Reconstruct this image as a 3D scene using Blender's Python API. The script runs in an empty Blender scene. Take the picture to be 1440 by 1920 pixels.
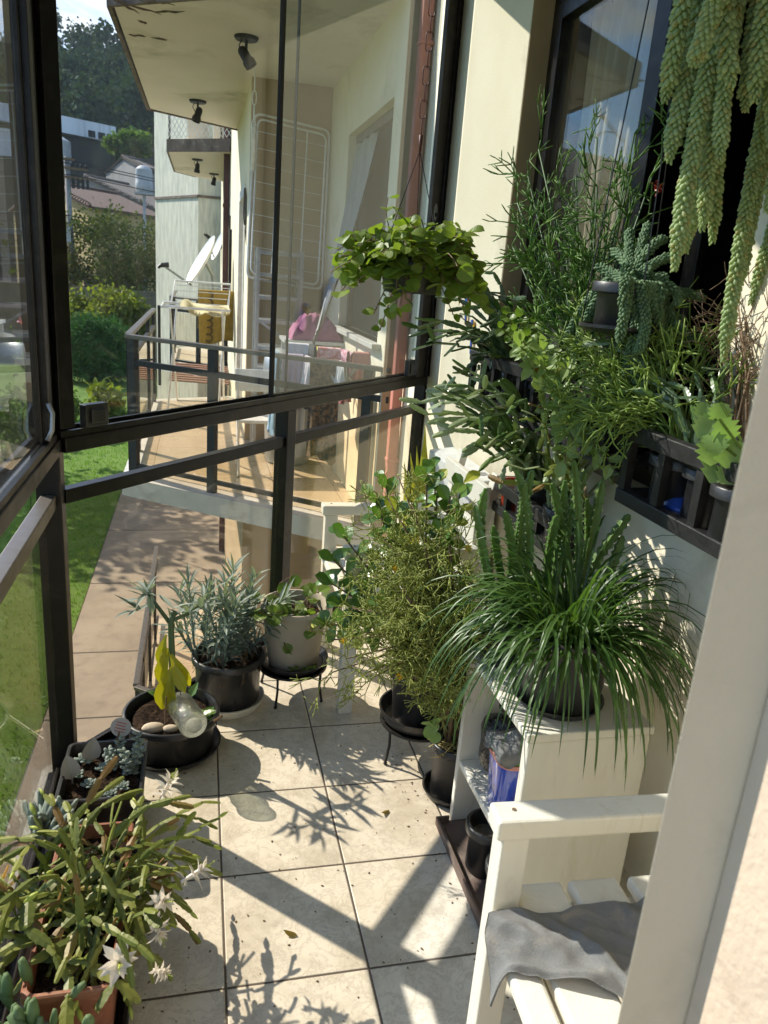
import bpy, math, random
import numpy as np
from mathutils import Vector, Matrix, Quaternion
rnd = random.Random(7)
SC = bpy.context.scene
COL = SC.collection
R = math.radians
PI = math.pi

# ---------------------------------------------------------------- camera (metres, z up, y along the tiles)
CAM = np.array([-.066, -1.387, 1.6]); FPX = 1431.9
def cam_axes(yaw, pit, rol):
    r = np.array([math.cos(yaw), -math.sin(yaw), 0]); f = np.array([math.sin(yaw), math.cos(yaw), 0]); u = np.array([0, 0, 1.])
    f2 = f*math.cos(pit) - u*math.sin(pit); u2 = u*math.cos(pit) + f*math.sin(pit)
    return np.array([r*math.cos(rol)+u2*math.sin(rol), u2*math.cos(rol)-r*math.sin(rol), f2])
AX = cam_axes(R(14.29), R(17.073), R(4.523))
def ray(px, py): return AX.T @ np.array([(px-720)/FPX, -(py-960)/FPX, 1])
def Zp(px, py, z=0): d = ray(px, py); return CAM + d*(z-CAM[2])/d[2]
def Xp(px, py, x): d = ray(px, py); return CAM + d*(x-CAM[0])/d[0]
def Yp(px, py, y): d = ray(px, py); return CAM + d*(y-CAM[1])/d[1]
def Tp(px, py, t): d = ray(px, py); return CAM + d*t
cam_data = bpy.data.cameras.new('camera'); cam = bpy.data.objects.new('camera', cam_data); COL.objects.link(cam)
cam.matrix_world = Matrix(((AX[0][0], AX[1][0], -AX[2][0], CAM[0]), (AX[0][1], AX[1][1], -AX[2][1], CAM[1]), (AX[0][2], AX[1][2], -AX[2][2], CAM[2]), (0, 0, 0, 1)))
cam_data.sensor_fit = 'VERTICAL'; cam_data.sensor_height = 24; cam_data.lens = 24*FPX/1920
cam_data.clip_start = .05; cam_data.clip_end = 3000
cam_data.dof.use_dof = True; cam_data.dof.focus_distance = 2.6; cam_data.dof.aperture_fstop = 5.6
SC.camera = cam

# ---------------------------------------------------------------- mesh building
def norm(v):
    v = np.asarray(v, float); n = np.linalg.norm(v)
    return v/n if n > 1e-12 else np.array([0, 0, 1.])
def frame(d, up=(0, 0, 1)):
    """columns: side, direction, normal"""
    d = norm(d); s = np.cross(d, up)
    if np.linalg.norm(s) < 1e-4: s = np.cross(d, (1, .1, 0))
    s = norm(s); return np.stack([s, d, np.cross(s, d)], 1)
def rotv(v, ax, a):
    v = np.asarray(v, float); ax = norm(ax)
    return v*math.cos(a) + np.cross(ax, v)*math.sin(a) + ax*np.dot(ax, v)*(1-math.cos(a))
class MB:
    def __init__(s): s.V = []; s.F = {}; s.n = 0; s.m = 0
    def add(s, V, F):
        V = np.asarray(V, float).reshape(-1, 3); b = s.n; s.V.append(V); s.n += len(V)
        for f in F: s.F.setdefault(len(f), []).append((np.asarray([f], int)+b, s.m))
        return s
    def addf(s, V, FG):
        b = s.n; s.V.append(V); s.n += len(V)
        for k, A in FG.items(): s.F.setdefault(k, []).append((A+b, s.m))
    def inst(s, T, Ms, Ps):
        TV, TF = T; Ms = np.asarray(Ms, float); Ps = np.asarray(Ps, float)
        if len(Ps) == 0: return s
        V = np.einsum('nij,kj->nki', Ms, TV) + Ps[:, None, :]; k = len(TV)
        off = (np.arange(len(Ps))*k)[:, None, None]
        s.addf(V.reshape(-1, 3), {c: (A[None]+off).reshape(-1, c) for c, A in TF.items()})
        return s
    def box(s, x0, x1, y0, y1, z0, z1):
        V = [(x0, y0, z0), (x1, y0, z0), (x1, y1, z0), (x0, y1, z0), (x0, y0, z1), (x1, y0, z1), (x1, y1, z1), (x0, y1, z1)]
        return s.add(V, [(3, 2, 1, 0), (4, 5, 6, 7), (0, 1, 5, 4), (1, 2, 6, 5), (2, 3, 7, 6), (3, 0, 4, 7)])
    def obox(s, c, a, b, d):
        """centre and three half vectors"""
        c = np.asarray(c, float); a, b, d = [np.asarray(q, float) for q in (a, b, d)]
        if np.dot(np.cross(a, b), d) < 0: a = -a
        V = [c-a-b-d, c+a-b-d, c+a+b-d, c-a+b-d, c-a-b+d, c+a-b+d, c+a+b+d, c-a+b+d]
        return s.add(V, [(3, 2, 1, 0), (4, 5, 6, 7), (0, 1, 5, 4), (1, 2, 6, 5), (2, 3, 7, 6), (3, 0, 4, 7)])
    def bar(s, a, b, w, h, up=(0, 0, 1)):
        a = np.asarray(a, float); b = np.asarray(b, float); M = frame(b-a, up)
        return s.obox((a+b)/2, M[:, 0]*w/2, (b-a)/2, M[:, 2]*h/2)
    def tube(s, pts, r, n=6, cap=True, up=(0, 0, 1), sx=1.):
        P = [np.asarray(p, float) for p in pts]; k = len(P); rr = r if hasattr(r, '__len__') else [r]*k
        V = []; side = None
        for i in range(k):
            d = norm(P[min(i+1, k-1)] - P[max(i-1, 0)])
            if side is None: side = frame(d, up)[:, 0]
            side = norm(side - d*np.dot(side, d)); nn = np.cross(side, d)
            for j in range(n):
                a = 2*PI*j/n; V.append(P[i] + (side*math.cos(a)*sx + nn*math.sin(a))*rr[i])
        F = [(i*n+j, i*n+(j+1) % n, (i+1)*n+(j+1) % n, (i+1)*n+j) for i in range(k-1) for j in range(n)]
        if cap: F += [tuple(range(n))[::-1], tuple((k-1)*n+j for j in range(n))]
        return s.add(V, F)
    def lathe(s, prof, n=24, loc=(0, 0, 0), sx=1, sy=1, M=None):
        loc = np.asarray(loc, float); V = []
        for r, z in prof:
            for j in range(n): V.append((r*math.cos(2*PI*j/n)*sx, r*math.sin(2*PI*j/n)*sy, z))
        V = np.array(V)
        if M is not None: V = V @ np.asarray(M).T
        k = len(prof)
        F = [(i*n+j, i*n+(j+1) % n, (i+1)*n+(j+1) % n, (i+1)*n+j) for i in range(k-1) for j in range(n)]
        if prof[0][0] > 1e-6: F.append(tuple(range(n))[::-1])
        if prof[-1][0] > 1e-6: F.append(tuple((k-1)*n+j for j in range(n)))
        return s.add(V+loc, F)
    def ball(s, c, r, n=8, m=6):
        r = r if hasattr(r, '__len__') else (r, r, r); V = [(0, 0, -1)]
        for i in range(1, m):
            t = PI*i/m
            for j in range(n): V.append((math.sin(t)*math.cos(2*PI*j/n), math.sin(t)*math.sin(2*PI*j/n), -math.cos(t)))
        V.append((0, 0, 1)); F = [(0, 1+(j+1) % n, 1+j) for j in range(n)]
        for i in range(m-2):
            for j in range(n): F.append((1+i*n+j, 1+i*n+(j+1) % n, 1+(i+1)*n+(j+1) % n, 1+(i+1)*n+j))
        b = 1+(m-2)*n; F += [(b+j, b+(j+1) % n, len(V)-1) for j in range(n)]
        return s.add(np.array(V)*np.array(r)+np.asarray(c, float), F)
    def prism(s, poly, z0, z1):
        n = len(poly); a = sum(poly[i][0]*poly[(i+1) % n][1]-poly[(i+1) % n][0]*poly[i][1] for i in range(n))
        if a < 0: poly = poly[::-1]
        V = [(x, y, z0) for x, y in poly] + [(x, y, z1) for x, y in poly]
        return s.add(V, [tuple(range(n))[::-1], tuple(range(n, 2*n))] + [(i, (i+1) % n, n+(i+1) % n, n+i) for i in range(n)])
    def slab(s, grid, th):
        """thick sheet from a grid of points (rows of equal length)"""
        G = np.asarray(grid, float); a, b = G.shape[:2]
        du = np.gradient(G, axis=0); dv = np.gradient(G, axis=1); N = np.cross(du, dv); N /= (np.linalg.norm(N, axis=2, keepdims=True)+1e-9)
        V = np.concatenate([(G+N*th/2).reshape(-1, 3), (G-N*th/2).reshape(-1, 3)]); o = a*b; F = []
        for i in range(a-1):
            for j in range(b-1):
                q = (i*b+j, (i+1)*b+j, (i+1)*b+j+1, i*b+j+1); F += [q, tuple(o+k for k in q[::-1])]
        for i in range(a-1):
            F += [(i*b, o+i*b, o+(i+1)*b, (i+1)*b)[::-1], (i*b+b-1, o+i*b+b-1, o+(i+1)*b+b-1, (i+1)*b+b-1)]
        for j in range(b-1):
            F += [(j, j+1, o+j+1, o+j)[::-1], ((a-1)*b+j, (a-1)*b+j+1, o+(a-1)*b+j+1, o+(a-1)*b+j)]
        return s.add(V, F)
    def template(s):
        V = np.concatenate(s.V); return V, {k: np.concatenate([a for a, _ in L]) for k, L in s.F.items()}
    def build(s, name, mats, parent=None, smooth=False, bevel=0, origin=None):
        V = np.concatenate(s.V); mats = mats if isinstance(mats, (list, tuple)) else [mats]
        if parent is not None: o0 = np.array(ROOT[parent.name])
        elif origin is not None: o0 = np.asarray(origin, float)
        else: o0 = np.array([(V[:, 0].min()+V[:, 0].max())/2, (V[:, 1].min()+V[:, 1].max())/2, V[:, 2].min()])
        me = bpy.data.meshes.new(name); V = V-o0
        loops = []; starts = []; mi = []; p = 0
        for k, L in s.F.items():
            for A, m in L:
                loops.append(A.reshape(-1)); starts.append(p+np.arange(len(A))*k); p += A.size; mi.append(np.full(len(A), m))
        loops = np.concatenate(loops); starts = np.concatenate(starts); mi = np.concatenate(mi)
        me.vertices.add(len(V)); me.vertices.foreach_set('co', V.astype(np.float32).ravel())
        me.loops.add(len(loops)); me.loops.foreach_set('vertex_index', loops.astype(np.int32))
        me.polygons.add(len(starts)); me.polygons.foreach_set('loop_start', starts.astype(np.int32))
        for m in mats: me.materials.append(m)
        me.polygons.foreach_set('material_index', mi.astype(np.int32))
        me.polygons.foreach_set('use_smooth', np.full(len(starts), bool(smooth)))
        me.update(calc_edges=True); me.validate()
        o = bpy.data.objects.new(name, me); COL.objects.link(o)
        if parent is not None:
            o.parent = parent; ROOT[o.name] = o0
        else: o.location = o0; ROOT[o.name] = o0
        if bevel:
            b = o.modifiers.new('bevel', 'BEVEL'); b.width = bevel; b.segments = 2; b.limit_method = 'ANGLE'; b.harden_normals = False
        if smooth and smooth is not True:
            try: me.set_sharp_from_angle(angle=R(smooth))
            except Exception: pass
        return o
ROOT = {}
def thing(name, loc, label, cat, group=None):
    o = bpy.data.objects.new(name, None); COL.objects.link(o); o.location = loc; o.empty_display_size = .1
    ROOT[o.name] = np.array(loc, float); return tag(o, label, cat, group)
def tag(o, label=None, cat=None, group=None, kind=None):
    if label: o['label'] = label
    if cat: o['category'] = cat
    if group: o['group'] = group
    if kind: o['kind'] = kind
    return o
def kids(o): return [c for c in bpy.data.objects if c.parent == o]
def copy_tree(o, loc=None, rz=0, label=None, scale=None):
    allk = [(c, kids(c)) for c in kids(o)]
    r = o.copy(); COL.objects.link(r)
    if loc is not None: r.location = loc
    r.rotation_euler[2] = o.rotation_euler[2]+rz
    if scale: r.scale = (scale,)*3
    if label: r['label'] = label
    for c, gs in allk:
        d = c.copy(); COL.objects.link(d); d.parent = r
        for g in gs:
            e = g.copy(); COL.objects.link(e); e.parent = d
    return r

# ---------------------------------------------------------------- materials
def nt(name):
    m = bpy.data.materials.new(name); m.use_nodes = True; t = m.node_tree; t.nodes.clear()
    return m, t, t.nodes, t.links
def N(t, kind, **kw):
    n = t.nodes.new(kind)
    for k, v in kw.items():
        if k.startswith('i_'):
            key = k[2:].replace('_', ' '); n.inputs[key].default_value = v
        else: setattr(n, k, v)
    return n
def c4(c): return (c[0], c[1], c[2], 1)
def mixcol(t, fac, a, b, blend='MIX'):
    n = t.nodes.new('ShaderNodeMix'); n.data_type = 'RGBA'; n.blend_type = blend
    for sock, v in ((n.inputs[0], fac), (n.inputs[6], a), (n.inputs[7], b)):
        if isinstance(v, bpy.types.NodeSocket): t.links.new(v, sock)
        else: sock.default_value = v if not isinstance(v, tuple) else c4(v)
    return n.outputs[2]
def math_(t, op, a, b=0., c=None, clamp=False):
    n = t.nodes.new('ShaderNodeMath'); n.operation = op; n.use_clamp = clamp
    for i, v in enumerate((a, b, c)):
        if v is None: continue
        if isinstance(v, bpy.types.NodeSocket): t.links.new(v, n.inputs[i])
        else: n.inputs[i].default_value = v
    return n.outputs[0]
def ramp(t, fac, a, b):
    n = t.nodes.new('ShaderNodeMapRange'); n.inputs[1].default_value = a; n.inputs[2].default_value = b; t.links.new(fac, n.inputs[0]); return n.outputs[0]
def coords(t, scale=(1, 1, 1), src='Object'):
    tc = t.nodes.new('ShaderNodeTexCoord'); mp = t.nodes.new('ShaderNodeMapping'); mp.inputs['Scale'].default_value = scale
    t.links.new(tc.outputs[src], mp.inputs[0]); return mp.outputs[0]
def noise(t, vec, scale, detail=4, rough=.55, dist=0.):
    n = t.nodes.new('ShaderNodeTexNoise'); n.inputs['Scale'].default_value = scale; n.inputs['Detail'].default_value = detail
    n.inputs['Roughness'].default_value = rough; n.inputs['Distortion'].default_value = dist
    t.links.new(vec, n.inputs['Vector']); return n.outputs[0]
def bump(t, h, strength, dist):
    b = t.nodes.new('ShaderNodeBump'); b.inputs['Strength'].default_value = strength; b.inputs['Distance'].default_value = dist
    t.links.new(h, b.inputs['Height']); return b.outputs[0]
def pm(name, c1, c2=None, scale=8, rough=.5, metal=0, bmp=0, bscale=None, stretch=(1, 1, 1), spec=.5, coat=0, dirt=None, dscale=3, lo=.35, hi=.65, rvar=.1, trans=0):
    m, t, ns, L = nt(name); p = N(t, 'ShaderNodeBsdfPrincipled'); out = N(t, 'ShaderNodeOutputMaterial'); L.new(p.outputs[0], out.inputs[0])
    p.inputs['Roughness'].default_value = rough; p.inputs['Metallic'].default_value = metal; p.inputs['Specular IOR Level'].default_value = spec
    p.inputs['Coat Weight'].default_value = coat
    if trans: p.inputs['Transmission Weight'].default_value = trans
    vec = coords(t, stretch); f = noise(t, vec, scale)
    base = mixcol(t, ramp(t, f, lo, hi), c1, c2 if c2 else tuple(x*.85 for x in c1))
    if dirt:
        f2 = noise(t, vec, dscale, 6, .65, .6); base = mixcol(t, ramp(t, f2, .55, .75), base, dirt)
    L.new(base, p.inputs['Base Color'])
    L.new(math_(t, 'MULTIPLY_ADD', f, rvar*2, rough-rvar, True), p.inputs['Roughness'])
    if bmp: L.new(bump(t, noise(t, vec, bscale or scale*4, 5), 1, bmp), p.inputs['Normal'])
    return m
def lm(name, c1, c2, tr=.35, rough=.45, spec=.4, nscale=60, tip=None, tint=(1.25, 1.35, .55)):
    """leaf: colour varies leaf by leaf; part of the light passes through"""
    m, t, ns, L = nt(name); p = N(t, 'ShaderNodeBsdfPrincipled'); out = N(t, 'ShaderNodeOutputMaterial')
    g = N(t, 'ShaderNodeNewGeometry'); vec = coords(t)
    f = math_(t, 'MULTIPLY_ADD', noise(t, vec, nscale, 3), .7, math_(t, 'MULTIPLY_ADD', g.outputs['Random Per Island'], .8, -.25), True)
    base = mixcol(t, f, c1, c2)
    if tip: base = mixcol(t, ramp(t, g.outputs['Random Per Island'], .86, .92), base, tip)
    L.new(base, p.inputs['Base Color']); p.inputs['Roughness'].default_value = rough; p.inputs['Specular IOR Level'].default_value = spec
    L.new(bump(t, noise(t, vec, nscale*3, 3), .5, .001), p.inputs['Normal'])
    if tr:
        tl = N(t, 'ShaderNodeBsdfTranslucent'); L.new(mixcol(t, 1., base, tint, 'MULTIPLY'), tl.inputs[0])
        mx = N(t, 'ShaderNodeMixShader'); mx.inputs[0].default_value = tr; L.new(p.outputs[0], mx.inputs[1]); L.new(tl.outputs[0], mx.inputs[2]); L.new(mx.outputs[0], out.inputs[0])
    else: L.new(p.outputs[0], out.inputs[0])
    return m
def glass(name, tint, dust=.012, refl=.022, rough=0.):
    m, t, ns, L = nt(name); out = N(t, 'ShaderNodeOutputMaterial')
    tr = N(t, 'ShaderNodeBsdfTransparent'); tr.inputs[0].default_value = c4(tint)
    gl = N(t, 'ShaderNodeBsdfGlossy'); gl.inputs['Roughness'].default_value = rough; gl.inputs[0].default_value = (1, 1, 1, 1)
    lw = N(t, 'ShaderNodeLayerWeight'); lw.inputs[0].default_value = .5
    fr = math_(t, 'MULTIPLY_ADD', math_(t, 'POWER', lw.outputs['Facing'], 5.), 1-refl, refl)
    mx = N(t, 'ShaderNodeMixShader'); L.new(fr, mx.inputs[0]); L.new(tr.outputs[0], mx.inputs[1]); L.new(gl.outputs[0], mx.inputs[2])
    df = N(t, 'ShaderNodeBsdfDiffuse'); df.inputs[0].default_value = (.8, .8, .75, 1)
    vec = coords(t); a = ramp(t, noise(t, vec, 90, 3, .7), .70, .74); b = noise(t, vec, 5, 5, .7, .5)
    fac = math_(t, 'ADD', math_(t, 'MULTIPLY', a, .10), math_(t, 'MULTIPLY', b, dust*2))
    m2 = N(t, 'ShaderNodeMixShader'); L.new(fac, m2.inputs[0]); L.new(mx.outputs[0], m2.inputs[1]); L.new(df.outputs[0], m2.inputs[2])
    L.new(m2.outputs[0], out.inputs[0]); return m
def tile_mat(name, c1, c2, c3, grout, tx, ty, gw, rough=.25, joint_y=True):
    m, t, ns, L = nt(name); p = N(t, 'ShaderNodeBsdfPrincipled'); out = N(t, 'ShaderNodeOutputMaterial'); L.new(p.outputs[0], out.inputs[0])
    vec = coords(t); sp = N(t, 'ShaderNodeSeparateXYZ'); L.new(vec, sp.inputs[0])
    u = math_(t, 'DIVIDE', sp.outputs[0], tx); v = math_(t, 'DIVIDE', sp.outputs[1], ty)
    iu = math_(t, 'FLOOR', u); iv = math_(t, 'FLOOR', v)
    du = math_(t, 'MULTIPLY', math_(t, 'PINGPONG', u, .5), tx); dv = math_(t, 'MULTIPLY', math_(t, 'PINGPONG', v, .5), ty)
    d = math_(t, 'MINIMUM', du, dv); cb = N(t, 'ShaderNodeCombineXYZ'); L.new(iu, cb.inputs[0]); L.new(iv, cb.inputs[1])
    wn = N(t, 'ShaderNodeTexWhiteNoise'); L.new(cb.outputs[0], wn.inputs[0])
    va = N(t, 'ShaderNodeVectorMath', operation='MULTIPLY_ADD'); L.new(wn.outputs['Color'], va.inputs[0]); va.inputs[1].default_value = (9, 9, 9); L.new(vec, va.inputs[2])
    n1 = noise(t, va.outputs[0], 7, 9, .68, .5); n2 = noise(t, va.outputs[0], 17, 8, .72, .5)
    base = mixcol(t, ramp(t, n1, .42, .6), c1, c2); vein = ramp(t, math_(t, 'ABSOLUTE', math_(t, 'SUBTRACT', n2, .5)), .035, .0)
    base = mixcol(t, math_(t, 'MULTIPLY', vein, .40), base, c3)
    base = mixcol(t, math_(t, 'MULTIPLY', wn.outputs[0], .12), base, c3)
    gm = ramp(t, d, gw*.45, gw*.6); gcol = mixcol(t, noise(t, vec, 30, 4), grout, tuple(x*2.2 for x in grout))
    base = mixcol(t, gm, gcol, base)
    sm = ramp(t, noise(t, vec, 3.1, 6, .7, .6), .5, .8); base = mixcol(t, math_(t, 'MULTIPLY', sm, .18), base, (.25, .21, .15))
    L.new(base, p.inputs['Base Color'])
    L.new(math_(t, 'MULTIPLY_ADD', gm, -.45, math_(t, 'MULTIPLY_ADD', n1, .22, rough+.38)), p.inputs['Roughness'])
    h = math_(t, 'ADD', ramp(t, d, gw*.3, gw*.9), math_(t, 'MULTIPLY', n2, .08)); L.new(bump(t, h, .8, .0025), p.inputs['Normal'])
    return m
M = {}
def cr(*a): return a
M['wall'] = pm('cream_render', (.78, .71, .54), (.74, .665, .49), 3, .85, bmp=.0015, bscale=160, dirt=(.52, .46, .33), dscale=1.7, spec=.2)
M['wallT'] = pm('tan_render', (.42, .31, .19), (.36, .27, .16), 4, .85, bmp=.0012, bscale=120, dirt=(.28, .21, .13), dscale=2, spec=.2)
M['wallW'] = pm('streaky_weathered_render', (.70, .68, .56), (.52, .51, .43), 5, .9, bmp=.004, bscale=30, stretch=(3, 3, .5), dirt=(.38, .37, .31), dscale=2.2, spec=.1)
M['jamb'] = pm('cream_door_frame', (.66, .565, .43), (.62, .53, .40), 6, .7, bmp=.001, bscale=120, dirt=(.5, .43, .32), dscale=4)
M['plaster'] = pm('pinkish_plaster', (.66, .52, .39), (.61, .48, .36), 5, .9, bmp=.002, bscale=90, dirt=(.5, .38, .28), dscale=6)
M['ceil'] = pm('ceiling_paint', (.76, .665, .625), (.71, .62, .58), 2, .9, bmp=.002, bscale=60, dirt=(.42, .38, .31), dscale=1.3, spec=.1)
M['fascia'] = pm('worn_brown_edge', (.16, .11, .085), (.09, .065, .05), 8, .8, bmp=.003, dirt=(.3, .26, .2), dscale=7)
M['alu'] = pm('dark_bronze_aluminium', (.019, .0165, .0145), (.014, .012, .011), 20, .36, .6, dirt=(.045, .038, .032), dscale=9)
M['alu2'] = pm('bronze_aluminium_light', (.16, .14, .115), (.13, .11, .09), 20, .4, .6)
M['alu3'] = pm('bronze_aluminium_mid', (.075, .066, .056), (.06, .053, .045), 20, .4, .5, dirt=(.10, .09, .075), dscale=9)
M['black'] = pm('black_plastic', (.014, .014, .015), (.024, .024, .024), 14, .36, dirt=(.085, .078, .068), dscale=9, bmp=.0006, bscale=60)
M['iron'] = pm('black_iron', (.012, .012, .012), (.024, .022, .021), 30, .5, .3, bmp=.001, bscale=120)
M['white'] = pm('white_paint_wood', (.74, .71, .61), (.69, .65, .55), 6, .55, bmp=.0008, bscale=90, stretch=(2, 2, .5), dirt=(.60, .55, .44), dscale=9)
M['whitem'] = pm('white_metal', (.75, .75, .73), (.62, .62, .6), 18, .4, .1)
M['steel'] = pm('dull_steel', (.42, .43, .43), (.32, .33, .33), 14, .4, .6)
M['salmon'] = pm('salmon_paint', (.52, .19, .13), (.44, .16, .11), 6, .6, dirt=(.3, .15, .1), dscale=5)
M['red2'] = pm('dark_red_paint', (.10, .032, .025), (.07, .025, .02), 6, .6)
M['terra'] = pm('terracotta_plastic', (.30, .105, .05), (.22, .08, .042), 9, .6, bmp=.001, bscale=80, dirt=(.38, .22, .14), dscale=7)
M['redpot'] = pm('red_plastic', (.42, .05, .018), (.36, .04, .015), 9, .45)
M['stonepot'] = pm('grey_beige_clay', (.40, .36, .28), (.34, .30, .23), 7, .8, bmp=.001, bscale=60, dirt=(.22, .2, .15), dscale=4)
M['bluepot'] = pm('blue_glaze', (.018, .055, .42), (.012, .035, .30), 6, .15, coat=.6, spec=.6)
M['green_glaze'] = pm('green_glaze', (.10, .22, .03), (.07, .16, .02), 20, .3)
M['pink_glaze'] = pm('pink_glaze', (.5, .2, .17), (.4, .16, .14), 20, .3)
M['soil'] = pm('potting_soil', (.045, .028, .018), (.012, .008, .006), 60, .95, bmp=.012, bscale=90, dirt=(.10, .065, .04), dscale=40, spec=.1)
M['stone'] = pm('pebble', (.55, .47, .36), (.38, .31, .23), 18, .8, bmp=.003, bscale=30)
M['bark'] = pm('woody_stem', (.20, .13, .07), (.11, .07, .04), 30, .85, bmp=.003, bscale=60, stretch=(3, 3, .6))
M['cloth'] = pm('grey_cotton', (.205, .205, .197), (.18, .182, .18), 260, .97, bmp=.0014, bscale=420, dirt=(.30, .275, .235), dscale=14, spec=.05)
M['curtain'] = pm('beige_curtain', (.64, .56, .43), (.50, .43, .32), 14, .9, bmp=.001, bscale=200, stretch=(1, 1, .2))
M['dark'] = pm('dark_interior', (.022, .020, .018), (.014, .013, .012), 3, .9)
M['plastic_bag'] = pm('black_bag', (.012, .012, .014), (.02, .02, .022), 9, .22, bmp=.012, bscale=26)
M['floor'] = tile_mat('balcony_tiles', (.70, .655, .555), (.545, .50, .405), (.31, .27, .21), (.055, .042, .032), .340, .346, .0052)
M['floor2'] = tile_mat('neighbour_tiles', (.60, .50, .36), (.50, .41, .29), (.36, .28, .19), (.16, .12, .08), .46, .46, .006)
M['slabedge'] = pm('painted_concrete_edge', (.52, .50, .44), (.44, .42, .37), 6, .8, bmp=.002, dirt=(.33, .31, .26), dscale=5)
M['clear'] = glass('clear_glass', (.955, .958, .945), .005)
M['smoke'] = glass('grey_tint_glass', (.83, .84, .825), .010, .05)
M['bronze'] = glass('bronze_tint_glass', (.955, .915, .85), .007)
M['winglass'] = glass('window_glass', (.88, .88, .86), .004, .045)
def green(n, a, b, **k): M[n] = lm(n, a, b, **k)
green('cactus_y', (0.171, 0.220, 0.039), (0.297, 0.319, 0.083), tr=0.30, tip=(.27, .17, .06), nscale=30)
green('cactus_g', (.075, .15, .038), (.19, .26, .075), tr=0.30, nscale=30, tip=(.17, .20, .07), rough=.32, spec=.55)
green('cactus_b', (.07, .125, .06), (.15, .21, .11), tr=0.28, nscale=30, rough=.3, spec=.55)
green('cactus_m', (.12, .165, .04), (.20, .24, .07), tr=.3, nscale=30, tip=(.25, .17, .06))
green('petal', (.86, .84, .78), (.80, .74, .68), tr=.35, tint=(1, .95, .9))
green('petal_y', (.80, .50, .03), (.75, .42, .02), tr=.3)
green('bud', (.50, .58, .14), (.42, .50, .10), tr=.25)
green('chalk', (0.200, 0.257, 0.236), (0.304, 0.367, 0.326), tr=0.20, rough=.65, nscale=40)
green('sedum', (.32, .42, .18), (.50, .58, .29), tr=0.36, rough=.6, nscale=40, tip=(.44, .43, .17), tint=(1.1, 1.25, .6))
green('sedum_b', (.095, .175, .085), (.20, .30, .15), tr=0.30, rough=.65, nscale=40)
green('yleaf', (.50, .43, .02), (.38, .38, .03), tr=.35, rough=.3)
green('pencil', (0.252, 0.294, 0.053), (0.378, 0.399, 0.105), tr=0.25, rough=.5, nscale=20)
green('pencil_m', (.17, .275, .045), (.31, .41, .095), tr=0.28, nscale=20)
green('cactus_pale', (.30, .37, .20), (.46, .51, .31), tr=0.32, nscale=30, rough=.32, spec=.55)
green('pencil_g', (.10, .22, .035), (.20, .33, .07), tr=0.28, rough=.45, nscale=20)
green('pencil_d', (0.042, 0.102, 0.036), (0.084, 0.156, 0.048), tr=0.20, rough=.45, nscale=20)
green('clusia', (0.063, 0.144, 0.029), (0.161, 0.276, 0.052), tr=0.33, rough=.28, spec=.6, tip=(.42, .43, .06))
green('ivy', (.125, .20, .028), (.25, .31, .055), tr=.42, rough=.5, nscale=80)
green('vine', (.10, .17, .03), (.18, .27, .05), tr=.4)
green('grassy', (0.034, 0.086, 0.021), (0.098, 0.172, 0.041), tr=0.38, rough=.38, spec=.5, nscale=14)
green('stapelia', (0.102, 0.198, 0.042), (0.180, 0.282, 0.078), tr=0.20, rough=.5, nscale=22)
green('oregano', (.20, .30, .09), (.34, .43, .17), tr=0.40)
green('ruffle', (.22, .36, .11), (.33, .46, .19), tr=.4, rough=.5)
green('sansev', (.50, .44, .05), (.30, .33, .04), tr=.25, rough=.4, nscale=9)
green('shrub', (.055, .115, .02), (.12, .18, .035), tr=.35, spec=.1, rough=.7)
green('conifer', (.03, .095, .022), (.06, .14, .036), tr=.2, spec=.1, rough=.7)
green('shrub_y', (.13, .17, .022), (.22, .23, .04), tr=.4, spec=.15, rough=.6)
green('tree', (.045, .070, .018), (.105, .115, .035), tr=.3, spec=.12, rough=.7)
green('tree_o', (.20, .13, .03), (.13, .11, .03), tr=.35)
green('forest', (.022, .046, .022), (.060, .092, .036), tr=.15, nscale=.25, spec=.05, rough=.8)
green('flower_pink', (.65, .14, .25), (.7, .25, .32), tr=.3)
# ================================================================ our balcony: floor, ceiling, walls
CO = np.array([-.477, .865]); TH = R(48.58); DD = np.array([math.cos(TH), math.sin(TH)]); NN = np.array([-DD[1], DD[0]])
def outline(off, xr=1.15):
    y1 = .865 + (off - .75*off)/.6615; y2 = .865 + (off + .75*(xr+.477))/.6615
    return [(xr, -3.2), (xr, y2), (-.477-off, y1), (-.477-off, -3.2)]
b = MB(); b.prism(outline(.075), -.13, 0); floor = tag(b.build('balcony_floor', [M['floor']], origin=(0, 0, 0)), kind='structure')
b = MB(); b.prism(outline(.09, 1.16), 3.13, 3.30); tag(b.build('ceiling', M['ceil']), kind='structure')

t = thing('house_wall', (1.25, .8, 0), 'cream rendered wall on the right with a recessed dark framed window above the flower boxes', 'wall')
b = MB(); X0, X1 = 1.15, 1.35
b.box(X0, X1, -.86, 3.28, -.13, 1.06); b.box(X0, X1, -.86, 3.28, 2.67, 3.13)
b.box(X0, X1, 1.73, 3.28, 1.06, 2.67); b.box(X0, X1, -.86, .22, 1.06, 2.67)
b.build('wall', M['wall'], t)
b = MB(); b.box(1.150, 1.152, 1.73, 1.735, 1.06, 2.67)
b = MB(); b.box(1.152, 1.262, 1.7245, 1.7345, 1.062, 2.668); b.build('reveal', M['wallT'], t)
w = MB()   # window frame
yl, yr, z0, z1 = 1.724, .22, 1.062, 2.668
w.box(1.235, 1.30, yl-.055, yl, z0, z1); w.box(1.235, 1.30, yr, yr+.055, z0, z1); w.box(1.235, 1.30, yr+.055, yl-.055, z1-.06, z1); w.box(1.235, 1.30, yr+.055, yl-.055, z0, z0+.05)
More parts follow.
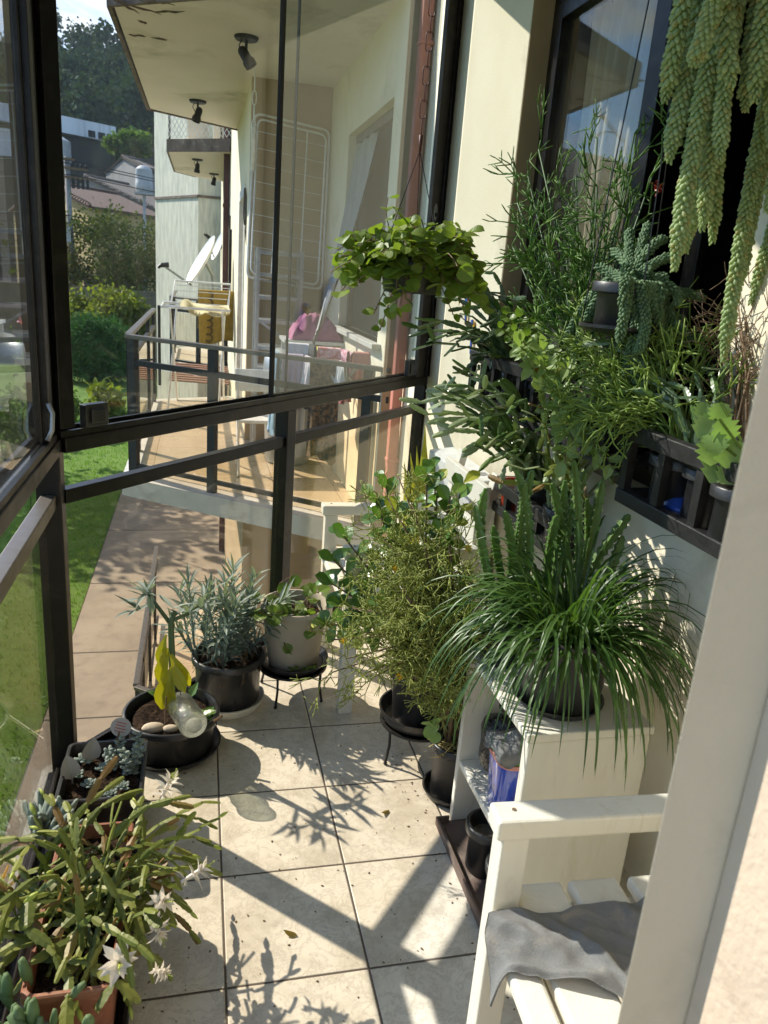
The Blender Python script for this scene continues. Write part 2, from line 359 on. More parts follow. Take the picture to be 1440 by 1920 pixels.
w.box(1.225, 1.275, yl-.105, yl-.056, z0+.05, z1-.061); w.box(1.225, 1.275, .86, .945, z0+.05, z1-.061); w.box(1.225, 1.275, .945, yl-.105, z1-.115, z1-.061); w.box(1.225, 1.275, .945, yl-.105, z0+.05, z0+.11)
w.box(1.278, 1.30, .60, .66, z0+.05, z1-.061)
wf = w.build('window_frame', M['alu'], t, bevel=.003)
w = MB(); w.box(1.247, 1.253, .945, yl-.105, z0+.11, z1-.115); w.build('pane', M['winglass'], t)
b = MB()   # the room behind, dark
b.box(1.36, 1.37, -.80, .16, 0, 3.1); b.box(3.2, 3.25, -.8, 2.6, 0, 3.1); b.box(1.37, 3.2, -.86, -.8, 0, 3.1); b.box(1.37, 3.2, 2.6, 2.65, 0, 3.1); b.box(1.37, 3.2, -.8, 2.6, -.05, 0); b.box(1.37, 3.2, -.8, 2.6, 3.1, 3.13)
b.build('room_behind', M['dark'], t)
def curtain(name, x, ya, yb, z0, z1, amp, n, label):
    g = []
    for i in range(n*8+1):
        s = i/(n*8); y = ya+(yb-ya)*s
        g.append([(x+amp*math.sin(2*PI*n*s+.6*math.sin(5*s))*(1-.25*(k/6))+amp*.4*math.sin(23*s+k*.3), y + .012*math.sin(k*.9+9*s), z0+(z1-z0)*k/6) for k in range(7)])
    return tag(MB().slab(g, .004).build(name, M['curtain'], smooth=True), label, 'curtain')
curtain('curtain', 1.365, 1.66, 1.05, 1.07, 2.60, .022, 8, 'beige gathered curtain hanging behind the right-hand window glass')

t = thing('door_frame', (.37, -.89, 0), 'blurred cream door frame with pinkish plaster wall beside it, closest to the camera', 'door frame')
b = MB(); b.prism([(.331, -.90), (.380, -.930), (1.36, -.930), (1.36, -.885), (.43, -.885)], -.13, 3.13); b.build('frame', M['jamb'], t, bevel=.002)
b = MB(); b.box(.3805, .60, -3.2, -.931, -.13, 3.13); b.build('plaster_wall', M['plaster'], t)

# ================================================================ glazed railing of our balcony
def fp(L, z, o=0.): p = CO+DD*L+NN*o; return np.array([p[0], p[1], z])
D3 = np.array([DD[0], DD[1], 0]); N3 = np.array([NN[0], NN[1], 0]); Z3 = np.array([0, 0, 1.])
def fbox(b, L0, L1, o0, o1, z0, z1): return b.obox(fp((L0+L1)/2, (z0+z1)/2, (o0+o1)/2), D3*(L1-L0)/2, N3*(o1-o0)/2, Z3*(z1-z0)/2)
t = thing('balcony_railing', (*(CO+DD*1.2), 0), 'dark bronze angled balcony railing ahead with tall sliding glass above and tinted panes below', 'glazed railing')
b = MB(); fbox(b, .03, 2.47, -.035, .035, 1.055, 1.10); r1 = b.build('handrail', M['alu'], t, bevel=.004)
b = MB(); fbox(b, .02, 2.47, -.030, -.018, 1.1005, 1.118); fbox(b, .02, 2.47, .018, .030, 1.1005, 1.122); fbox(b, .02, 2.47, -.012, -.004, 1.1005, 1.112); b.build('sliding_track', M['alu'], r1)
for q in ((.036, 1.115), (1.176, 2.40)): b = MB(); fbox(b, *q, -.02, .02, .902, .944); b.build('middle_rail', M['alu'], t, bevel=.003)
b = MB(); fbox(b, 1.115, 1.176, -.032, .032, .0, 1.054); b.build('post', M['alu'], t, bevel=.003)
b = MB(); fbox(b, 2.40, 2.47, -.032, .032, .0, 1.054); b.build('post', M['alu'], t, bevel=.003)
b = MB(); fbox(b, .036, 1.114, -.03, .045, .0, .035); fbox(b, 1.177, 2.399, -.03, .045, .0, .035); fbox(b, .036, 1.114, .0, .012, .0355, .055); fbox(b, 1.177, 2.399, .0, .012, .0355, .055); b.build('bottom_track', M['alu'], t, bevel=.003)
b = MB(); fbox(b, .04, 1.113, .004, .010, .0555, .901); b.build('lower_pane', M['bronze'], t)
b = MB(); fbox(b, 1.178, 2.398, .004, .010, .0555, .901); b.build('lower_pane', M['bronze'], t)
b = MB(); fbox(b, .075, 1.165, .020, .028, 1.1225, 3.06); b.build('upper_pane', M['clear'], t)
b = MB(); fbox(b, 1.04, 2.27, -.010, -.002, 1.1125, 3.06); b.build('upper_pane', M['smoke'], t)
b = MB(); fbox(b, 1.020, 1.0395, -.012, .0, 1.1125, 3.06); fbox(b, 1.1655, 1.170, .019, .029, 1.1225, 3.06); b.build('pane_seal', M['dark'], t)
b = MB(); fbox(b, .0, 2.47, -.04, .04, 3.06, 3.125); b.build('head_rail', M['alu'], t)
for q in ((.020, .070, -.03, -.004, 1.125, 3.058), (.012, .075, .005, .035, 1.125, 3.058), (2.28, 2.375, -.035, -.014, 1.102, 3.058), (2.376, 2.470, -.05, .03, 1.102, 3.058), (2.395, 2.41, -.058, -.0505, 1.102, 3.058), (2.43, 2.445, -.058, -.0505, 1.102, 3.058)):
    b = MB(); fbox(b, *q); b.build('frame_stile', M['alu' if q[0] != 2.28 else 'alu3'], t, bevel=.002)
b = MB(); fbox(b, .105, .190, -.034, -.006, 1.1185, 1.185); fbox(b, .12, .175, -.042, -.0345, 1.13, 1.172); b.build('roller_stop', M['black'], t, bevel=.009)
b = MB(); fbox(b, 2.17, 2.235, -.040, -.012, 1.1185, 1.20); fbox(b, 2.185, 2.22, -.048, -.0405, 1.13, 1.18); b.build('roller_stop', M['black'], t, bevel=.009)
hp = fp(2.33, 1.93, -.0355)
b = MB(); b.lathe([(.028, 0), (.03, .001), (.026, .002)], 14, (0, 0, 0)); V = b.V[0]; b.V[0] = hp + V[:, [0]]*D3*.7 + V[:, [1]]*Z3*1.4 - V[:, [2]]*N3
b.build('scraped_patch', M['steel'], t)
b = MB(); b.lathe([(.011, 0), (.011, .004)], 12); V = b.V[0]; b.V[0] = hp - N3*.001 - Z3*.012 + V[:, [0]]*D3 + V[:, [1]]*Z3 - V[:, [2]]*N3
b.build('screw_hole', M['dark'], t)
# left side
XL = -.477
t = thing('balcony_railing', (XL, -.6, 0), 'dark bronze railing along the left edge with a large reflecting glass pane above it', 'glazed railing')
b = MB(); b.box(XL-.035, XL+.035, -3.0, .83, 1.055, 1.10); r1 = b.build('handrail', M['alu'], t, bevel=.004)
b = MB(); b.box(XL+.018, XL+.030, -3, .83, 1.1005, 1.118); b.box(XL-.03, XL-.018, -3, .83, 1.1005, 1.122); b.box(XL+.003, XL+.011, -3, .83, 1.1005, 1.113); b.build('sliding_track', M['alu'], r1)
b = MB(); b.box(XL-.02, XL+.02, -3, .828, .902, .944); b.build('middle_rail', M['alu2'], t, bevel=.003)  # paler bronze than the far rail: bright reflection painted into its colour
b = MB(); b.box(XL-.045, XL+.016, -3, .828, 0, .035); b.box(XL-.02, XL-.008, -3, .828, .0355, .055); b.build('bottom_track', M['alu'], t, bevel=.003)
b = MB(); b.box(XL-.016, XL-.010, -3, .826, .0555, .901); b.build('lower_pane', M['bronze'], t)
b = MB(); b.box(XL+.006, XL+.014, -3, .715, 1.1135, 3.06); b.build('upper_pane', M['clear'], t)
for q in ((XL-.03, XL+.0, .775, .8295, 1.123, 3.058), (XL+.001, XL+.032, .72, .765, 1.1185, 3.058), (XL+.003, XL+.016, .70, .7195, 1.1185, 3.058)):
    b = MB(); b.box(*q); b.build('frame_stile', M['alu'], t, bevel=.002)
b = MB(); b.box(XL-.04, XL+.04, -3, .83, 3.06, 3.125); b.build('head_rail', M['alu'], t)
b = MB(); b.tube([(XL+.034, .675, 1.135), (XL+.045, .68, 1.16), (XL+.045, .70, 1.20), (XL+.034, .705, 1.225)], .006, 6); b.build('handle', M['steel'], t, smooth=True)
t = tag(MB().box(XL-.034, XL+.034, .831, .899, 0, 1.10).build('corner_post', M['alu'], bevel=.004), 'brown metal corner post where the two balcony railings meet', 'post')
tag(MB().box(XL-.02, XL+.02, .840, .880, 1.10, 3.125).build('glazing_post', M['alu'], bevel=.003), 'slim dark upright at the corner between the two tall glass panes', 'post')

# ================================================================ neighbouring flat
XN = -.575; NC = np.array([XN, 4.60]); NE = np.array([1.10, 3.29]); DNv = norm(np.append(NE-NC, 0)); LN = np.linalg.norm(NE-NC)
FCn = np.array([XN, 8.03]); FE = np.array([1.0, 9.13])
t = thing('neighbour_flat', (.5, 6, 0), 'cream neighbouring flat with a tiled angled balcony floor and a broad ceiling slab above', 'building')
slab = [(1.16, 3.16), (XN-.06, 4.53), (XN-.06, 8.08), (1.16, 8.95)]
b = MB(); b.prism(slab, -.145, -.002); b.build('slab', M['slabedge'], t)
b = MB(); b.prism([(1.04, 3.42), (XN+.06, 4.69), (XN+.06, 7.95), (1.04, 8.7)], -.001, .004); b.build('tiled_floor', M['floor2'], t)
ceil = [(1.16, 3.16), (XN-.03, 4.53), (XN-.01, 8.02), (.36, 8.66), (1.16, 9.0)]
b = MB(); b.prism(ceil, 3.12, 3.26); b.build('ceiling_slab', M['ceil'], t)
b = MB(); pts = [(1.16, 3.13), (XN-.06, 4.5), (XN-.035, 8.05), (.36, 8.70)]
for p, q in zip(pts[:-1], pts[1:]): b.bar((*p, 3.19), (*q, 3.19), .03, .16)
b.build('slab_edge', M['fascia'], t)
# cracks in the soffit
b = MB()
for cx, cy, ln, a in ((255, 12, .35, .5), (290, 3, .25, .0), (318, 22, .22, -.5), (258, 66, .14, -.1), (300, 72, .10, .0), (236, 10, .3, 1.0), (268, 40, .05, .3)):
    p = Zp(cx, cy, 3.119); pts = []
    for i in range(7): pts.append(p+np.array([math.cos(a)*ln*(i-3)/6+rnd.uniform(-.012, .012), math.sin(a)*ln*(i-3)/6+rnd.uniform(-.02, .02), 0]))
    b = MB(); b.tube(pts, [.002, .008, .012, .009, .012, .006, .002], 5); b.build('soffit_crack', M['fascia'], t)
XB, XF, YE = 1.05, .36, 5.92
wy0, wy1 = Xp(735, 250, XB)[1], Xp(655, 250, XB)[1]; wz1 = Xp(700, 215, XB)[2]; wz0 = Xp(690, 635, XB)[2]
b = MB()
b.box(XB, 1.28, 3.30, wy0, -.14, 3.12); b.box(XB, 1.28, wy1, YE, -.14, 3.12); b.box(XB, 1.28, wy0, wy1, -.14, wz0); b.box(XB, 1.28, wy0, wy1, wz1, 3.12)
b.build('back_wall', M['wall'], t)
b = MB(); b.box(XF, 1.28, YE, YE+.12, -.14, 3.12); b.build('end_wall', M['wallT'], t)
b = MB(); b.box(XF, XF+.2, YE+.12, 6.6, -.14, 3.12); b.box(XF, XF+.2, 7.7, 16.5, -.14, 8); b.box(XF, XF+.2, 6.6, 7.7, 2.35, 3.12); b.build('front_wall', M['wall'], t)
b = MB(); b.box(XF, XF+.2, YE, 16.5, -3.05, -.15); b.box(XB, 1.28, 3.3, YE, -3.05, -.15); b.box(XF+.2, 1.28, YE, YE+.1, -3.05, -.15); b.build('lower_wall', M['wallT'], t)  # tan puts the shade under the balcony slab into the wall colour
b = MB(); b.box(XF-.012, XF+.19, 6.605, 6.70, .0, 2.345); b.box(XF-.012, XF+.19, 7.60, 7.695, 0, 2.345); b.box(XF-.012, XF+.19, 6.70, 7.60, 2.25, 2.345); df = b.build('door_frame', M['whitem'], t)
b = MB(); b.box(XF+.09, XF+.12, 6.70, 7.60, 0, 2.25); b.build('door', M['wallT'], df)
b = MB(); b.box(XB+.10, XB+.14, wy0, wy1, wz0, wz1); b.build('window_opening', M['dark'], t)
b = MB(); b.box(XB+.06, XB+.10, wy0, wy0+.06, wz0, wz1); b.box(XB+.06, XB+.10, wy1-.06, wy1, wz0, wz1); b.box(XB+.06, XB+.10, wy0+.06, wy1-.06, wz1-.06, wz1); b.build('window_frame', M['alu2'], t)
b = MB(); b.box(XB-.06, XB+.09, wy0-.12, wy1+.05, wz0-.035, wz0); b.build('window_sill', M['slabedge'], t, bevel=.004)
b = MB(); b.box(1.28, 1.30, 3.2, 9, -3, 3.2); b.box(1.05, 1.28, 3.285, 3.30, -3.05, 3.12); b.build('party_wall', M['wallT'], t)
# railing of the neighbouring balcony
def railing(name, label, A, Bq, C2, z, postys, nposts, parent_loc, tinted='bronze', M1='iron'):
    """front run A->Bq, side run A->C2; floor height z"""
    t = thing(name, (*A, z), label, 'railing')
    A3 = np.array([*A, z]); B3 = np.array([*Bq, z]); C3 = np.array([*C2, z]); u = Z3
    b = MB(); b.bar(A3+u*1.045, B3+u*1.045, .05, .03); b.build('top_rail', M['alu2'], t, bevel=.003)
    b = MB(); b.bar(A3+u*1.0455+(0, .03, 0), C3+u*1.0455, .05, .03); b.build('top_rail', M['alu2'], t, bevel=.003)
    b = MB(); b.bar(A3+u*.86, B3+u*.86, .035, .04); b.build('middle_rail', M[M1], t); b = MB(); b.bar(A3+u*.08, B3+u*.08, .03, .03); b.build('bottom_rail', M[M1], t)
    b = MB(); b.bar(A3+u*.86+(0, .03, 0), C3+u*.86, .035, .04); b.build('middle_rail', M[M1], t); b = MB(); b.bar(A3+u*.08+(0, .03, 0), C3+u*.08, .03, .03); b.build('bottom_rail', M[M1], t)
    d = norm(B3-A3); w = np.cross(d, u)
    for f in nposts:
        p = A3+(B3-A3)*f; b = MB(); b.obox(p+u*.514, d*.033, w*.02, u*.514); b.build('post', M[M1], t)
    for y in postys:
        b = MB(); b.box(A[0]-.018, A[0]+.018, y-.03, y+.03, z, z+1.029); b.build('post', M[M1], t)
    b = MB(); b.obox((A3+B3)/2+u*.47, d*(np.linalg.norm(B3-A3)/2-.04), w*.003, u*.36); b.build('pane', M[tinted], t)
    b = MB(); b.box(A[0]-.003, A[0]+.003, A[1]+.05, C2[1]-.03, z+.11, z+.83); b.build('pane', M[tinted], t)
    return t
pys = [Zp(x, y, 0)[1] for x, y in ((280, 845), (292, 783), (301, 753), (307, 722))]
railing('balcony_railing', 'black metal railing with pale top rail around the neighbouring balcony', NC, NE, FCn, 0, [NC[1]+.06]+pys, [.02, .36, .93], None)
railing('balcony_railing', 'lower railing of the ground floor terrace seen down beside the concrete path', NC, NE, FCn, -2.9, [5.4, 6.4, 7.4], [.02, .4, .93], None)
b = MB(); b.prism([(1.16, 3.16), (XN-.06, 4.53), (XN-.06, 8.08), (.36, 8.7), (1.16, 8.95)], -3.05, -2.9); tag(b.build('terrace_floor', M['floor2'], origin=(0, 0, -2.9)), kind='structure')
b = MB(); p0 = Xp(812, 0, 1.10); b.box(1.075, 1.135, 3.10, 3.165, -.12, 3.12)
for z in (.5, 1.75, 2.8): b.box(1.07, 1.149, 3.095, 3.17, z, z+.025)
tag(b.build('drainpipe', M['salmon'], bevel=.006), 'square salmon pink drainpipe beside the end of the far railing', 'drainpipe')
y = 10.9; b = MB(); b.box(.27, .355, y, y+.11, -3, 4.9); 
for z in (-1, 1, 2.4, 3.6): b.box(.262, .3595, y-.01, y+.12, z, z+.05)
tag(b.build('drainpipe', M['red2'], bevel=.006), 'dark red drainpipe running down the far cream wall beyond the satellite dish', 'drainpipe')

# third flat and stair tower beyond
t = thing('distant_flat', (.0, 12.5, 0), 'next flat along the block with a small balcony whose railing shows behind the satellite dish', 'building')
slab3 = [(.36, 10.62), (-.52, 11.38), (-.50, 14.05), (-.14, 14.62), (.36, 14.9)]
b = MB(); b.prism(slab3, 3.12, 3.27); b.build('upper_slab', M['ceil'], t)
b = MB()
for p, q in zip(slab3[:-2], slab3[1:-1]): b.bar((p[0]-.012, p[1]-.012, 3.20), (q[0]-.012, q[1]-.012, 3.20), .03, .17)
b.build('slab_edge', M['fascia'], t)
b = MB(); b.prism(slab3, -.15, 0); b.build('slab', M['slabedge'], t)
b = MB(); b.box(.20, .358, 11.2, 12.4, 3.28, 4.9); b.build('upper_doorway', M['dark'], t)
b = MB(); b.box(-.25, .05, 11.55, 11.75, 3.28, 4.1); b.box(.12, .22, 11.0, 11.2, 3.28, 3.52); b.box(.24, .30, 11.0, 11.2, 3.28, 3.5); b.build('stored_box', M['wall'], t)
b = MB()
A3 = np.array([.36, 10.62]); B3 = np.array([-.52, 11.38]); C3 = np.array([-.5, 14.0]); Lr = np.linalg.norm(B3-A3); nx = 14
for z0_, z1_, sgn in ((3.30, 4.6, 1), (3.30, 4.6, -1)):
    for i in range(-12, nx+1):
        a0, a1 = i/nx, (i+12)/nx
        p = [(a0, 0.), (a1, 1.)] if sgn > 0 else [(a1, 0.), (a0, 1.)]
        (ua, va), (ub, vb) = p
        def cl(u, v, u2, v2):
            if abs(u2-u) < 1e-9: return None
            pts_ = []
            for (x, y_) in ((u, v), (u2, v2)): pts_.append((x, y_))
            lo, hi = max(0, min(u, u2)), min(1, max(u, u2))
            if lo >= hi: return None
            f = lambda x: v+(v2-v)*(x-u)/(u2-u)
            return (lo, f(lo)), (hi, f(hi))
        c_ = cl(ua, va, ub, vb)
        if c_ is None: continue
        q = []
        for u_, v_ in c_:
            xy = A3+(B3-A3)*u_; q.append((xy[0], xy[1]-.03, z0_+(z1_-z0_)*v_))
        b.tube(q, .0055, 4)
b.build('safety_net', M['whitem'], t)
b = MB(); b.bar((.36, 10.62, 4.28), (-.52, 11.38, 4.28), .04, .04); b.build('upper_rail', M['iron'], t)
b = MB()
for f in (0.02, .98):
    xy = A3+(B3-A3)*f; b = MB(); b.box(xy[0]-.015, xy[0]+.015, xy[1]-.015, xy[1]+.015, 3.27, 4.26); b.build('upper_post', M['iron'], t)
railing('balcony_railing', 'distant dark railing of the third balcony behind the satellite dish', np.array([-.5, 11.42]), np.array([.34, 10.68]), np.array([-.5, 14.0]), 0, [12.3, 13.2], [.02, .5, .97], None)

t = thing('stair_tower', (-.5, 17.3, -3), 'tall weathered cream stair tower standing at the end of the block', 'building')
k = 2.15; P0 = np.array([-.10, 16.3]); P1 = P0+k*np.array([-.45, .9])
b = MB(); b.prism([tuple(P0), tuple(P1), (P1[0]+2, P1[1]+.5), (1.2, 16.31)], -3.02, 8.2); b.build('wall', M['wallW'], t)
b = MB(); zz = Yp(367, 367, 16.3)[2]
q0 = P0+np.array([-.012, -.008]); q1 = P1+np.array([-.012, -.008]); b.bar((*q0, zz), (*q1, zz), .03, .05); b.bar((*q0, zz), (.36, 16.295, zz), .03, .05)
b.build('string_course', M['fascia'], t)
# ================================================================ templates
def rand_frames(n, rg, flat=0., scale=(1, 1)):
    """n random rotation matrices; flat pulls the normals upward"""
    d = rg.normal(size=(n, 3)); d /= np.linalg.norm(d, axis=1, keepdims=True)
    nn = rg.normal(size=(n, 3)); nn[:, 2] += flat; nn -= d*np.sum(nn*d, 1, keepdims=True); nn /= np.linalg.norm(nn, axis=1, keepdims=True)+1e-9
    s = np.cross(d, nn); sc = rg.uniform(scale[0], scale[1], n)[:, None, None]
    return np.stack([s, d, nn], 2)*sc
def leaf_T(prof, n=4, curl=.4, fold=.25, L=1., W=.5, teeth=0):
    """leaf along +y with normal +z; prof(t)->half width 0..1"""
    V = []; F = []; y = z = 0.; a = .0
    for i in range(n+1):
        t = i/n; w = prof(t)*W/2
        if teeth and 0 < i < n: w *= 1+(.28 if i % 2 else -.18)
        V += [(-w, y, z+fold*w), (0, y, z), (w, y, z+fold*w)]
        a = -curl*(t+.5/n); y += math.cos(a)*L/n; z += math.sin(a)*L/n
    for i in range(n): k = i*3; F += [(k, k+1, k+4, k+3), (k+1, k+2, k+5, k+4)]
    return MB().add(V, F).template()
ovate = lambda t: (math.sin(PI*min(1, t**.7))**.8)*.98+.02
lance = lambda t: math.sin(PI*(t*.9+.08))**.9*(1-t**5)
roundp = lambda t: math.sqrt(max(0, 1-(2*t-1)**2))*.98+.02
obov = lambda t: (math.sin(PI*min(1, t**1.5*.97+.02))**.75)
strap = lambda t: (1-t**4)*.95+.03
T_leaf = [leaf_T(ovate, 3, c, .3, 1, .62) for c in (.2, .7)]
T_round = [leaf_T(roundp, 5, c, .2, 1, .95) for c in (.3, .9)]
T_obov = [leaf_T(obov, 5, c, .18, 1, .62) for c in (.15, .6)]
T_lance = [leaf_T(lance, 4, c, .35, 1, .17) for c in (.1, .5)]
T_quad = MB().add([(-.5, 0, 0), (.5, 0, 0), (.35, .9, .15), (-.35, .9, -.15)], [(0, 1, 2, 3)]).template()
def inst_leaves(mb, Ts, rg, Ms, Ps):
    k = rg.integers(0, len(Ts), len(Ps))
    for i, T in enumerate(Ts): mb.inst(T, Ms[k == i], Ps[k == i])
def aim(dirs, rg, up=(0, 0, 1), jit=.0, roll=0.):
    """frames whose y column follows dirs, normals near up"""
    d = np.asarray(dirs, float)+rg.normal(size=np.shape(dirs))*jit; d /= np.linalg.norm(d, axis=1, keepdims=True)
    u = np.asarray(up, float)[None]+rg.normal(size=d.shape)*roll; nn = u-d*np.sum(u*d, 1, keepdims=True); nn /= np.linalg.norm(nn, axis=1, keepdims=True)+1e-9
    return np.stack([np.cross(d, nn), d, nn], 2)
def crown_points(rg, n, c, r, clumps=28, spread=.33, shell=.55, full=False):
    """leaf positions gathered in clumps over an uneven ellipsoid"""
    q = rg.normal(size=(clumps, 3)); q /= np.linalg.norm(q, axis=1, keepdims=True); q[:, 2] = q[:, 2] if full else np.abs(q[:, 2])-.25*rg.random(clumps)
    q *= rg.uniform(shell, 1.02, (clumps, 1)); cl = rg.integers(0, clumps, n)
    p = q[cl]+rg.normal(size=(n, 3))*spread*rg.uniform(.5, 1.1, clumps)[cl][:, None]*.6
    return np.asarray(c)+p*np.asarray(r), q*np.asarray(r)+np.asarray(c)
T_fine = leaf_T(lance, 2, .3, .3, 1, .22)
def tree(name, label, base, trunk_h, c, r, mat, n, ls, cat='tree', seed=1, trunk_r=.15, clumps=30, group=None, stems=1, spread=.33, flat=.4, Ts=None, full=None):
    full = cat != 'tree' if full is None else full
    rg = np.random.default_rng(seed); base = np.asarray(base, float); t = thing(name, base, label, cat, group)
    P, q = crown_points(rg, n, c, r, clumps, spread, full=full); P[:, 2] = np.maximum(P[:, 2], base[2]+.02); b = MB(); Fm = rand_frames(n, rg, flat, (ls*.6, ls*1.3))
    if Ts: inst_leaves(b, Ts, rg, Fm, P)
    else: b.inst(T_quad, Fm, P)
    b.build('crown', M[mat], t); b = MB()
    for s in range(stems):
        off = np.array([rg.uniform(-1, 1)*trunk_r*2.5*(stems > 1), rg.uniform(-1, 1)*trunk_r*2*(stems > 1), 0]); top = np.array([*(base[:2]+(np.asarray(c)[:2]-base[:2])*.6), base[2]+trunk_h])+off*3
        b.tube([base+off, base+off+(top-base-off)*.5+rg.normal(size=3)*trunk_r*.5, top], [trunk_r, trunk_r*.8, trunk_r*.6], 7)
        for e in q[rg.integers(0, len(q), 7)]:
            m_ = (top+e)/2+rg.normal(size=3)*np.asarray(r)*.08; b.tube([top, m_, e], [trunk_r*.5, trunk_r*.3, trunk_r*.08], 5)
    b.build('trunk', M['bark'], t, smooth=True); return t

# ================================================================ ground
GZ = -3.03
def ground_mat(name, c1, c2, c3, s=2., bmp=.02, bs=30, rough=.95):
    m, t, ns, L = nt(name); p = N(t, 'ShaderNodeBsdfPrincipled'); o = N(t, 'ShaderNodeOutputMaterial'); L.new(p.outputs[0], o.inputs[0]); vec = coords(t)
    a = mixcol(t, ramp(t, noise(t, vec, s, 6, .65), .38, .62), c1, c2); a = mixcol(t, math_(t, 'MULTIPLY', ramp(t, noise(t, vec, s*6, 5, .7, .4), .5, .7), .6), a, c3)
    L.new(a, p.inputs['Base Color']); p.inputs['Roughness'].default_value = rough; p.inputs['Specular IOR Level'].default_value = .2
    L.new(bump(t, noise(t, vec, bs, 5), .8, bmp), p.inputs['Normal']); return m
M['earth'] = ground_mat('dry_earth', (.16, .13, .09), (.10, .10, .05), (.20, .17, .12), .2)
M['lawn'] = ground_mat('lawn', (.085, .155, .02), (.12, .20, .03), (.16, .21, .05), .7, .03, 60)
M['path'] = ground_mat('worn_concrete', (.315, .26, .195), (.255, .21, .155), (.185, .15, .115), .9, .004, 50)
M['street'] = ground_mat('asphalt', (.07, .065, .06), (.10, .095, .09), (.05, .05, .05), .4, .005, 60)
M['joint'] = pm('path_joint', (.08, .065, .05), None, 20, .9)
b = MB(); b.add([(-340, -95, GZ-.02), (340, -95, GZ-.02), (340, 340, GZ-.02), (-340, 340, GZ-.02)], [(0, 1, 2, 3)]); tag(b.build('ground', M['earth'], origin=(0, 0, GZ)), kind='structure')
b = MB(); b.add([(-14, -8, GZ), (-1.62, -8, GZ), (-1.62, 33.5, GZ), (-14, 33.5, GZ)], [(0, 1, 2, 3)]); b.add([(-1.62, 24, GZ), (6, 24, GZ), (6, 33.5, GZ), (-1.62, 33.5, GZ)], [(0, 1, 2, 3)]); tag(b.build('lawn', M['lawn'], origin=(0, 0, GZ)), kind='structure')
b = MB(); b.box(-1.60, 1.6, -8, 24, GZ-.1, GZ+.03); tag(b.build('path', M['path'], origin=(0, 0, GZ)), kind='structure')
b = MB()
for y in (2.2, 4.1, 6.0, 7.45, 9.6, 12, 14.5, 17, 20): b.box(-1.595, 1.0, y-.008, y+.008, GZ+.025, GZ+.034)
tag(b.build('path', M['joint'], origin=(0, 0, GZ)), kind='structure')
rg = np.random.default_rng(3); n = 30000
P = np.stack([-1.62-np.abs(rg.normal(size=n))*3.2, rg.uniform(2.5, 24, n), np.full(n, GZ)], 1); P = P[(P[:, 0] > -9)]
Tb = MB().add([(-.006, 0, 0), (.006, 0, 0), (.002, .05, .02)], [(0, 1, 2)]).template()
d = rg.normal(size=P.shape)*.55; d[:, 2] = 1; Fm = aim(d, rg, (0, -1, .2), 0, .8)*rg.uniform(.6, 1.5, len(P))[:, None, None]
M['blade'] = lm('grass_blade', (.085, .20, .012), (.16, .28, .03), tr=.35, rough=.5)
tag(MB().inst(Tb, Fm, P).build('grass', M['blade']), 'short sunlit green grass of the lawn', 'grass', kind='stuff')
b = MB(); b.add([(-160, 38, GZ+.0), (60, 38, GZ), (60, 47, GZ), (-160, 47, GZ)], [(0, 1, 2, 3)]); tag(b.build('street', M['street'], origin=(0, 40, GZ)), kind='structure')

# ---------------------------------------------------------------- garden
M['gardenwall'] = pm('stained_garden_wall', (.27, .22, .15), (.17, .14, .09), 2, .9, bmp=.006, bscale=12, dirt=(.07, .06, .04), dscale=1.1)
wz = Yp(250, 548, 36)[2]
b = MB(); b.box(-30, 8, 36, 36.2, GZ-.02, wz); b.box(-30.05, 8.05, 35.95, 36.25, wz, wz+.07); tag(b.build('garden_wall', M['gardenwall']), 'low stained garden wall behind the shrubs along the street', 'wall')
def at(px, py): p = Zp(px, py, GZ); return p
p = at(180, 716); tree('conifer_shrub', 'dense dark green feathery shrub on the lawn in front of the yellow-green bush', p, .5, p+(-.05, 0, 1.25), (1.42, 1.15, 1.3), 'conifer', 17000, .26, 'shrub', 11, .06, 90, flat=.3, spread=.24, Ts=[T_fine])
p = at(208, 688); tree('leafy_shrub', 'round yellow-green shrub rising behind the dark feathery shrub', p, .7, p+(-.1, 0, 2.05), (1.6, 1.2, 1.3), 'shrub_y', 5600, .22, 'shrub', 12, .07, 55, Ts=T_leaf)
p = at(195, 792); tree('croton_shrub', 'small glossy shrub with upright yellowish leaves at the edge of the lawn', p, .3, p+(0, 0, .58), (.42, .4, .52), 'shrub_y', 520, .27, 'shrub', 13, .03, 26, Ts=T_lance+T_leaf)
p = at(125, 800); tree('flower_bush', 'low mixed flower bush beside the dark window post', p, .2, p+(-.1, 0, .45), (.6, .5, .5), 'shrub', 1900, .12, 'shrub', 14, .03, 30, Ts=T_leaf)
p = at(175, 822); tree('low_fern', 'low feathery green plant in front of the glossy shrub', p, .1, p+(-.05, 0, .22), (.45, .4, .28), 'conifer', 1500, .14, 'shrub', 15, .02, 24)
p = at(222, 800); tree('low_sedge', 'thin grassy tuft beside the glossy shrub on the lawn edge', p, .1, p+(0, 0, .22), (.3, .3, .28), 'shrub', 500, .20, 'plant', 16, .015, 14, Ts=T_lance)
for i, (px, py, lab) in enumerate(((40, 830, 'leggy rose bush seen through the left glass pane'), (20, 900, 'dark rose bush low in the left glass pane'))):
    p = at(px, py); tree('rose_bush', lab, p, .5, p+(0, 0, .75), (.6, .6, .6), 'shrub', 1500, .09, 'shrub', 20+i, .02, 26, Ts=T_leaf)
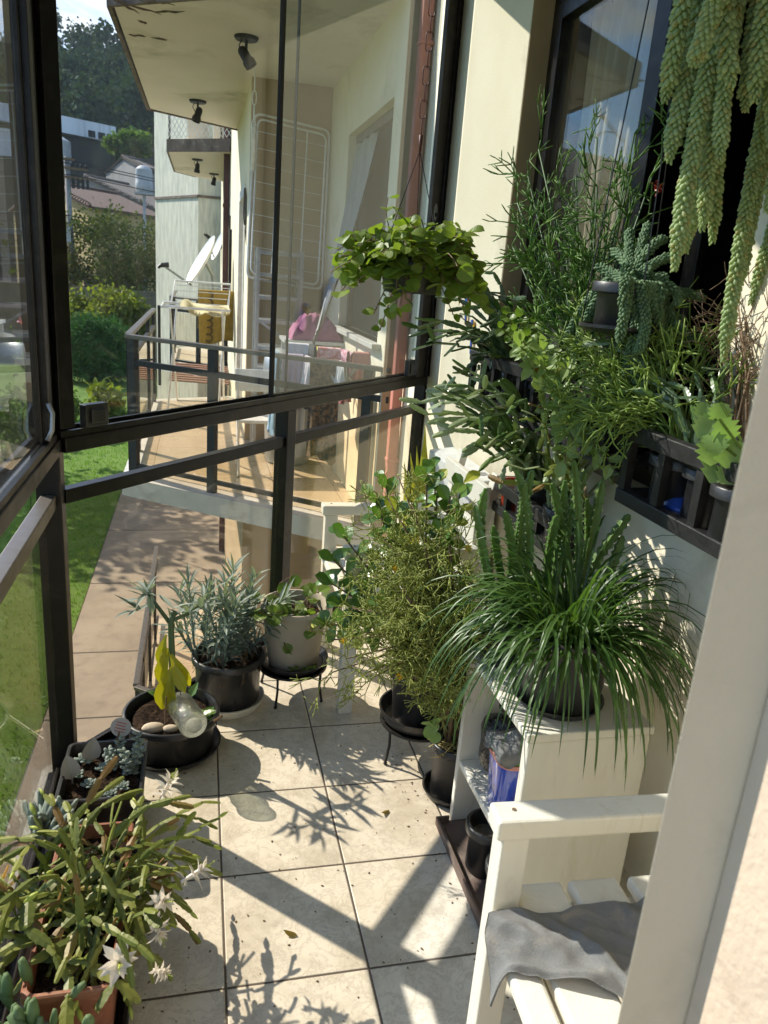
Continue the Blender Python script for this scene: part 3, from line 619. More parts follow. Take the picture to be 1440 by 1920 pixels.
for i, (px, py, lab) in enumerate(((97, 657, 'pink rose bloom highest beside the dark window post'), (100, 708, 'pink rose bloom lowest beside the dark window post'), (45, 605, 'pink rose bloom behind the left glass pane'))):
    c = Yp(px, py, 15 if i < 2 else 13); rt = thing('rose', (c[0], c[1], GZ), lab, 'flower'); rg = np.random.default_rng(30+i)
    b = MB(); b.inst(T_round[1], rand_frames(16, rg, 1, (.07, .1)), c+rg.normal(size=(16, 3))*.025); b.build('bloom', M['flower_pink'], rt)
    b = MB(); b.tube([(c[0]-.1, c[1]+.1, GZ), (c[0]-.03, c[1], (GZ+c[2])/2), tuple(c)], .012, 5); b.inst(T_leaf[0], rand_frames(40, rg, .6, (.10, .16)), c+np.stack([rg.normal(size=40)*.12, rg.normal(size=40)*.12, -rg.uniform(.1, 1.4, 40)], 1)); b.build('stem', M['shrub'], rt)
p = Zp(238, 560, GZ); p = np.array([p[0]*38/p[1], 38.5, GZ]); c = Yp(215, 490, 38.5)
tree('street_tree', 'sparse many-stemmed street tree in front of the tiled house', p, 2.6, c+(.0, 0, .3), (3.0, 2.7, 1.95), 'tree', 8200, .17, 'tree', 41, .10, 80, stems=4, spread=.36, Ts=T_leaf, full=True)
c = Yp(100, 470, 37.2); tree('orange_bush', 'thin orange-brown leaved bush at the foot of the yellow house', (c[0], 37.2, GZ), 1.2, c+(0, 0, -.7), (1.2, 1.0, 1.6), 'tree_o', 1500, .15, 'bush', 42, .04, 34, stems=3, Ts=T_leaf)

tree('shade_tree', 'tall garden tree left of the lawn whose shadow falls over grass and path', (-7.6, 17.4, GZ), 2.6, (-7.6, 17.4, 1.6), (2.8, 2.9, 2.2), 'tree', 5200, .24, 'tree', 44, .16, 60, spread=.36, Ts=T_leaf)
# ---------------------------------------------------------------- street, houses
def roof_mat(name, c1, c2, s):
    m, t, ns, L = nt(name); p = N(t, 'ShaderNodeBsdfPrincipled'); o = N(t, 'ShaderNodeOutputMaterial'); L.new(p.outputs[0], o.inputs[0]); vec = coords(t)
    w = N(t, 'ShaderNodeTexWave', wave_type='BANDS', bands_direction='DIAGONAL'); w.inputs['Scale'].default_value = s; w.inputs['Distortion'].default_value = .6; L.new(vec, w.inputs[0])
    f = noise(t, vec, 1.6, 6, .7); a = mixcol(t, ramp(t, f, .35, .65), c1, c2); a = mixcol(t, math_(t, 'MULTIPLY', w.outputs[1], .35), a, tuple(x*.45 for x in c1))
    L.new(a, p.inputs['Base Color']); p.inputs['Roughness'].default_value = .9; L.new(bump(t, w.outputs[1], .8, .06), p.inputs['Normal']); return m
M['rooftile'] = roof_mat('clay_roof_tiles', (.15, .078, .052), (.09, .052, .04), 2.2)
M['roofgrey'] = roof_mat('grey_brown_roof_tiles', (.15, .115, .095), (.10, .085, .075), 1.6)
M['ochre'] = pm('ochre_wall', (.42, .31, .12), (.34, .26, .11), .8, .9, dirt=(.20, .17, .10), dscale=.6)
M['greywall'] = pm('grey_wall', (.27, .26, .245), (.20, .195, .19), .4, .9, dirt=(.13, .13, .12), dscale=.3)
M['palewall'] = pm('pale_panel_wall', (.66, .68, .70), (.56, .58, .60), .3, .8, stretch=(2, 2, .1), dirt=(.22, .23, .24), dscale=.5)
M['darkwall'] = pm('mossy_dark_wall', (.030, .034, .028), (.055, .058, .045), .5, .95, dirt=(.08, .08, .06), dscale=.4)
M['tank'] = pm('pale_blue_tank', (.40, .41, .40), (.32, .33, .33), 2, .5)
def thick(b, pts, th):
    V = np.array(pts); n_ = norm(np.cross(V[1]-V[0], V[2]-V[0])); n_ = n_ if n_[2] > 0 else -n_
    k = len(V); W = np.concatenate([V, V-n_*th]); F = [tuple(range(k)), tuple(range(k, 2*k))[::-1]]+[(i, (i+1) % k, k+(i+1) % k, k+i) for i in range(k)]; return b.add(W, F)
def house(name, label, R0, R1, V0, V1, wallm, roofm, back=1., th=.18, seed=0, win=()):
    """ridge R0-R1, near eave V0-V1; the far slope mirrors the near one"""
    R0, R1, V0, V1 = [np.asarray(q, float) for q in (R0, R1, V0, V1)]; d = R0-V0; B0 = np.array([*(R0[:2]+d[:2]*back), V0[2]]); B1 = B0+(R1-R0)
    V1 = V0+(R1-R0)*np.linalg.norm(V1-V0)/np.linalg.norm(R1-R0); R1 = R0+(V1-V0); B1 = B0+(V1-V0)
    t = thing(name, (*((V0+B1)/2)[:2], GZ), label, 'house'); b = MB()
    u = norm(R1-R0); sh = norm(np.append(d[:2], 0)); ins = .35
    A = [V0+sh*ins+u*ins, V1+sh*ins-u*ins, B1-sh*ins-u*ins, B0-sh*ins+u*ins]
    zt = V0[2]-.0
    for i in range(4):
        p_, q_ = A[i], A[(i+1) % 4]; b.add([(p_[0], p_[1], GZ), (q_[0], q_[1], GZ), (q_[0], q_[1], zt-.05), (p_[0], p_[1], zt-.05)], [(0, 1, 2, 3)])
    g0, g1 = R0+u*ins, R1-u*ins
    for g, (p_, q_) in ((g0, (A[0], A[3])), (g1, (A[1], A[2]))): b.add([(p_[0], p_[1], zt-.05), (q_[0], q_[1], zt-.05), (g[0], g[1], R0[2]-.28)], [(0, 1, 2)])
    b.build('wall', M[wallm], t); b = MB(); thick(b, [V0, V1, R1, R0], th); thick(b, [B1, B0, R0+(0, 0, .003), R1+(0, 0, .003)], th); b.tube([R0+(0, 0, .06), R1+(0, 0, .06)], .12, 8)
    b.tube([V0+(0, 0, .02), R0+(0, 0, .05)], .10, 7)
    for i in range(int(np.linalg.norm(R0-V0)/.4)): b.ball(V0+(R0-V0)*(i+.5)*.4/np.linalg.norm(R0-V0)+(0, 0, .08), .12, 6, 4)
    b.build('roof', M[roofm], t)
    for f0, f1, h0, h1 in win:
        pa = A[0]+(A[1]-A[0])*f0; pb = A[0]+(A[1]-A[0])*f1; o = np.cross(u, Z3)*.06; o = o if np.dot(o, V0-R0) > 0 else -o
        b = MB(); b.obox(np.array([*((pa+pb)/2)[:2], (h0+h1)/2]), (pb-pa)/2, o, Z3*(h1-h0)/2); b.build('window', M['dark'], t)
    return t
house('tiled_house', 'ochre house with a clay tiled roof behind the sparse street tree', Zp(80, 339, 6), Zp(211, 363, 6), Zp(169, 386, 4.3), Zp(287, 407, 4.3), 'ochre', 'rooftile', win=((.1, .2, -.8, .6), (.34, .44, -.8, .6), (.55, .72, -3, -.6)))
house('tiled_house', 'second tiled house with a darker roof higher behind the ochre one', Zp(158, 329, 8.2), Zp(240, 346, 8.2), Zp(287, 390, 5.6), Zp(400, 405, 5.6), 'greywall', 'roofgrey')
house('gabled_house', 'grey gabled house below the hill beside the leafy tree', Yp(229, 293, 86), Yp(275, 303, 98), Yp(268, 312, 81), Yp(310, 318, 92), 'greywall', 'roofgrey')
t = thing('hall', (*Yp(145, 240, 100)[:2], GZ), 'long pale grey hall with a white roof edge standing high on a dark retaining wall', 'building')
HZ = 16.2
a0, a1 = Zp(-40, 183, HZ), Zp(217, 238, HZ); bz = Yp(217, 268, a1[1])[2]
u = norm(a1-a0); w_ = np.array([-u[1], u[0], 0]); w_ = w_ if w_[1] > 0 else -w_
b = MB(); b.obox((a0+a1)/2+w_*6+(0, 0, (bz-HZ)/2), (a1-a0)/2, w_*6, Z3*(HZ-bz)/2); b.build('wall', M['palewall'], t)
c0, c1 = a0-w_*4, a1-w_*4-u*12
lz1 = HZ-3.3; lz0 = lz1-2.4
b = MB(); b.obox((c0+c1)/2+w_*1.98+(0, 0, (lz1+lz0)/2-HZ), (c1-c0)/2, w_*1.98, Z3*(lz1-lz0)/2); b.build('annex', M['palewall'], t)
b = MB(); b.obox((c0+c1)/2+w_*1.9+(0, 0, lz1+.15-HZ), (c1-c0)/2, w_*2.07, Z3*.14); b.build('roof_edge', M['whitem'], t)
for f in (.80, .88, .95):
    pa = a0+(a1-a0)*f-w_*.06; b = MB(); b.obox(np.array([pa[0], pa[1], bz+.45]), u*.42, w_*.05, Z3*.35); b.build('window', M['dark'], t)
pt = c1+u*2.6+w_*1.5; b = MB(); b.lathe([(2.0, lz0-.6), (2.15, lz0), (2.1, lz1+.2), (1.2, lz1+.7), (.4, lz1+.9), (0, lz1+.92)], 20, (pt[0], pt[1], 0)); tag(b.build('water_tank', M['tank'], smooth=40), 'round pale water tank beside the end of the long grey hall', 'water tank')
b = MB(); b.obox((c0+c1)/2+w_*.2+u*9+(0, 0, (lz0+GZ)/2-HZ), (c1-c0)/2+u*9, w_*1., Z3*(lz0-GZ-.02)/2); b.obox((a0+a1)/2+w_*7+(0, 0, (bz-.05+GZ)/2-HZ), (a1-a0)/2*.99, w_*5.8, Z3*(bz-.05-GZ)/2); tag(b.build('retaining_wall', M['darkwall']), 'tall dark mossy retaining wall below the long grey hall', 'wall')
c = Yp(245, 277, 96); tree('leafy_tree', 'bushy sunlit tree between the pale hall and the stair tower', (c[0], 96, GZ), 12, c, (2.3, 2.2, 1.9), 'shrub', 4200, .36, 'tree', 51, .3, 40)
c = Yp(270, 336, 47); c2 = Yp(270, 356, 47)
b = MB(); r_ = .47; b.lathe([(r_*.8, -.72), (r_, -.6), (r_*1.02, -.2), (r_*.97, -.17), (r_, .2), (r_*.96, .5), (r_*.6, .64), (.18, .70), (0, .71)], 18, c)
b.box(c[0]-.5, c[0]+.5, 46.5, 47.5, c[2]-.82, c[2]-.72); b.box(c[0]-.08, c[0]+.08, 46.9, 47.1, GZ, c[2]-.82); tag(b.build('water_tank', M['tank'], smooth=40), 'pale ribbed water tank raised on a post beside the stair tower', 'water tank')
# pole and wires
pb = Zp(131, 545, GZ); py_ = 37.6; ptop = Yp(125, 293, py_); pbot = Yp(150, 545, py_)
t = thing('utility_pole', (ptop[0], py_, GZ), 'grey concrete utility pole with crossarms and wires in front of the tiled roof', 'utility pole')
b = MB(); b.tube([(ptop[0]+.05, py_, GZ), (ptop[0], py_, ptop[2])], [.17, .11], 8); b.build('pole', M['greywall'], t, smooth=True)
arms = [Yp(125, y_, py_)[2] for y_ in (298, 315, 332)]
for i, z in enumerate(arms):
    b = MB(); b.bar((ptop[0]-(.4, .1, .4)[i], py_-.16, z), (ptop[0]+(.35, .9, .95)[i], py_-.16, z-.02), .08, .09); b.build('crossarm', M['bark'], t)
b = MB()
for k in range(4): b.ball((ptop[0]+.2+.2*k, py_-.16, arms[1]+.12), (.05, .05, .09), 6, 5); b.tube([(ptop[0]+.25+.2*k, py_-.14, arms[2]+.05), (ptop[0]+.25+.2*k, py_-.14, arms[2]-.45)], .07, 6)
b.build('insulators', M['iron'], t)
b = MB(); b.box(ptop[0]-.35, ptop[0]+.1, py_-.45, py_-.13, Yp(125, 455, py_)[2], Yp(125, 425, py_)[2]); b.build('meter_box', M['steel'], t, bevel=.03)
b = MB()
for i, z in enumerate((arms[0]-.05, arms[1]+.2, arms[2]+.1, arms[2]-1.6, arms[2]-1.9, arms[2]-2.3, arms[2]-2.7)):
    for (x1, y1, dz) in ((-60, 30, .6), (45, 60, .4)):
        p0 = np.array([ptop[0]+.1*(i % 3), py_-.18, z]); p1 = np.array([x1, y1, z+dz]); b.tube([p0+(p1-p0)*s-np.array([0, 0, 4*s*(1-s)*1.2]) for s in np.linspace(0, 1, 9)], .018, 4)
b.build('wire', M['iron'], t)
t0_ = Yp(172, 524, 39.6); t1_ = Yp(185, 540, 39.6)
t = thing('street_sign', (*((t0_+t1_)/2)[:2], GZ), 'small blue and white board on posts by the street under the tree', 'sign')
b = MB(); b.box(t0_[0]-.35, t1_[0]+.1, 39.55, 39.6, t1_[2], t0_[2]); b.build('board', pm('blue_board', (.02, .04, .25), (.015, .03, .2), 3, .5), t)
b = MB(); rg = np.random.default_rng(2)
for r_ in range(2):
    x = t0_[0]-.3
    while x < t1_[0]+.02:
        w = rg.uniform(.03, .07); b.box(x, x+w, 39.535, 39.549, t1_[2]+.07+.17*r_, t1_[2]+.17+.17*r_); x += w+.03
b.build('lettering', M['whitem'], t)
b = MB(); b.box(t0_[0]-.3, t0_[0]-.25, 39.601, 39.65, GZ, t0_[2]); b.box(t1_[0], t1_[0]+.05, 39.601, 39.65, GZ, t0_[2]); b.build('post', M['steel'], t)
c = Zp(124, 556, GZ); c = np.array([c[0]*40/c[1], 40, GZ])
b = MB(); b.box(c[0]-.2, c[0]+.2, 39.8, 40.2, GZ, GZ+.05); b.lathe([(.16, .05), (.04, .7), (0, .71)], 12, c); tag(b.build('traffic_cone', M['redpot']), 'orange traffic cone on the street below the yellow wall', 'traffic cone')
c = Yp(115, 535, 43); b = MB(); b.box(c[0]-1.6, c[0]+.7, 43, 43.3, GZ, Yp(115, 500, 43)[2]); tag(b.build('yellow_wall', pm('yellow_paint', (.55, .36, .03), (.42, .28, .03), 1, .8)), 'short bright yellow street wall behind the orange bush', 'wall')
# parked car, dark, behind the tree
c = Yp(275, 525, 43.5); t = thing('parked_car', (c[0]-.4, 43.5, GZ), 'dark blue car parked on the street half hidden behind the tree', 'car')
cx, cy = c[0]-.4, 43.5
b = MB(); prof = [(-2.1, .35), (-2.1, .75), (-1.4, .9), (-.8, 1.4), (.7, 1.42), (1.4, .95), (2.05, .85), (2.1, .35)]
V = [(cx+x, cy-.8, GZ+z) for x, z in prof]+[(cx+x, cy+.8, GZ+z) for x, z in prof]; k = len(prof); b.add(V, [tuple(range(k)), tuple(range(k, 2*k))[::-1]]+[(i, (i+1) % k, k+(i+1) % k, k+i)[::-1] for i in range(k)])
b.build('body', pm('dark_blue_paint', (.02, .03, .07), None, 3, .3, coat=.5), t, bevel=.08)
b = MB(); b.add([(cx-1.2, cy-.806, GZ+.95), (cx+1.2, cy-.806, GZ+.95), (cx+.65, cy-.806, GZ+1.33), (cx-.72, cy-.806, GZ+1.33)], [(0, 1, 2, 3)]); b.build('window', M['dark'], t)
for x in (-1.3, 1.3):
    b = MB(); b.lathe([(.32, -.1), (.34, 0), (.32, .1)], 16, (cx+x, cy-.75, GZ+.34), M=((1, 0, 0), (0, 0, 1), (0, 1, 0))); b.build('wheel', M['black'], t)

# ---------------------------------------------------------------- hill and forest
rg = np.random.default_rng(5)
def hz(x, y): return 11+np.clip((y-116)/146, 0, 1)**.85*33+2.5*np.sin(x*.05+1)+1.5*np.sin(y*.09+x*.03)-np.clip(x+15, 0, 300)*.12*0
gx = np.linspace(-170, 130, 61); gy = np.linspace(112, 330, 45); X_, Y_ = np.meshgrid(gx, gy, indexing='ij'); Zg = np.where(Y_ > 262, hz(X_, 262+0*Y_)-(Y_-262)*.3, hz(X_, Y_)); Zg[:, 0] = GZ-1
V = np.stack([X_, Y_, Zg], 2).reshape(-1, 3); F = [(i*45+j, (i+1)*45+j, (i+1)*45+j+1, i*45+j+1) for i in range(60) for j in range(44)]
M['hill'] = pm('hill_undergrowth', (.020, .032, .018), (.010, .018, .010), .3, .95)
tag(MB().add(V, F).build('hill', M['hill'], origin=(0, 112, GZ)), kind='structure')
b = MB(); k = 0
for y in np.arange(120, 268, 6.2):
    for x in np.arange(-88, 22, 5.6):
        xx, yy = x+rg.normal()*1.8, y+rg.normal()*1.8
        if xx < -.30*yy-14 or xx > -.04*yy+16: continue
        hgt = rg.uniform(5, 10)*(1.35 if rg.random() < .12 else 1); r = rg.uniform(2.6, 4.4); n = int(260+60*r) if yy < 200 else 340; zb = float(hz(xx, yy))
        P, _ = crown_points(rg, n, (xx, yy, zb+hgt), (r, r, r*rg.uniform(.8, 1.3)), 16, .42); b.inst(T_quad, rand_frames(n, rg, .5, (.3, .85)), P); k += 1
        b.tube([(xx, yy, zb-1), (xx, yy, zb+hgt)], [.25, .15], 4)
for (px, py, y) in ((70, 40, 236), (92, 52, 238), (150, 78, 240), (185, 88, 245), (88, 40, 236)):
    c = Yp(px, py, y); n = 420; P, _ = crown_points(rg, n, c, (3.6, 3, 3.), 12, .4); b.inst(T_quad, rand_frames(n, rg, .5, (.35, .8)), P); b.tube([(c[0]+1, y, c[2]-16), tuple(c)], [.3, .15], 5)
tag(b.build('forest', M['forest']), 'dark green forest covering the steep hillside', 'forest', kind='stuff')
SDIR = norm((-.920, .887, 1.0))
mh, th_, nh_, lh_ = nt('haze'); oh_ = N(th_, 'ShaderNodeOutputMaterial'); vh_ = N(th_, 'ShaderNodeVolumePrincipled'); vh_.inputs['Color'].default_value = (.76, .86, .98, 1); vh_.inputs['Density'].default_value = .0003; lh_.new(vh_.outputs[0], oh_.inputs['Volume'])
tag(MB().box(-345, 345, -100, 345, GZ-1.03, 95).build('haze', mh), kind='stuff')
# ---------------------------------------------------------------- sky and sun
W = bpy.data.worlds.new('World'); SC.world = W; W.use_nodes = True; t = W.node_tree; t.nodes.clear()
sky = N(t, 'ShaderNodeTexSky', sky_type='NISHITA', sun_disc=False); sky.sun_elevation = math.asin(SDIR[2]); sky.sun_rotation = math.atan2(SDIR[0], SDIR[1]); sky.air_density = 1.; sky.dust_density = .25; sky.ozone_density = 1.5
tc = N(t, 'ShaderNodeTexCoord'); mp = N(t, 'ShaderNodeMapping'); mp.inputs['Scale'].default_value = (1, 1, 2.2); mp.inputs['Location'].default_value = (.35, .1, .0); t.links.new(tc.outputs['Generated'], mp.inputs[0])
cl = noise(t, mp.outputs[0], 4.2, 8, .58, .3); cf = ramp(t, cl, .50, .62)
blu = mixcol(t, 1., sky.outputs[0], (.52, .78, 1.05), 'MULTIPLY')
col = mixcol(t, math_(t, 'MULTIPLY', cf, .85), blu, (5.6, 5.7, 5.8))
bg = N(t, 'ShaderNodeBackground'); bg.inputs[1].default_value = .14; t.links.new(col, bg.inputs[0]); wo = N(t, 'ShaderNodeOutputWorld'); t.links.new(bg.outputs[0], wo.inputs[0])
sl = bpy.data.lights.new('sun', 'SUN'); sl.energy = 4.6; sl.angle = R(.53); sl.color = (1, .955, .875); so = bpy.data.objects.new('sun', sl); COL.objects.link(so)
so.rotation_mode = 'QUATERNION'; so.rotation_quaternion = Vector(SDIR).to_track_quat('Z', 'Y'); so.location = (-8, 8, 12)
SC.view_settings.view_transform = 'Standard'; SC.view_settings.look = 'None'; SC.view_settings.exposure = .90; SC.view_settings.gamma = 1
SC.render.film_transparent = False
cy_ = SC.cycles; cy_.max_bounces = 10; cy_.transparent_max_bounces = 24; cy_.diffuse_bounces = 5; cy_.glossy_bounces = 4; cy_.transmission_bounces = 6; cy_.sample_clamp_indirect = 6; cy_.caustics_reflective = False; cy_.caustics_refractive = False
cy_.use_denoising = True
# ================================================================ pots and furniture on the balcony
def pot(parent, c, rt, rb, h, mat, sx=1., sy=1., rim=.012, soil_z=None, name='pot', n=32, soil=True, rh=.03):
    c = np.asarray(c, float); b = MB(); w = .006
    prof = [(rb*.6, 0), (rb, 0), (rb+.003, .006), (rt-rim-.002, h-rh), (rt-rim, h-rh+.002), (rt, h-rh+.005), (rt, h-.003), (rt-.003, h), (rt-.010, h), (rt-.014, h-.006), (rt-.018, h-.03), ((rt+rb)/2-.016, h*.45), (rb*.5, h*.42)]
    b.lathe(prof, n, c, sx, sy); o = b.build(name, M[mat], parent, smooth=50)
    if soil:
        b = MB(); sz = soil_z or h-.03; rs = rb+(rt-rb)*(sz/h)-.011; k = 5; rg = np.random.default_rng(int(abs(c[0]*1000))); prof = [(rs, sz-.012)]+[(rs*(1-i/k), sz+.010*math.sin(i*1.3)) for i in range(1, k)]+[(0, sz+.012)]
        b.lathe(prof, 20, c, sx, sy); b.build('soil', M['soil'], parent, smooth=True)
    return o
def saucer(c, r, label, h=.03, mat='black', sx=1, sy=1, n=32, group=None):
    b = MB(); b.lathe([(r*.75, 0), (r*.86, 0), (r, h-.003), (r, h), (r-.006, h), (r*.84, .006), (0, .006)], n, c, sx, sy); return tag(b.build('saucer', M[mat], smooth=45), label, 'saucer', group)
def stand(c, r, zt, feet, label):
    c = np.asarray(c, float); t = thing('plant_stand', c, label, 'plant stand')
    b = MB(); b.lathe([(r*.99, zt-.012), (r, zt-.012), (r, zt-.004), (r*.93, zt-.004), (r*.93, zt-.012)], 32, c); b.bar(c+(-r*.95, 0, zt-.008), c+(r*.95, 0, zt-.008), .012, .004); b.bar(c+(0, -r*.95, zt-.013), c+(0, r*.95, zt-.013), .012, .004); b.build('ring', M['iron'], t)
    for a in feet:
        d = np.array([math.cos(a), math.sin(a), 0]); b = MB(); b.tube([c+d*r*.95+(0, 0, zt-.006), c+d*r*.93+(0, 0, zt*.5), c+d*r*1.02+(0, 0, .008)], .005, 6); b.ball(c+d*r*1.02+(0, 0, .006), .007, 6, 5); b.build('leg', M['iron'], t, smooth=True)
    return t
# ---- flattened leaf-cactus segments
def T_segment(seed, L=1., W=.42):
    rg = np.random.default_rng(seed); ts = [0, .08, .2, .26, .45, .5, .70, .75, .92, 1.]; ws = [.22, .55, .86, .74, 1., .86, .96, .78, .70, .35]; V = []; F = []
    bend = rg.uniform(-.12, .12)
    for i, (t_, w) in enumerate(zip(ts, ws)):
        w = w*W/2*rg.uniform(.92, 1.05); z = bend*t_*t_; V += [(-w, t_*L+.02*(i % 2), z), (0, t_*L, z+.05), (w, t_*L+.02*(i % 2), z), (0, t_*L, z-.05)]
    for i in range(len(ts)-1):
        k = i*4; F += [(k+j, k+(j+1) % 4, k+4+(j+1) % 4, k+4+j) for j in range(4)]
    F += [(3, 2, 1, 0), tuple(range(len(V)-4, len(V)))]
    return MB().add(V, F).template()
T_seg = [T_segment(i) for i in range(4)]
T_bud = MB().lathe([(0, 0), (.10, .12), (.17, .4), (.15, .6), (.06, .9), (0, 1.)], 7).template()
T_bud = (T_bud[0][:, [0, 2, 1]], T_bud[1])
T_petal = leaf_T(lance, 5, .55, .3, 1, .42)
def seg_cactus(name, label, base, nb, L0, nseg, rg, mats=('cactus_y', 'cactus_g'), elev=(.3, 1.3), az=(0, 2*PI), droop=.32, spread=.03, segL=.045, segW=1., buds=0, flowers=(), cat='cactus', root=None, split=.5, parent_parts=None, lean=None):
    base = np.asarray(base, float); t = root or thing(name, base, label, cat); seg = [[], []]; bud = []; tips = []
    for i in range(nb):
        a = rg.uniform(*az); e = rg.uniform(*elev); d = np.array([math.cos(a)*math.cos(e), math.sin(a)*math.cos(e), math.sin(e)]); p = base+np.array([rg.normal()*spread, rg.normal()*spread, 0])
        up = norm(rg.normal(size=3)*.5+(0, 0, 1)); n = max(2, int(rg.integers(nseg[0], nseg[1]+1)))
        stack = [(p, d, n)]
        while stack:
            p, d, n = stack.pop()
            for k in range(n):
                s = segL*rg.uniform(.8, 1.2); d = norm(d+np.array([rg.normal()*.13, rg.normal()*.13, -droop*rg.uniform(.5, 1.3)])+(0 if lean is None else np.asarray(lean)*.15)); Fm = frame(d, up)*s; Fm = Fm*np.array([[segW, 1, 1]])
                seg[1 if k < n*.5 and rg.random() < .7 else 0].append((Fm, p)); p = p+d*s*.96
                if k == n//2 and n > 2 and rg.random() < split: stack.append((p, norm(d+rg.normal(size=3)*.5), n-k-1))
            tips.append((p, d))
    for j, mname in enumerate(mats[:2]):
        if not seg[j]: continue
        b = MB(); inst_leaves(b, T_seg, rg, np.array([q[0] for q in seg[j]]), np.array([q[1] for q in seg[j]])); b.build('foliage' if j == 0 else 'old_foliage', M[mname], t)
    if buds:
        k = rg.permutation(len(tips))[:buds]; b = MB(); b.inst(T_bud, np.array([frame(norm(tips[i][1]+(0, 0, .1)))*rg.uniform(.024, .036) for i in k]), np.array([tips[i][0] for i in k])); b.build('bud_clumps', M['bud'], t, smooth=True)
    for f in flowers: cactus_flower(t, *f, rg)
    return t, tips
def cactus_flower(t, p, d, s, rg):
    b = MB(); Ms = []; Ps = []; d = norm(d); Fm = frame(d, (.3, .2, 1)); p = np.asarray(p, float)
    for ring, (n, tilt, off, sc) in enumerate(((4, 1.55, -.6, .75), (5, 1.15, -.1, 1.), (5, .85, .3, 1.), (4, .5, .5, .85))):
        for k in range(n):
            a = 2*PI*k/n+ring*.5+rg.normal()*.12; r = Fm[:, 0]*math.cos(a)+Fm[:, 2]*math.sin(a); pd = norm(d*math.cos(tilt)+r*math.sin(tilt)); Ms.append(frame(pd, d)*s*sc*rg.uniform(.7, 1.1)); Ps.append(p+d*off*s*.8)
    b.inst(T_petal, Ms, Ps); b.tube([p-d*s*.7, p+d*s*.4], [s*.10, s*.13], 6); fl = b.build('flower', M['petal'], t)
    b = MB()
    for k in range(7): b.tube([p+d*s*.3, p+d*s*1.0+rg.normal(size=3)*s*.12], s*.018, 3)
    b.tube([p+d*s*.3, p+d*s*1.25], s*.03, 4); b.ball(p+d*s*1.27, s*.06, 5, 4); b.build('stamens', M['bud'], fl)

# ---- left side: trough, terracotta planter and the flowering cactus
def trough(name, label, x0, x1, y0, y1, z0, h, mat, cat='planter', flare=.015, soil=True):
    t = thing(name, ((x0+x1)/2, (y0+y1)/2, z0), label, cat); b = MB()
    def ring(i, z, r=.02):
        xa, xb, ya, yb = x0+i, x1-i, y0+i, y1-i; o = []
        for cx, cy, a0 in ((xb-r, yb-r, 0), (xa+r, yb-r, PI/2), (xa+r, ya+r, PI), (xb-r, ya+r, 1.5*PI)):
            for k in range(5): a = a0+k*PI/8; o.append((cx+r*math.cos(a), cy+r*math.sin(a), z))
        return o
    rs = [ring(flare+.004, z0), ring(flare, z0+.004), ring(.006, z0+h-.022), ring(0., z0+h-.020), ring(0, z0+h-.003), ring(.003, z0+h), ring(.010, z0+h), ring(.012, z0+h-.004), ring(flare+.010, z0+.012)]
    n = 20; V = [p for r in rs for p in r]; F = [(i*n+j, i*n+(j+1) % n, (i+1)*n+(j+1) % n, (i+1)*n+j) for i in range(len(rs)-1) for j in range(n)]; F += [tuple(range(n))[::-1], tuple((len(rs)-1)*n+j for j in range(n))]
    b.add(V, F); b.build('planter', M[mat], t, smooth=40)
    if soil:
        rg = np.random.default_rng(int(abs(x0*977+y0*131))); nx, ny = 8, 16; g = [[(x0+.014+(x1-x0-.028)*i/nx, y0+.014+(y1-y0-.028)*j/ny, z0+h-.045+rg.uniform(-.008, .010)) for j in range(ny+1)] for i in range(nx+1)]
        b = MB(); b.slab(g, .02); b.build('soil', M['soil'], t, smooth=True)
    return t
trough('tray', 'long black plastic trough holding the terracotta planter along the left glass', -.408, -.205, -.34, .435, .0, .075, 'black', 'trough', .01, False)
tp = trough('planter_cactus', 'terracotta planter with a large white-flowered leaf cactus spilling over its sides', -.398, -.222, -.16, .33, .012, .215, 'terra')
tp['category'] = 'potted plant'; tp.name = 'flowering_cactus'; ROOT[tp.name] = ROOT['planter_cactus']
rg = np.random.default_rng(101)
seg_cactus('', '', (-.325, .10, .215), 84, .3, (4, 6), rg, mats=('cactus_y', 'cactus_m'), elev=(.25, 1.5), droop=.36, spread=.06, segL=.056, segW=.74, buds=40, root=tp, split=.75,
           flowers=[(Tp(362, 1640, 1.68), (.8, .2, .35), .040), (Tp(300, 1690, 1.62), (.5, -.5, .4), .034), (Tp(295, 1738, 1.60), (.3, -.7, -.3), .034), (Tp(222, 1800, 1.50), (.1, -.8, .5), .044), (Tp(312, 1478, 1.85), (.4, .1, .8), .042), (Tp(300, 1822, 1.55), (.7, -.5, .1), .024)])
rg = np.random.default_rng(102)
seg_cactus('', '', (-.33, -.02, .21), 16, .3, (2, 4), rg, mats=('cactus_y', 'cactus_m'), elev=(.3, 1.2), droop=.35, spread=.05, segL=.062, buds=5, root=tp)
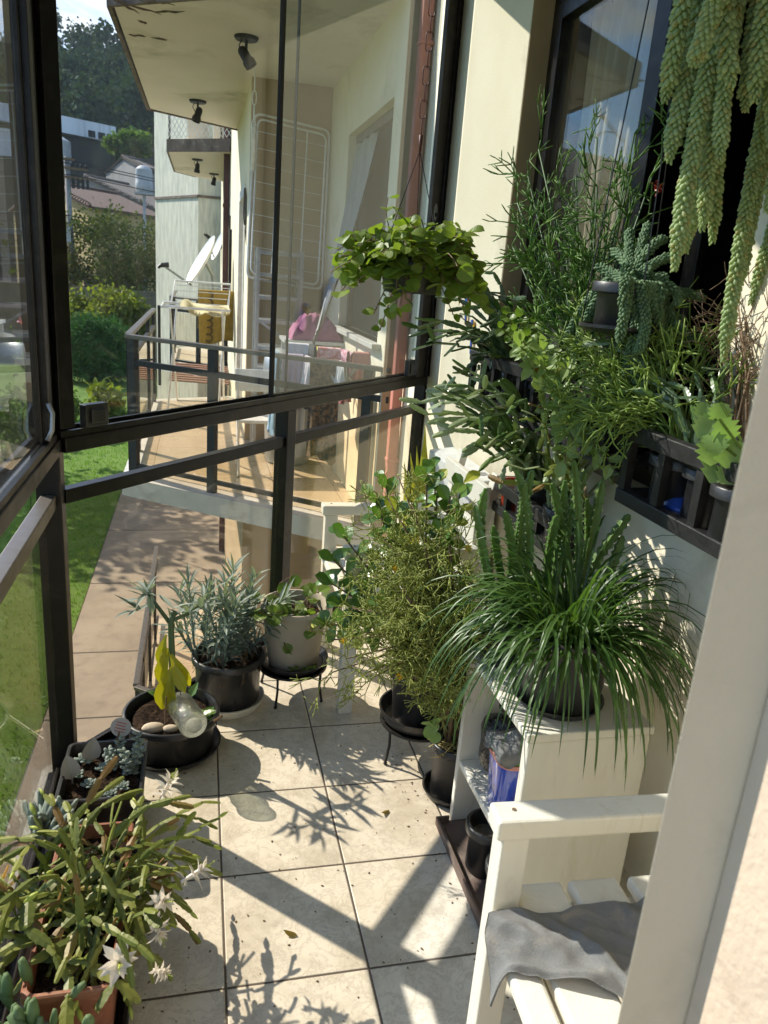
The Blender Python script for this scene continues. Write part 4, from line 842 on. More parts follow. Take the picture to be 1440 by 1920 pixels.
# succulents
T_sed = MB().ball((0, .5, 0), (.19, .52, .17), 6, 5).template(); T_sedf = (T_sed[0], T_sed[1])
def sticks(root, base, n, rg, mat='chalk', L=(.04, .09), spread=.05, fat=.55):
    d = rg.normal(size=(n, 3))*.55; d[:, 2] = np.abs(d[:, 2])+.7; P = np.asarray(base)+np.stack([rg.normal(size=n)*spread, rg.normal(size=n)*spread, np.zeros(n)], 1); Ms = aim(d, rg)*rg.uniform(*L, n)[:, None, None]; Ms = Ms*np.array([fat, 1, fat])[None, None, :]
    MB().inst(T_sed, Ms, P).build('leaves', M[mat], root, smooth=True)
def rosette(b, p, r, rg, n=18, d=(0, 0, 1)):
    Fm = frame(d); Ms = []; Ps = []
    for k in range(n):
        a = k*2.4; e = .25+1.1*(k/n); dd = (Fm[:, 0]*math.cos(a)+Fm[:, 2]*math.sin(a))*math.cos(e)+Fm[:, 1]*math.sin(e); Ms.append(frame(dd, Fm[:, 1])*r*(1-.5*k/n)*np.array([[1.6, 1, .7]])); Ps.append(np.asarray(p))
    b.inst(T_sed, Ms, Ps)
t = trough('succulent_planter', 'black rectangular planter of small succulents behind the flowering cactus', -.440, -.212, .455, .735, .0, .20, 'black', 'planter')
rg = np.random.default_rng(103); b = MB()
for x, y, r in ((-.39, .67, .035), (-.33, .62, .03), (-.36, .55, .03), (-.27, .53, .028), (-.30, .50, .03), (-.40, .60, .028), (-.25, .60, .03)): b = MB(); rosette(b, (x, y, .175), r, rg); b.build('rosette', M['chalk'], t, smooth=True)
b = MB()
for k in range(6):
    x, y = -.27+rg.normal()*.02, .66+rg.normal()*.03; p = np.array([x, y, .17]); d = norm((rg.normal()*.3, rg.normal()*.2-.1, 1)); L = rg.uniform(.06, .12); Ms = []; Ps = []
    for i in range(int(L/.005)):
        a = i*2.4; Fm = frame(d); dd = Fm[:, 0]*math.cos(a)+Fm[:, 2]*math.sin(a)+d*.5; Ms.append(frame(dd, d)*.022*np.array([[1.5, 1, 1]])); Ps.append(p+d*i*.005)
    b.inst(T_sed, Ms, Ps)
b.build('trailing_stem', M['chalk'], t, smooth=True)
def plant_label(p, d, label, face, mat='greywall'):
    p = np.asarray(p, float); t = thing('plant_label', p, label, 'plant label'); b = MB(); d = norm(d); b.bar(p, p+d*.07, .008, .003, (0, -1, .3)); b.build('stick', M['bark'], t)
    Fm = frame(d, face); b = MB(); b.lathe([(.034, -.0012), (.034, .0012)], 18, (0, 0, 0), 1, .72); V = b.V[0]; b.V[0] = p+d*.085+V[:, [0]]*Fm[:, 0]*.9+V[:, [1]]*d*1.2+V[:, [2]]*Fm[:, 2]; hd = b.build('plate', M['whitelab'], t)
    b = MB()
    for i in range(4): q = p+d*(.072+.009*i)+Fm[:, 2]*.0022; b.bar(q-Fm[:, 0]*.017, q+Fm[:, 0]*(.012+.004*(i % 2)), .0022, .0006, Fm[:, 2])
    b.build('writing', M['redpot'], hd)
M['whitelab'] = pm('pale_label_plastic', (.42, .40, .37), None, 9, .5)
plant_label((-.31, .70, .17), (.25, .25, 1), 'oval plant label with red lines on a brown stick in the succulent planter', (-.1, -1, .5))
b = MB()
for (x, y, a) in ((-.375, .66, .6), (-.41, .58, -.4)):
    Fm = frame((math.sin(a)*.4, .1, 1), (.4, -1, .3)); b = MB(); V, F = leaf_T(ovate, 5, .2, .2, .075, .055); b.inst((V, F), [Fm], [(x, y, .18)])
    b.tube([(x, y, .14), (x, y, .20)], .002, 4); tag(b.build('plant_label', M['whitelab']), 'leaf shaped grey plant label standing %s in the succulent planter' % ('beside the corner post' if x > -.4 else 'nearest the left glass'), 'plant label')
t = thing('blue_succulent', (-.455, .50, 0), 'clump of blue-grey finger succulents against the left glass beside the planter', 'potted plant')
sticks(t, (-.452, .44, .12), 44, np.random.default_rng(104), spread=.022, L=(.06, .11)); b = MB(); b.box(-.475+.037, -.434, .38, .50, 0, .12); b.build('pot', M['black'], t)
t = thing('pale_succulent', (-.46, -.22, 0), 'pale fleshy leaved succulent cut by the bottom left corner of the photo', 'potted plant')
sticks(t, (-.40, -.235, .20), 46, np.random.default_rng(105), 'sedum_b', (.05, .09), .045, .8); pot(t, (-.37, -.235, .03), .055, .045, .17, 'black', soil=False)
b = MB(); p = Tp(196, 1925, 1.72); q = Tp(212, 1903, 1.72); b.tube([p-(q-p)*3, p, q], [.006, .006, .005], 8); tag(b.build('garden_stake', M['redpot'], smooth=True), 'orange-red plastic stake tip at the bottom edge of the photo', 'stake')
b = MB(); p = Tp(0, 1660, 2.1); q = Tp(16, 1622, 2.12); b.tube([p-(q-p)*6, p, q], [.005, .005, .003], 8); tag(b.build('garden_stake', M['petal_y'], smooth=True), 'yellow-orange plastic stake at the left edge beside the cactus', 'stake')

# ---- corner pot with the yellow leaves and the bottle
PC = np.array([-.152, .968, 0]); t = thing('corner_plant', PC, 'black tub in the corner with a leggy stem, yellow drooping leaves and grey-blue top leaves', 'potted plant')
pot(t, PC+(0, 0, .014), .160, .132, .135, 'black', rim=.014, soil_z=.108, rh=.026); saucer(PC, .165, 'wide black saucer under the corner tub with the plastic bottle')
rg = np.random.default_rng(110); s0 = PC+(.0, .02, .11); top = Tp(320, 1165, 2.50)
b = MB(); b.tube([s0, (s0+top)/2+(.004, 0, 0), top, top+(.012, 0, .035)], [.013, .012, .010, .009], 8); b.tube([top-(0, 0, .01), Tp(290, 1130, 2.49), Tp(275, 1110, 2.48)], [.007, .006, .004], 6); b.tube([top, Tp(352, 1150, 2.55), Tp(380, 1130, 2.58)], [.007, .006, .004], 6); b.build('stem', M['cactus_b'], t, smooth=True)
Tyl = [leaf_T(obov, 6, c, .25, 1, .34) for c in (.3, .9)]
b = MB(); Ms = []; Ps = []
for px, py, tx, ty, L in ((312, 1190, 290, 1255, .10), (318, 1215, 285, 1290, .11), (322, 1250, 285, 1345, .115), (325, 1262, 305, 1340, .10), (322, 1238, 345, 1300, .10), (318, 1222, 352, 1295, .08), (315, 1215, 297, 1232, .05), (322, 1270, 312, 1350, .08)):
    p, q = Tp(px, py, 2.53), Tp(tx, ty, 2.50); Ms.append(frame(q-p, (-.3, -1, .6))*np.linalg.norm(q-p)); Ps.append(p)
inst_leaves(b, Tyl, rg, np.array(Ms), np.array(Ps)); b.build('yellow_leaves', M['yleaf'], t)
b = MB(); Ms = []; Ps = []
for (cx, cy, n, tt) in ((275, 1112, 16, 2.48), (258, 1140, 7, 2.47), (382, 1130, 12, 2.58), (352, 1150, 7, 2.55), (322, 1150, 5, 2.5)):
    for k in range(n):
        d = rg.normal(size=3)*.75+np.array([-.35 if cx < 300 else .2, 0, .55]); Ms.append(frame(d)*rg.uniform(.055, .10)); Ps.append(Tp(cx, cy, tt)+rg.normal(size=3)*.008)
inst_leaves(b, T_lance, rg, np.array(Ms)*np.array([1.25, 1, 1])[None, None], np.array(Ps)); b.build('grey_leaves', M['chalk'], t)
b = MB(); Ms = []; Ps = []
for k in range(9): a = k*2.4; d = np.array([math.cos(a), math.sin(a), .55]); Ms.append(frame(d)*rg.uniform(.045, .065)); Ps.append(PC+(.105, -.03, .13)+rg.normal(size=3)*.006)
for k in range(2): Ms.append(frame((-.6+k*.9, .3, .6))*.06); Ps.append(PC+(-.04+.1*k, .10, .13))
inst_leaves(b, T_leaf, rg, np.array(Ms), np.array(Ps)); b.build('seedling_leaves', M['clusia'], t)
b = MB(); b.tube([PC+(.09, -.07, .11), PC+(.165, -.085, .165)], .005, 5); b.tube([PC+(-.02, -.06, .11), PC+(-.015, -.05, .23)], .0025, 4); b.tube([PC+(.02, -.03, .11), PC+(.035, -.0, .27)], .0025, 4); b.build('twig', M['bark'], t)
for i, (dx, dy, r, lab) in enumerate(((-.055, -.085, .028, 'larger pale pebble lying on the soil of the corner tub'), (.0, -.095, .020, 'smaller tan pebble on the soil of the corner tub nearest the bottle'))):
    b = MB(); b.ball(PC+(dx, dy, .136), (r*1.35, r*.8, r*.6), 10, 8); tag(b.build('pebble', M['stone'], smooth=True), lab, 'pebble')
mgl, tt_, ns_, L_ = nt('clear_bottle_plastic'); o_ = N(tt_, 'ShaderNodeOutputMaterial'); v_ = coords(tt_); bn = bump(tt_, noise(tt_, v_, 60, 5, .7, .6), 1, .006)
a1 = N(tt_, 'ShaderNodeBsdfTransparent'); a1.inputs[0].default_value = (.90, .94, .88, 1); a2 = N(tt_, 'ShaderNodeBsdfGlossy'); a2.inputs['Roughness'].default_value = .06; L_.new(bn, a2.inputs['Normal'])
lw_ = N(tt_, 'ShaderNodeLayerWeight'); lw_.inputs[0].default_value = .5; L_.new(bn, lw_.inputs['Normal']); f_ = math_(tt_, 'MULTIPLY_ADD', math_(tt_, 'POWER', lw_.outputs['Facing'], 2.), .75, .10, True); x1 = N(tt_, 'ShaderNodeMixShader'); L_.new(f_, x1.inputs[0]); L_.new(a1.outputs[0], x1.inputs[1]); L_.new(a2.outputs[0], x1.inputs[2])
a3 = N(tt_, 'ShaderNodeBsdfTranslucent'); a3.inputs[0].default_value = (.93, .94, .86, 1); L_.new(bn, a3.inputs['Normal']); x2 = N(tt_, 'ShaderNodeMixShader'); x2.inputs[0].default_value = .24; L_.new(x1.outputs[0], x2.inputs[1]); L_.new(a3.outputs[0], x2.inputs[2]); L_.new(x2.outputs[0], o_.inputs[0]); M['bottle'] = mgl
a_, b_ = Tp(338, 1322, 2.56), Tp(364, 1360, 2.40); ax = norm(b_-a_); Lb = np.linalg.norm(b_-a_); Fm = frame(ax)
prof = [(.010, -.09), (.012, -.07), (.014, -.065), (.040, -.02)]+[(.045-.005*(k % 2), Lb*k/9) for k in range(9)]+[(.045, Lb-.012), (.041, Lb-.003), (.026, Lb), (.016, Lb-.008), (0, Lb-.010)]
b = MB(); b.lathe(prof, 24); V = b.V[0]; b.V[0] = a_+V[:, [0]]*Fm[:, 0]*1.0+V[:, [1]]*Fm[:, 2]*1.0+V[:, [2]]*ax
tag(b.build('plastic_bottle', M['bottle'], smooth=35), 'crumpled clear plastic bottle stuck neck down in the corner tub', 'bottle')

# ---- chalk sticks
C2 = np.array([.045, 1.235, 0]); t = thing('blue_grey_plant', C2, 'black pot of tall blue-grey narrow leaved succulent beside the corner tub', 'potted plant')
pot(t, C2+(0, 0, .03), .135, .115, .185, 'black'); saucer(C2, .138, 'white saucer under the pot of blue-grey succulent', .04, 'white')
rg = np.random.default_rng(111); b = MB(); Ms = []; Ps = []; bs = MB()
for k in range(30):
    p = C2+np.array([rg.normal()*.05, rg.normal()*.05, .19]); d = norm((rg.normal()*.28-.02, rg.normal()*.22, 1.)); L = rg.uniform(.08, .34); pts = [p]
    for i in range(4): d = norm(d+rg.normal(size=3)*.1); pts.append(pts[-1]+d*L/4)
    bs.tube(pts, [.005, .005, .0045, .004, .003], 5); n = int(12+L*95)
    for i in range(n):
        f = (i+rg.random())/n; f = f**.75; q = np.array(pts[int(f*3.99)])*(1-(f*3.99 % 1))+np.array(pts[int(f*3.99)+1])*(f*3.99 % 1); a = i*2.4; Fm = frame(d); dd = Fm[:, 0]*math.cos(a)+Fm[:, 2]*math.sin(a)+d*(.55+.9*f); Ms.append(frame(dd)*rg.uniform(.05, .095)*(.75+.3*f)); Ps.append(q)
inst_leaves(b, T_lance, rg, np.array(Ms), np.array(Ps)); b.build('leaves', M['chalk'], t); bs.build('stems', M['chalk'], t, smooth=True)
b = MB()
for k in range(26): a = rg.uniform(0, 2*PI); p = C2+np.array([math.cos(a)*.09, math.sin(a)*.09, .20]); b.tube([p, p+rg.normal(size=3)*.03+(0, 0, .02), p+np.array([math.cos(a), math.sin(a), 0])*.04+(0, 0, -.02-.05*rg.random())], .0013, 3)
b.build('dry_roots', M['bark'], t)

# ---- grey clay pot on an iron stand
C3 = np.array([.295, 1.29, 0]); stand(C3, .135, .135, (2.5, 4.15, 5.6), 'low black iron stand under the grey-beige pot'); saucer(C3+(0, 0, .1352), .138, 'black saucer on the iron stand under the grey-beige pot', .03)
t = thing('vine_pot', C3+(0, 0, .1415), 'grey-beige clay pot of trailing heart-leaved vine on an iron stand', 'potted plant'); pot(t, C3+(0, 0, .142), .132, .095, .245, 'stonepot', rim=.006, rh=.022, soil_z=.20)
rg = np.random.default_rng(112); b = MB(); Ms = []; Ps = []; bs = MB()
for k in range(16):
    p = C3+np.array([rg.normal()*.04, rg.normal()*.04, .345]); d = norm((rg.normal()*.8, rg.normal()*.8, .6)); pts = [p]
    for i in range(5): d = norm(d+rg.normal(size=3)*.3+(0, 0, -.1)); pts.append(pts[-1]+d*.028); Ms.append(frame(d*.6+rg.normal(size=3)*.6, (-.3, -.4, 1))*rg.uniform(.03, .055)); Ps.append(pts[-1])
    bs.tube(pts, .0018, 4)
p = C3+np.array([-.06, .02, .34]); pts = [p, p+(-.02, 0, .06), p+(.0, 0, .12), p+(.045, 0, .15)]; bs.tube(pts, .0022, 4)
for q in pts[1:]: Ms.append(frame((.3, -.3, -.4), (-.2, -.8, .6))*.05); Ps.append(q)
for k in range(12): Ms.append(frame(rg.normal(size=3)*(1, 1, .3), (-.2, -.5, 1))*.05); Ps.append(C3+np.array([-.10+rg.normal()*.025, -.05+rg.normal()*.03, .375]))
inst_leaves(b, T_round, rg, np.array(Ms), np.array(Ps)); b.build('leaves', M['vine'], t); bs.build('stems', M['bark'], t)
b = MB(); b.inst(T_round[0], rand_frames(18, rg, 1, (.012, .02)), C3+np.stack([rg.uniform(-.03, .08, 18), rg.uniform(-.125, -.10, 18), np.full(18, .165)], 1)); tag(b.build('saucer_weed', M['vine']), 'tiny green weeds growing in the saucer under the grey-beige pot', 'plant')

# ---- white wooden armchairs
def chair(label, ox, oy):
    t = thing('armchair', (ox, oy, 0), label, 'armchair'); hw = .295
    for s in (-1, 1):
        ya, yb = sorted((oy+s*hw, oy+s*(hw-.062))); b = MB(); b.box(ox-.235, ox+.27, ya, yb, .626, .668); b.build('armrest', M['white'], t, bevel=.006)
        yc = oy+s*(hw-.031)
        for sx, sz in ((-.195, .6685), (.24, .6685)): b = MB(); b.lathe([(.0045, 0), (.0045, .0008), (.002, .0004)], 8, (ox+sx, yc+.004, sz)); b.build('screw', M['bark'], t)
        b = MB(); b.box(ox-.222, ox-.168, yc-.026, yc+.026, 0, .6255); b.build('leg', M['white'], t, bevel=.004)
        b = MB(); b.box(ox+.215, ox+.265, yc-.026, yc+.026, 0, .6255); b.build('leg', M['white'], t, bevel=.004)
        b = MB(); b.box(ox-.1675, ox+.2145, yc-.016, yc+.016, .365, .43); b.build('side_rail', M['white'], t, bevel=.003)
    yo = hw-.058
    for i, x in enumerate((-.235, -.166, -.045, .086)):
        w_, y_ = (.056, yo) if i == 0 else (.107, hw+.004); b = MB(); b.box(ox+x, ox+x+w_, oy-y_, oy+y_, .436, .466); b.build('seat_slat', M['white'], t, bevel=.008)
    for xa, xb in ((-.165, -.135), (.20, .214)): b = MB(); b.box(ox+xa, ox+xb, oy-yo, oy+yo, .375, .432); b.build('seat_frame', M['white'], t)
    for s in (-1, 1): b = MB(); y = oy+s*.2; b.bar((ox+.245, y, .425), (ox+.345, y, .93), .05, .03, (1, 0, 0)); b.build('back_post', M['white'], t, bevel=.003)
    for z in (.52, .66, .80):
        x = ox+.222+(z-.425)*.198; b = MB(); b.box(x-.012, x+.012, oy-.245, oy+.245, z, z+.09); b.build('back_slat', M['white'], t, bevel=.004)
    return t
ch = chair('white wooden armchair with a crumpled grey cloth on its seat', .690, -.565); ch.rotation_euler[2] = R(-3.2)
chair('white wooden armchair beside the far railing, half hidden behind the round-leaved plant', .675, 1.40)
from mathutils import noise as mnoise
A_, B_, C_, D_ = [np.array(q) for q in ((.462, -.338), (.90, -.350), (.86, -.66), (.392, -.470))]; g = []
for i in range(61):
    u = i/60; row = []
    for j in range(45):
        v = j/44; lo = .035*math.sin(5.5*u+.3)+.05*u*v; p = (A_*(1-u)+B_*u)*(1-v)+(D_*(1-u)+C_*u)*v; y = p[1]+lo*v+.006*math.sin(17*u); x = p[0]
        q = Vector((x*7.5+y*3, y*6, 3.1)); rdg = 1-abs(mnoise.noise(q+Vector((mnoise.noise(q*.7)*.8, 0, 0)))); rdg2 = 1-abs(mnoise.noise(Vector((x*17+y*7, y*13-x*6, 7.7))))
        z = .4685+.016*max(0, rdg-.74)/.26+.006*max(0, rdg2-.62)/.38+.003*mnoise.noise(Vector((x*30, y*30, 1)))
        z += .020*math.exp(-((u-.42-.35*(v-.5))/.028)**2)*min(1, v*1.6)+.012*math.exp(-((v-.93)/.05)**2)*(.5+.5*math.sin(6*u)); z = max(z, .4685); e = .455-.010*math.sin(6*v)
        if x < e: d = e-x; z = z-d*.85-d*d*3; x = e-d*.42
        row.append((x, y, z))
    g.append(row)
b = MB(); b.slab(g, .0035); o = b.build('seat_cloth', M['cloth'], smooth=True); tag(o, 'crumpled grey cotton cloth spread over the seat of a white armchair', 'cloth'); sm = o.modifiers.new('sub', 'SUBSURF'); sm.levels = sm.render_levels = 1

# ---- white shelf and what stands on it
t = thing('plant_shelf', (.86, .27, 0), 'white wooden shelf with thick end panel carrying the pot of arching grass', 'shelf')
x0, x1, y0, y1 = .702, 1.03, .055, .50
b = MB(); b.box(x0, x1, y0, y0+.035, 0, .565); b.build('end_panel', M['white'], t, bevel=.006)
b = MB(); b.box(x0, x1, y1-.022, y1, 0, .565); b.build('end_panel', M['white'], t, bevel=.004)
b = MB(); b.box(x0-.006, x1+.006, y0-.002, y1+.004, .5655, .588); b.build('top', M['white'], t, bevel=.004)
b = MB(); b.box(x0+.004, x1, y0+.0355, y1-.0225, .20, .222); b.build('shelf_board', M['white'], t, bevel=.003)
ZS = .5885
CL = np.array([.838, .20, ZS]); saucer(CL, .118, 'black saucer on the shelf under the big pot of arching grass', .022); t = thing('arching_grass_plant', CL+(0, 0, .0065), 'big dark pot of long arching dark green grass leaves on the shelf', 'potted plant'); pot(t, CL+(0, 0, .007), .132, .098, .205, 'black', rim=.008)
rg = np.random.default_rng(130); b = MB()
for k in range(520):
    a = rg.uniform(0, 2*PI); r0 = .085*math.sqrt(rg.random()); p = CL+np.array([math.cos(a)*r0, math.sin(a)*r0, .185]); L = rg.uniform(.20, .43); e = rg.uniform(.12, 1.15) if k % 7 else 1.3; a2 = a+rg.normal()*.5; d = np.array([math.cos(a2)*math.cos(e), math.sin(a2)*math.cos(e), math.sin(e)]); w = rg.uniform(.0028, .0050); n = 9; V = []; F = []; ph = rg.uniform(-.3, .3); g_ = rg.uniform(.8, 1.4)*.40
    for i in range(n+1):
        s = norm(np.cross(d, (0, 0, 1))); s = rotv(s, d, ph*i/n*2); nn = np.cross(s, d); ww = w*strap(i/n)*(1 if i < n else .2); V += [p-s*ww+nn*ww*.35, p, p+s*ww+nn*ww*.35]; p = p+d*L/n; d = norm(d+(0, 0, -g_*(.35+i/n)))
        if p[2] < .60 and math.hypot(p[0]-CL[0], p[1]-CL[1]) < .14: break
    m = len(V)//3
    for i in range(m-1): q = i*3; F += [(q, q+1, q+4, q+3), (q+1, q+2, q+5, q+4)]
    V = np.array(V); V[:, 0] = np.minimum(V[:, 0], 1.145); b.add(V, F)
b.build('leaves', M['grassy'], t, smooth=True)
def star_stem(b, p, d, L, r, rg, curve=.2):
    n = 8+int(L*66); c = rg.normal(size=3)*curve; V = []; F = []; G = []
    for i in range(n+1):
        f = i/n; d2 = norm(d+c*(f-.5)); Fm = frame(d2, (.3, .2, .1)); rr = r*(1 if f < .85 else math.sqrt(max(0, 1-((f-.85)/.16)**2)))*(.75+.35*min(1, f*5)); tooth = 1.32 if i % 2 else .92
        for k in range(8): a = 2*PI*k/8; q = rr*(tooth if k % 2 == 0 else .46); V.append(p+Fm[:, 0]*math.cos(a)*q+Fm[:, 2]*math.sin(a)*q)
        if i % 2 and i < n-1:
            for k in range(0, 8, 2): a = 2*PI*k/8; G.append((p+(Fm[:, 0]*math.cos(a)+Fm[:, 2]*math.sin(a))*rr*1.3))
        p = p+d2*L/n
    for i in range(n):
        for k in range(8): F.append((i*8+k, i*8+(k+1) % 8, (i+1)*8+(k+1) % 8, (i+1)*8+k))
    F.append(tuple(n*8+k for k in range(8))); b.m = 0; b.add(V, F); b.m = 1
    for q in G: b.ball(q, r*.2, 5, 4)
    b.m = 0
for i, (c, stems, lab) in enumerate((((.772, .42, ZS), ((908, 905, .0), (960, 868, 0), (945, 955, 0), (985, 905, 0), (1000, 880, 0), (925, 985, 0), (975, 960, 0), (890, 940, 0)), 'clump of toothed green columnar cactus stems nearest the tall twiggy bush'), ((.955, .43, ZS), ((1035, 905, 0), (1075, 862, 0), (1060, 900, 0), (1110, 880, 0), (1100, 930, 0), (1190, 965, 0), (1165, 1000, 0), (1045, 965, 0), (1130, 900, 0)), 'taller clump of toothed columnar cactus stems leaning against the cream wall'))):
    c = np.array(c); t = thing('columnar_cactus', c, lab, 'cactus'); pot(t, c, .066, .052, .13, 'black'); rg = np.random.default_rng(140+i); b = MB()
    for (px, py, _) in stems:
        tip = Yp(px, py, c[1]+rg.uniform(-.03, .05)); tip[0] = min(tip[0], 1.12); p = c+np.array([rg.normal()*.02, rg.normal()*.02, .10]); L = np.linalg.norm(tip-p); star_stem(b, p, norm(tip-p), L, .0120, rg, .34)
    for k in range(5): p = c+np.array([rg.normal()*.025, rg.normal()*.025, .10]); star_stem(b, p, norm((rg.normal()*.5, rg.normal()*.5, 1)), rg.uniform(.10, .2), .014, rg)
    b.build('stems', [M['stapelia'], M['cactus_pale']], t)
# things on the middle board and the floor
CB = np.array([.762, .262, .2225]); t = thing('blue_pot', CB, 'square-ish glazed blue pot with a wavy green and pink rim on the middle shelf board', 'pot')
def sq_lathe(b, prof, c, n=32, e=.35):
    V = []
    for r, z in prof:
        for j in range(n):
            a = 2*PI*j/n; k = (abs(math.cos(a))**4+abs(math.sin(a))**4)**-.25; k = 1+(k-1)*.8; zz = z+(.008*math.cos(2*a)*(1 if z > .12 else 0)); V.append((c[0]+r*k*math.cos(a), c[1]+r*k*math.sin(a), c[2]+zz))
    m = len(prof); F = [(i*n+j, i*n+(j+1) % n, (i+1)*n+(j+1) % n, (i+1)*n+j) for i in range(m-1) for j in range(n)]; b.add(V, F+[tuple(range(n))[::-1]])
b = MB(); sq_lathe(b, [(.038, 0), (.042, .004), (.052, .162), (.046, .165), (.036, .02)], CB); b.build('body', M['bluepot'], t, smooth=50)
b = MB(); sq_lathe(b, [(.0525, .156), (.0535, .162), (.053, .169), (.049, .169)], CB); b.build('pink_rim', M['pink_glaze'], t, smooth=50)
b = MB(); sq_lathe(b, [(.0505, .1695), (.0525, .176), (.052, .185), (.045, .185)], CB); b.build('green_rim', M['green_glaze'], t, smooth=50)
g = []; rg = np.random.default_rng(150)
for i in range(25):
    row = []
    for j in range(25):
        u, v = i/12-1, j/12-1; r = max(abs(u), abs(v)); rr = .058*min(1, r*1.25); a = math.atan2(v, u); x = CB[0]+(u*.047 if r < .8 else u/r*.0405*1.33*(1 if r < .85 else 1.0)); y = CB[1]+(v*.047 if r < .8 else v/r*.0405*1.33); z = CB[2]+.208+.022*math.exp(-((u-.2)**2+v*v)*3)+.006*math.sin(5*u+2*v)*math.cos(3*v)-(0 if r < .8 else (r-.8)*.17*(1+.3*math.sin(3*a+1))); row.append((x, y, z))
    g.append(row)
b = MB(); b.slab(g, .004); tag(b.build('rag', M['cloth'], smooth=True), 'grey rag draped over the top of the blue glazed pot', 'cloth')
b = MB(); rg = np.random.default_rng(151); b.ball((.80, .395, .2225+.105), (.068, .072, .105), 22, 16); V = b.V[0]; nz = np.array([math.sin(31*v[0]+17*v[2])*math.cos(27*v[1]+9*v[2])+.6*math.sin(60*v[2]+22*v[0]) for v in V]); c_ = np.array([.80, .395, .3275]); b.V[0] = c_+(V-c_)*(1+.10*nz[:, None]); b.V[0][:, 2] = np.maximum(b.V[0][:, 2], .223)
b.tube([(.80, .385, .42), (.805, .38, .45), (.785, .365, .475)], [.02, .012, .028], 8); tag(b.build('black_bag', M['plastic_bag'], smooth=True), 'crumpled black plastic bag beside the blue pot on the middle board', 'bag')
b = MB(); b.lathe([(.018, 0), (.021, .004), (.021, .04), (.017, .044), (.017, .05), (.0, .05)], 16, (.775, .175, .2225)); tag(b.build('jar', M['whitem'], smooth=40), 'small white jar next to the blue pot on the middle board', 'jar')
b = MB(); b.box(.655, .69, .02, .47, .001, .006); b.box(.648, .655, .02, .47, .001, .03); b.box(.655, .69, .465, .47, .0062, .03); b.box(.655, .69, .02, .025, .0062, .03); b.box(.69, 1.0, .0925, .475, .001, .006)
tag(b.build('drip_tray', M['fascia']), 'flat dark brown tray on the floor half under the white shelf', 'tray')
CT = np.array([.735, .275, .0063]); t = thing('water_pot', CT, 'black pot of muddy water standing in the flat tray at the foot of the shelf', 'pot'); pot(t, CT, .066, .052, .15, 'black', soil=False)
b = MB(); b.lathe([(.050, .105), (.048, .108), (0, .108)], 24, CT); b.build('wet_filling', pm('wet_grit', (.20, .18, .14), (.10, .09, .07), 60, .12, bmp=.002, bscale=70), t)
CT = np.array([.745, .16, .0063]); t = thing('empty_pot', CT, 'black empty plant pot in front of the muddy water pot in the tray', 'pot'); pot(t, CT, .056, .042, .11, 'black', soil=False)

# ---- twiggy plants
T_twig = MB().tube([(0, 0, 0), (.02, .5, 0), (0, 1, 0)], [.5, .5, .38], 5).template()
def twigs(rg, p, d, L, depth, out, shrink=.82, nb=(2, 3), ang=.55, up=0., r=.0016, w=None, curl=.12, w0=1.):
    k = int(rg.integers(1, 3))
    for i in range(k):
        q = L*rg.uniform(.7, 1.2)/k*1.5; Fm = frame(d, rg.normal(size=3)); out.append((Fm*np.array([[2*r*(.75+.1*depth), q, 2*r*(.75+.1*depth)]]), p)); p = p+d*q*.97; d = norm(d+rg.normal(size=3)*curl+(0, 0, up))
    if depth <= 0: return
    n = int(rg.integers(nb[0], nb[1]+1))
    for j in range(n):
        d2 = norm(d+rg.normal(size=3)*ang+(0, 0, up)); twigs(rg, p, d2, L*shrink, depth-1, out, shrink, nb, ang, up, r, w, curl)
def twig_part(t, name, mat, starts, seed, L, depth, **k):
    rg = np.random.default_rng(seed); out = []
    for p, d in starts: twigs(rg, np.asarray(p, float), norm(d), L, depth, out, **k)
    Ms = np.array([o[0] for o in out]); Ps = np.array([o[1] for o in out]); MB().inst(T_twig, Ms, Ps).build(name, M[mat], t, smooth=True); return Ms, Ps
CBu = np.array([.745, .612, 0]); saucer(CBu, .098, 'black saucer under the small pot of the tall twiggy bush', .028); t = thing('twiggy_bush', CBu+(0, 0, .0065), 'tall yellow-green twiggy bush with pencil stems in a small black pot beside the shelf', 'potted plant'); pot(t, CBu+(0, 0, .007), .086, .068, .195, 'black', soil_z=.17)
rg = np.random.default_rng(160); b = MB(); starts = []
for k in range(13):
    p = CBu+np.array([rg.normal()*.018, rg.normal()*.018, .17]); m_ = p+np.array([rg.normal()*.03-.02, rg.normal()*.03, rg.uniform(.12, .22)]); q = Yp(rg.uniform(740, 880), rg.uniform(1000, 1260), .60+rg.normal()*.05); b.tube([p, m_, q], [.007, .006, .004], 6)
    for f in np.linspace(.15, 1, 9):
        s = m_+(q-m_)*f
        for e in range(3): starts.append((s, norm((rg.normal()*.8-.3, rg.normal()*.8, rg.normal()*.6+.35))))
for (px, py, tt) in ((745, 890, 2.3), (725, 930, 2.3), (770, 940, 2.3), (860, 1000, 2.25), (650, 1235, 2.25), (680, 1190, 2.25), (625, 1260, 2.25), (800, 1290, 2.2), (720, 1010, 2.3), (700, 1080, 2.3), (840, 1080, 2.2), (770, 1230, 2.2), (620, 1200, 2.3), (660, 1140, 2.3), (790, 1150, 2.15), (830, 1180, 2.2), (870, 1060, 2.2), (760, 1120, 2.15), (700, 1270, 2.25), (840, 1250, 2.2), (800, 1050, 2.2)):
    q = Tp(px, py, tt); s = CBu+np.array([-.03, 0, .55]); m_ = (q+s)/2; b.tube([s, m_+(0, 0, .02), q], [.004, .003, .002], 5)
    for f in (.3, .42, .55, .65, .75, .87, 1.): starts.append((s+(q-s)*f, norm(norm(q-s)*.7+rg.normal(size=3)*.7)))
b.build('trunk', M['bark'], t, smooth=True)
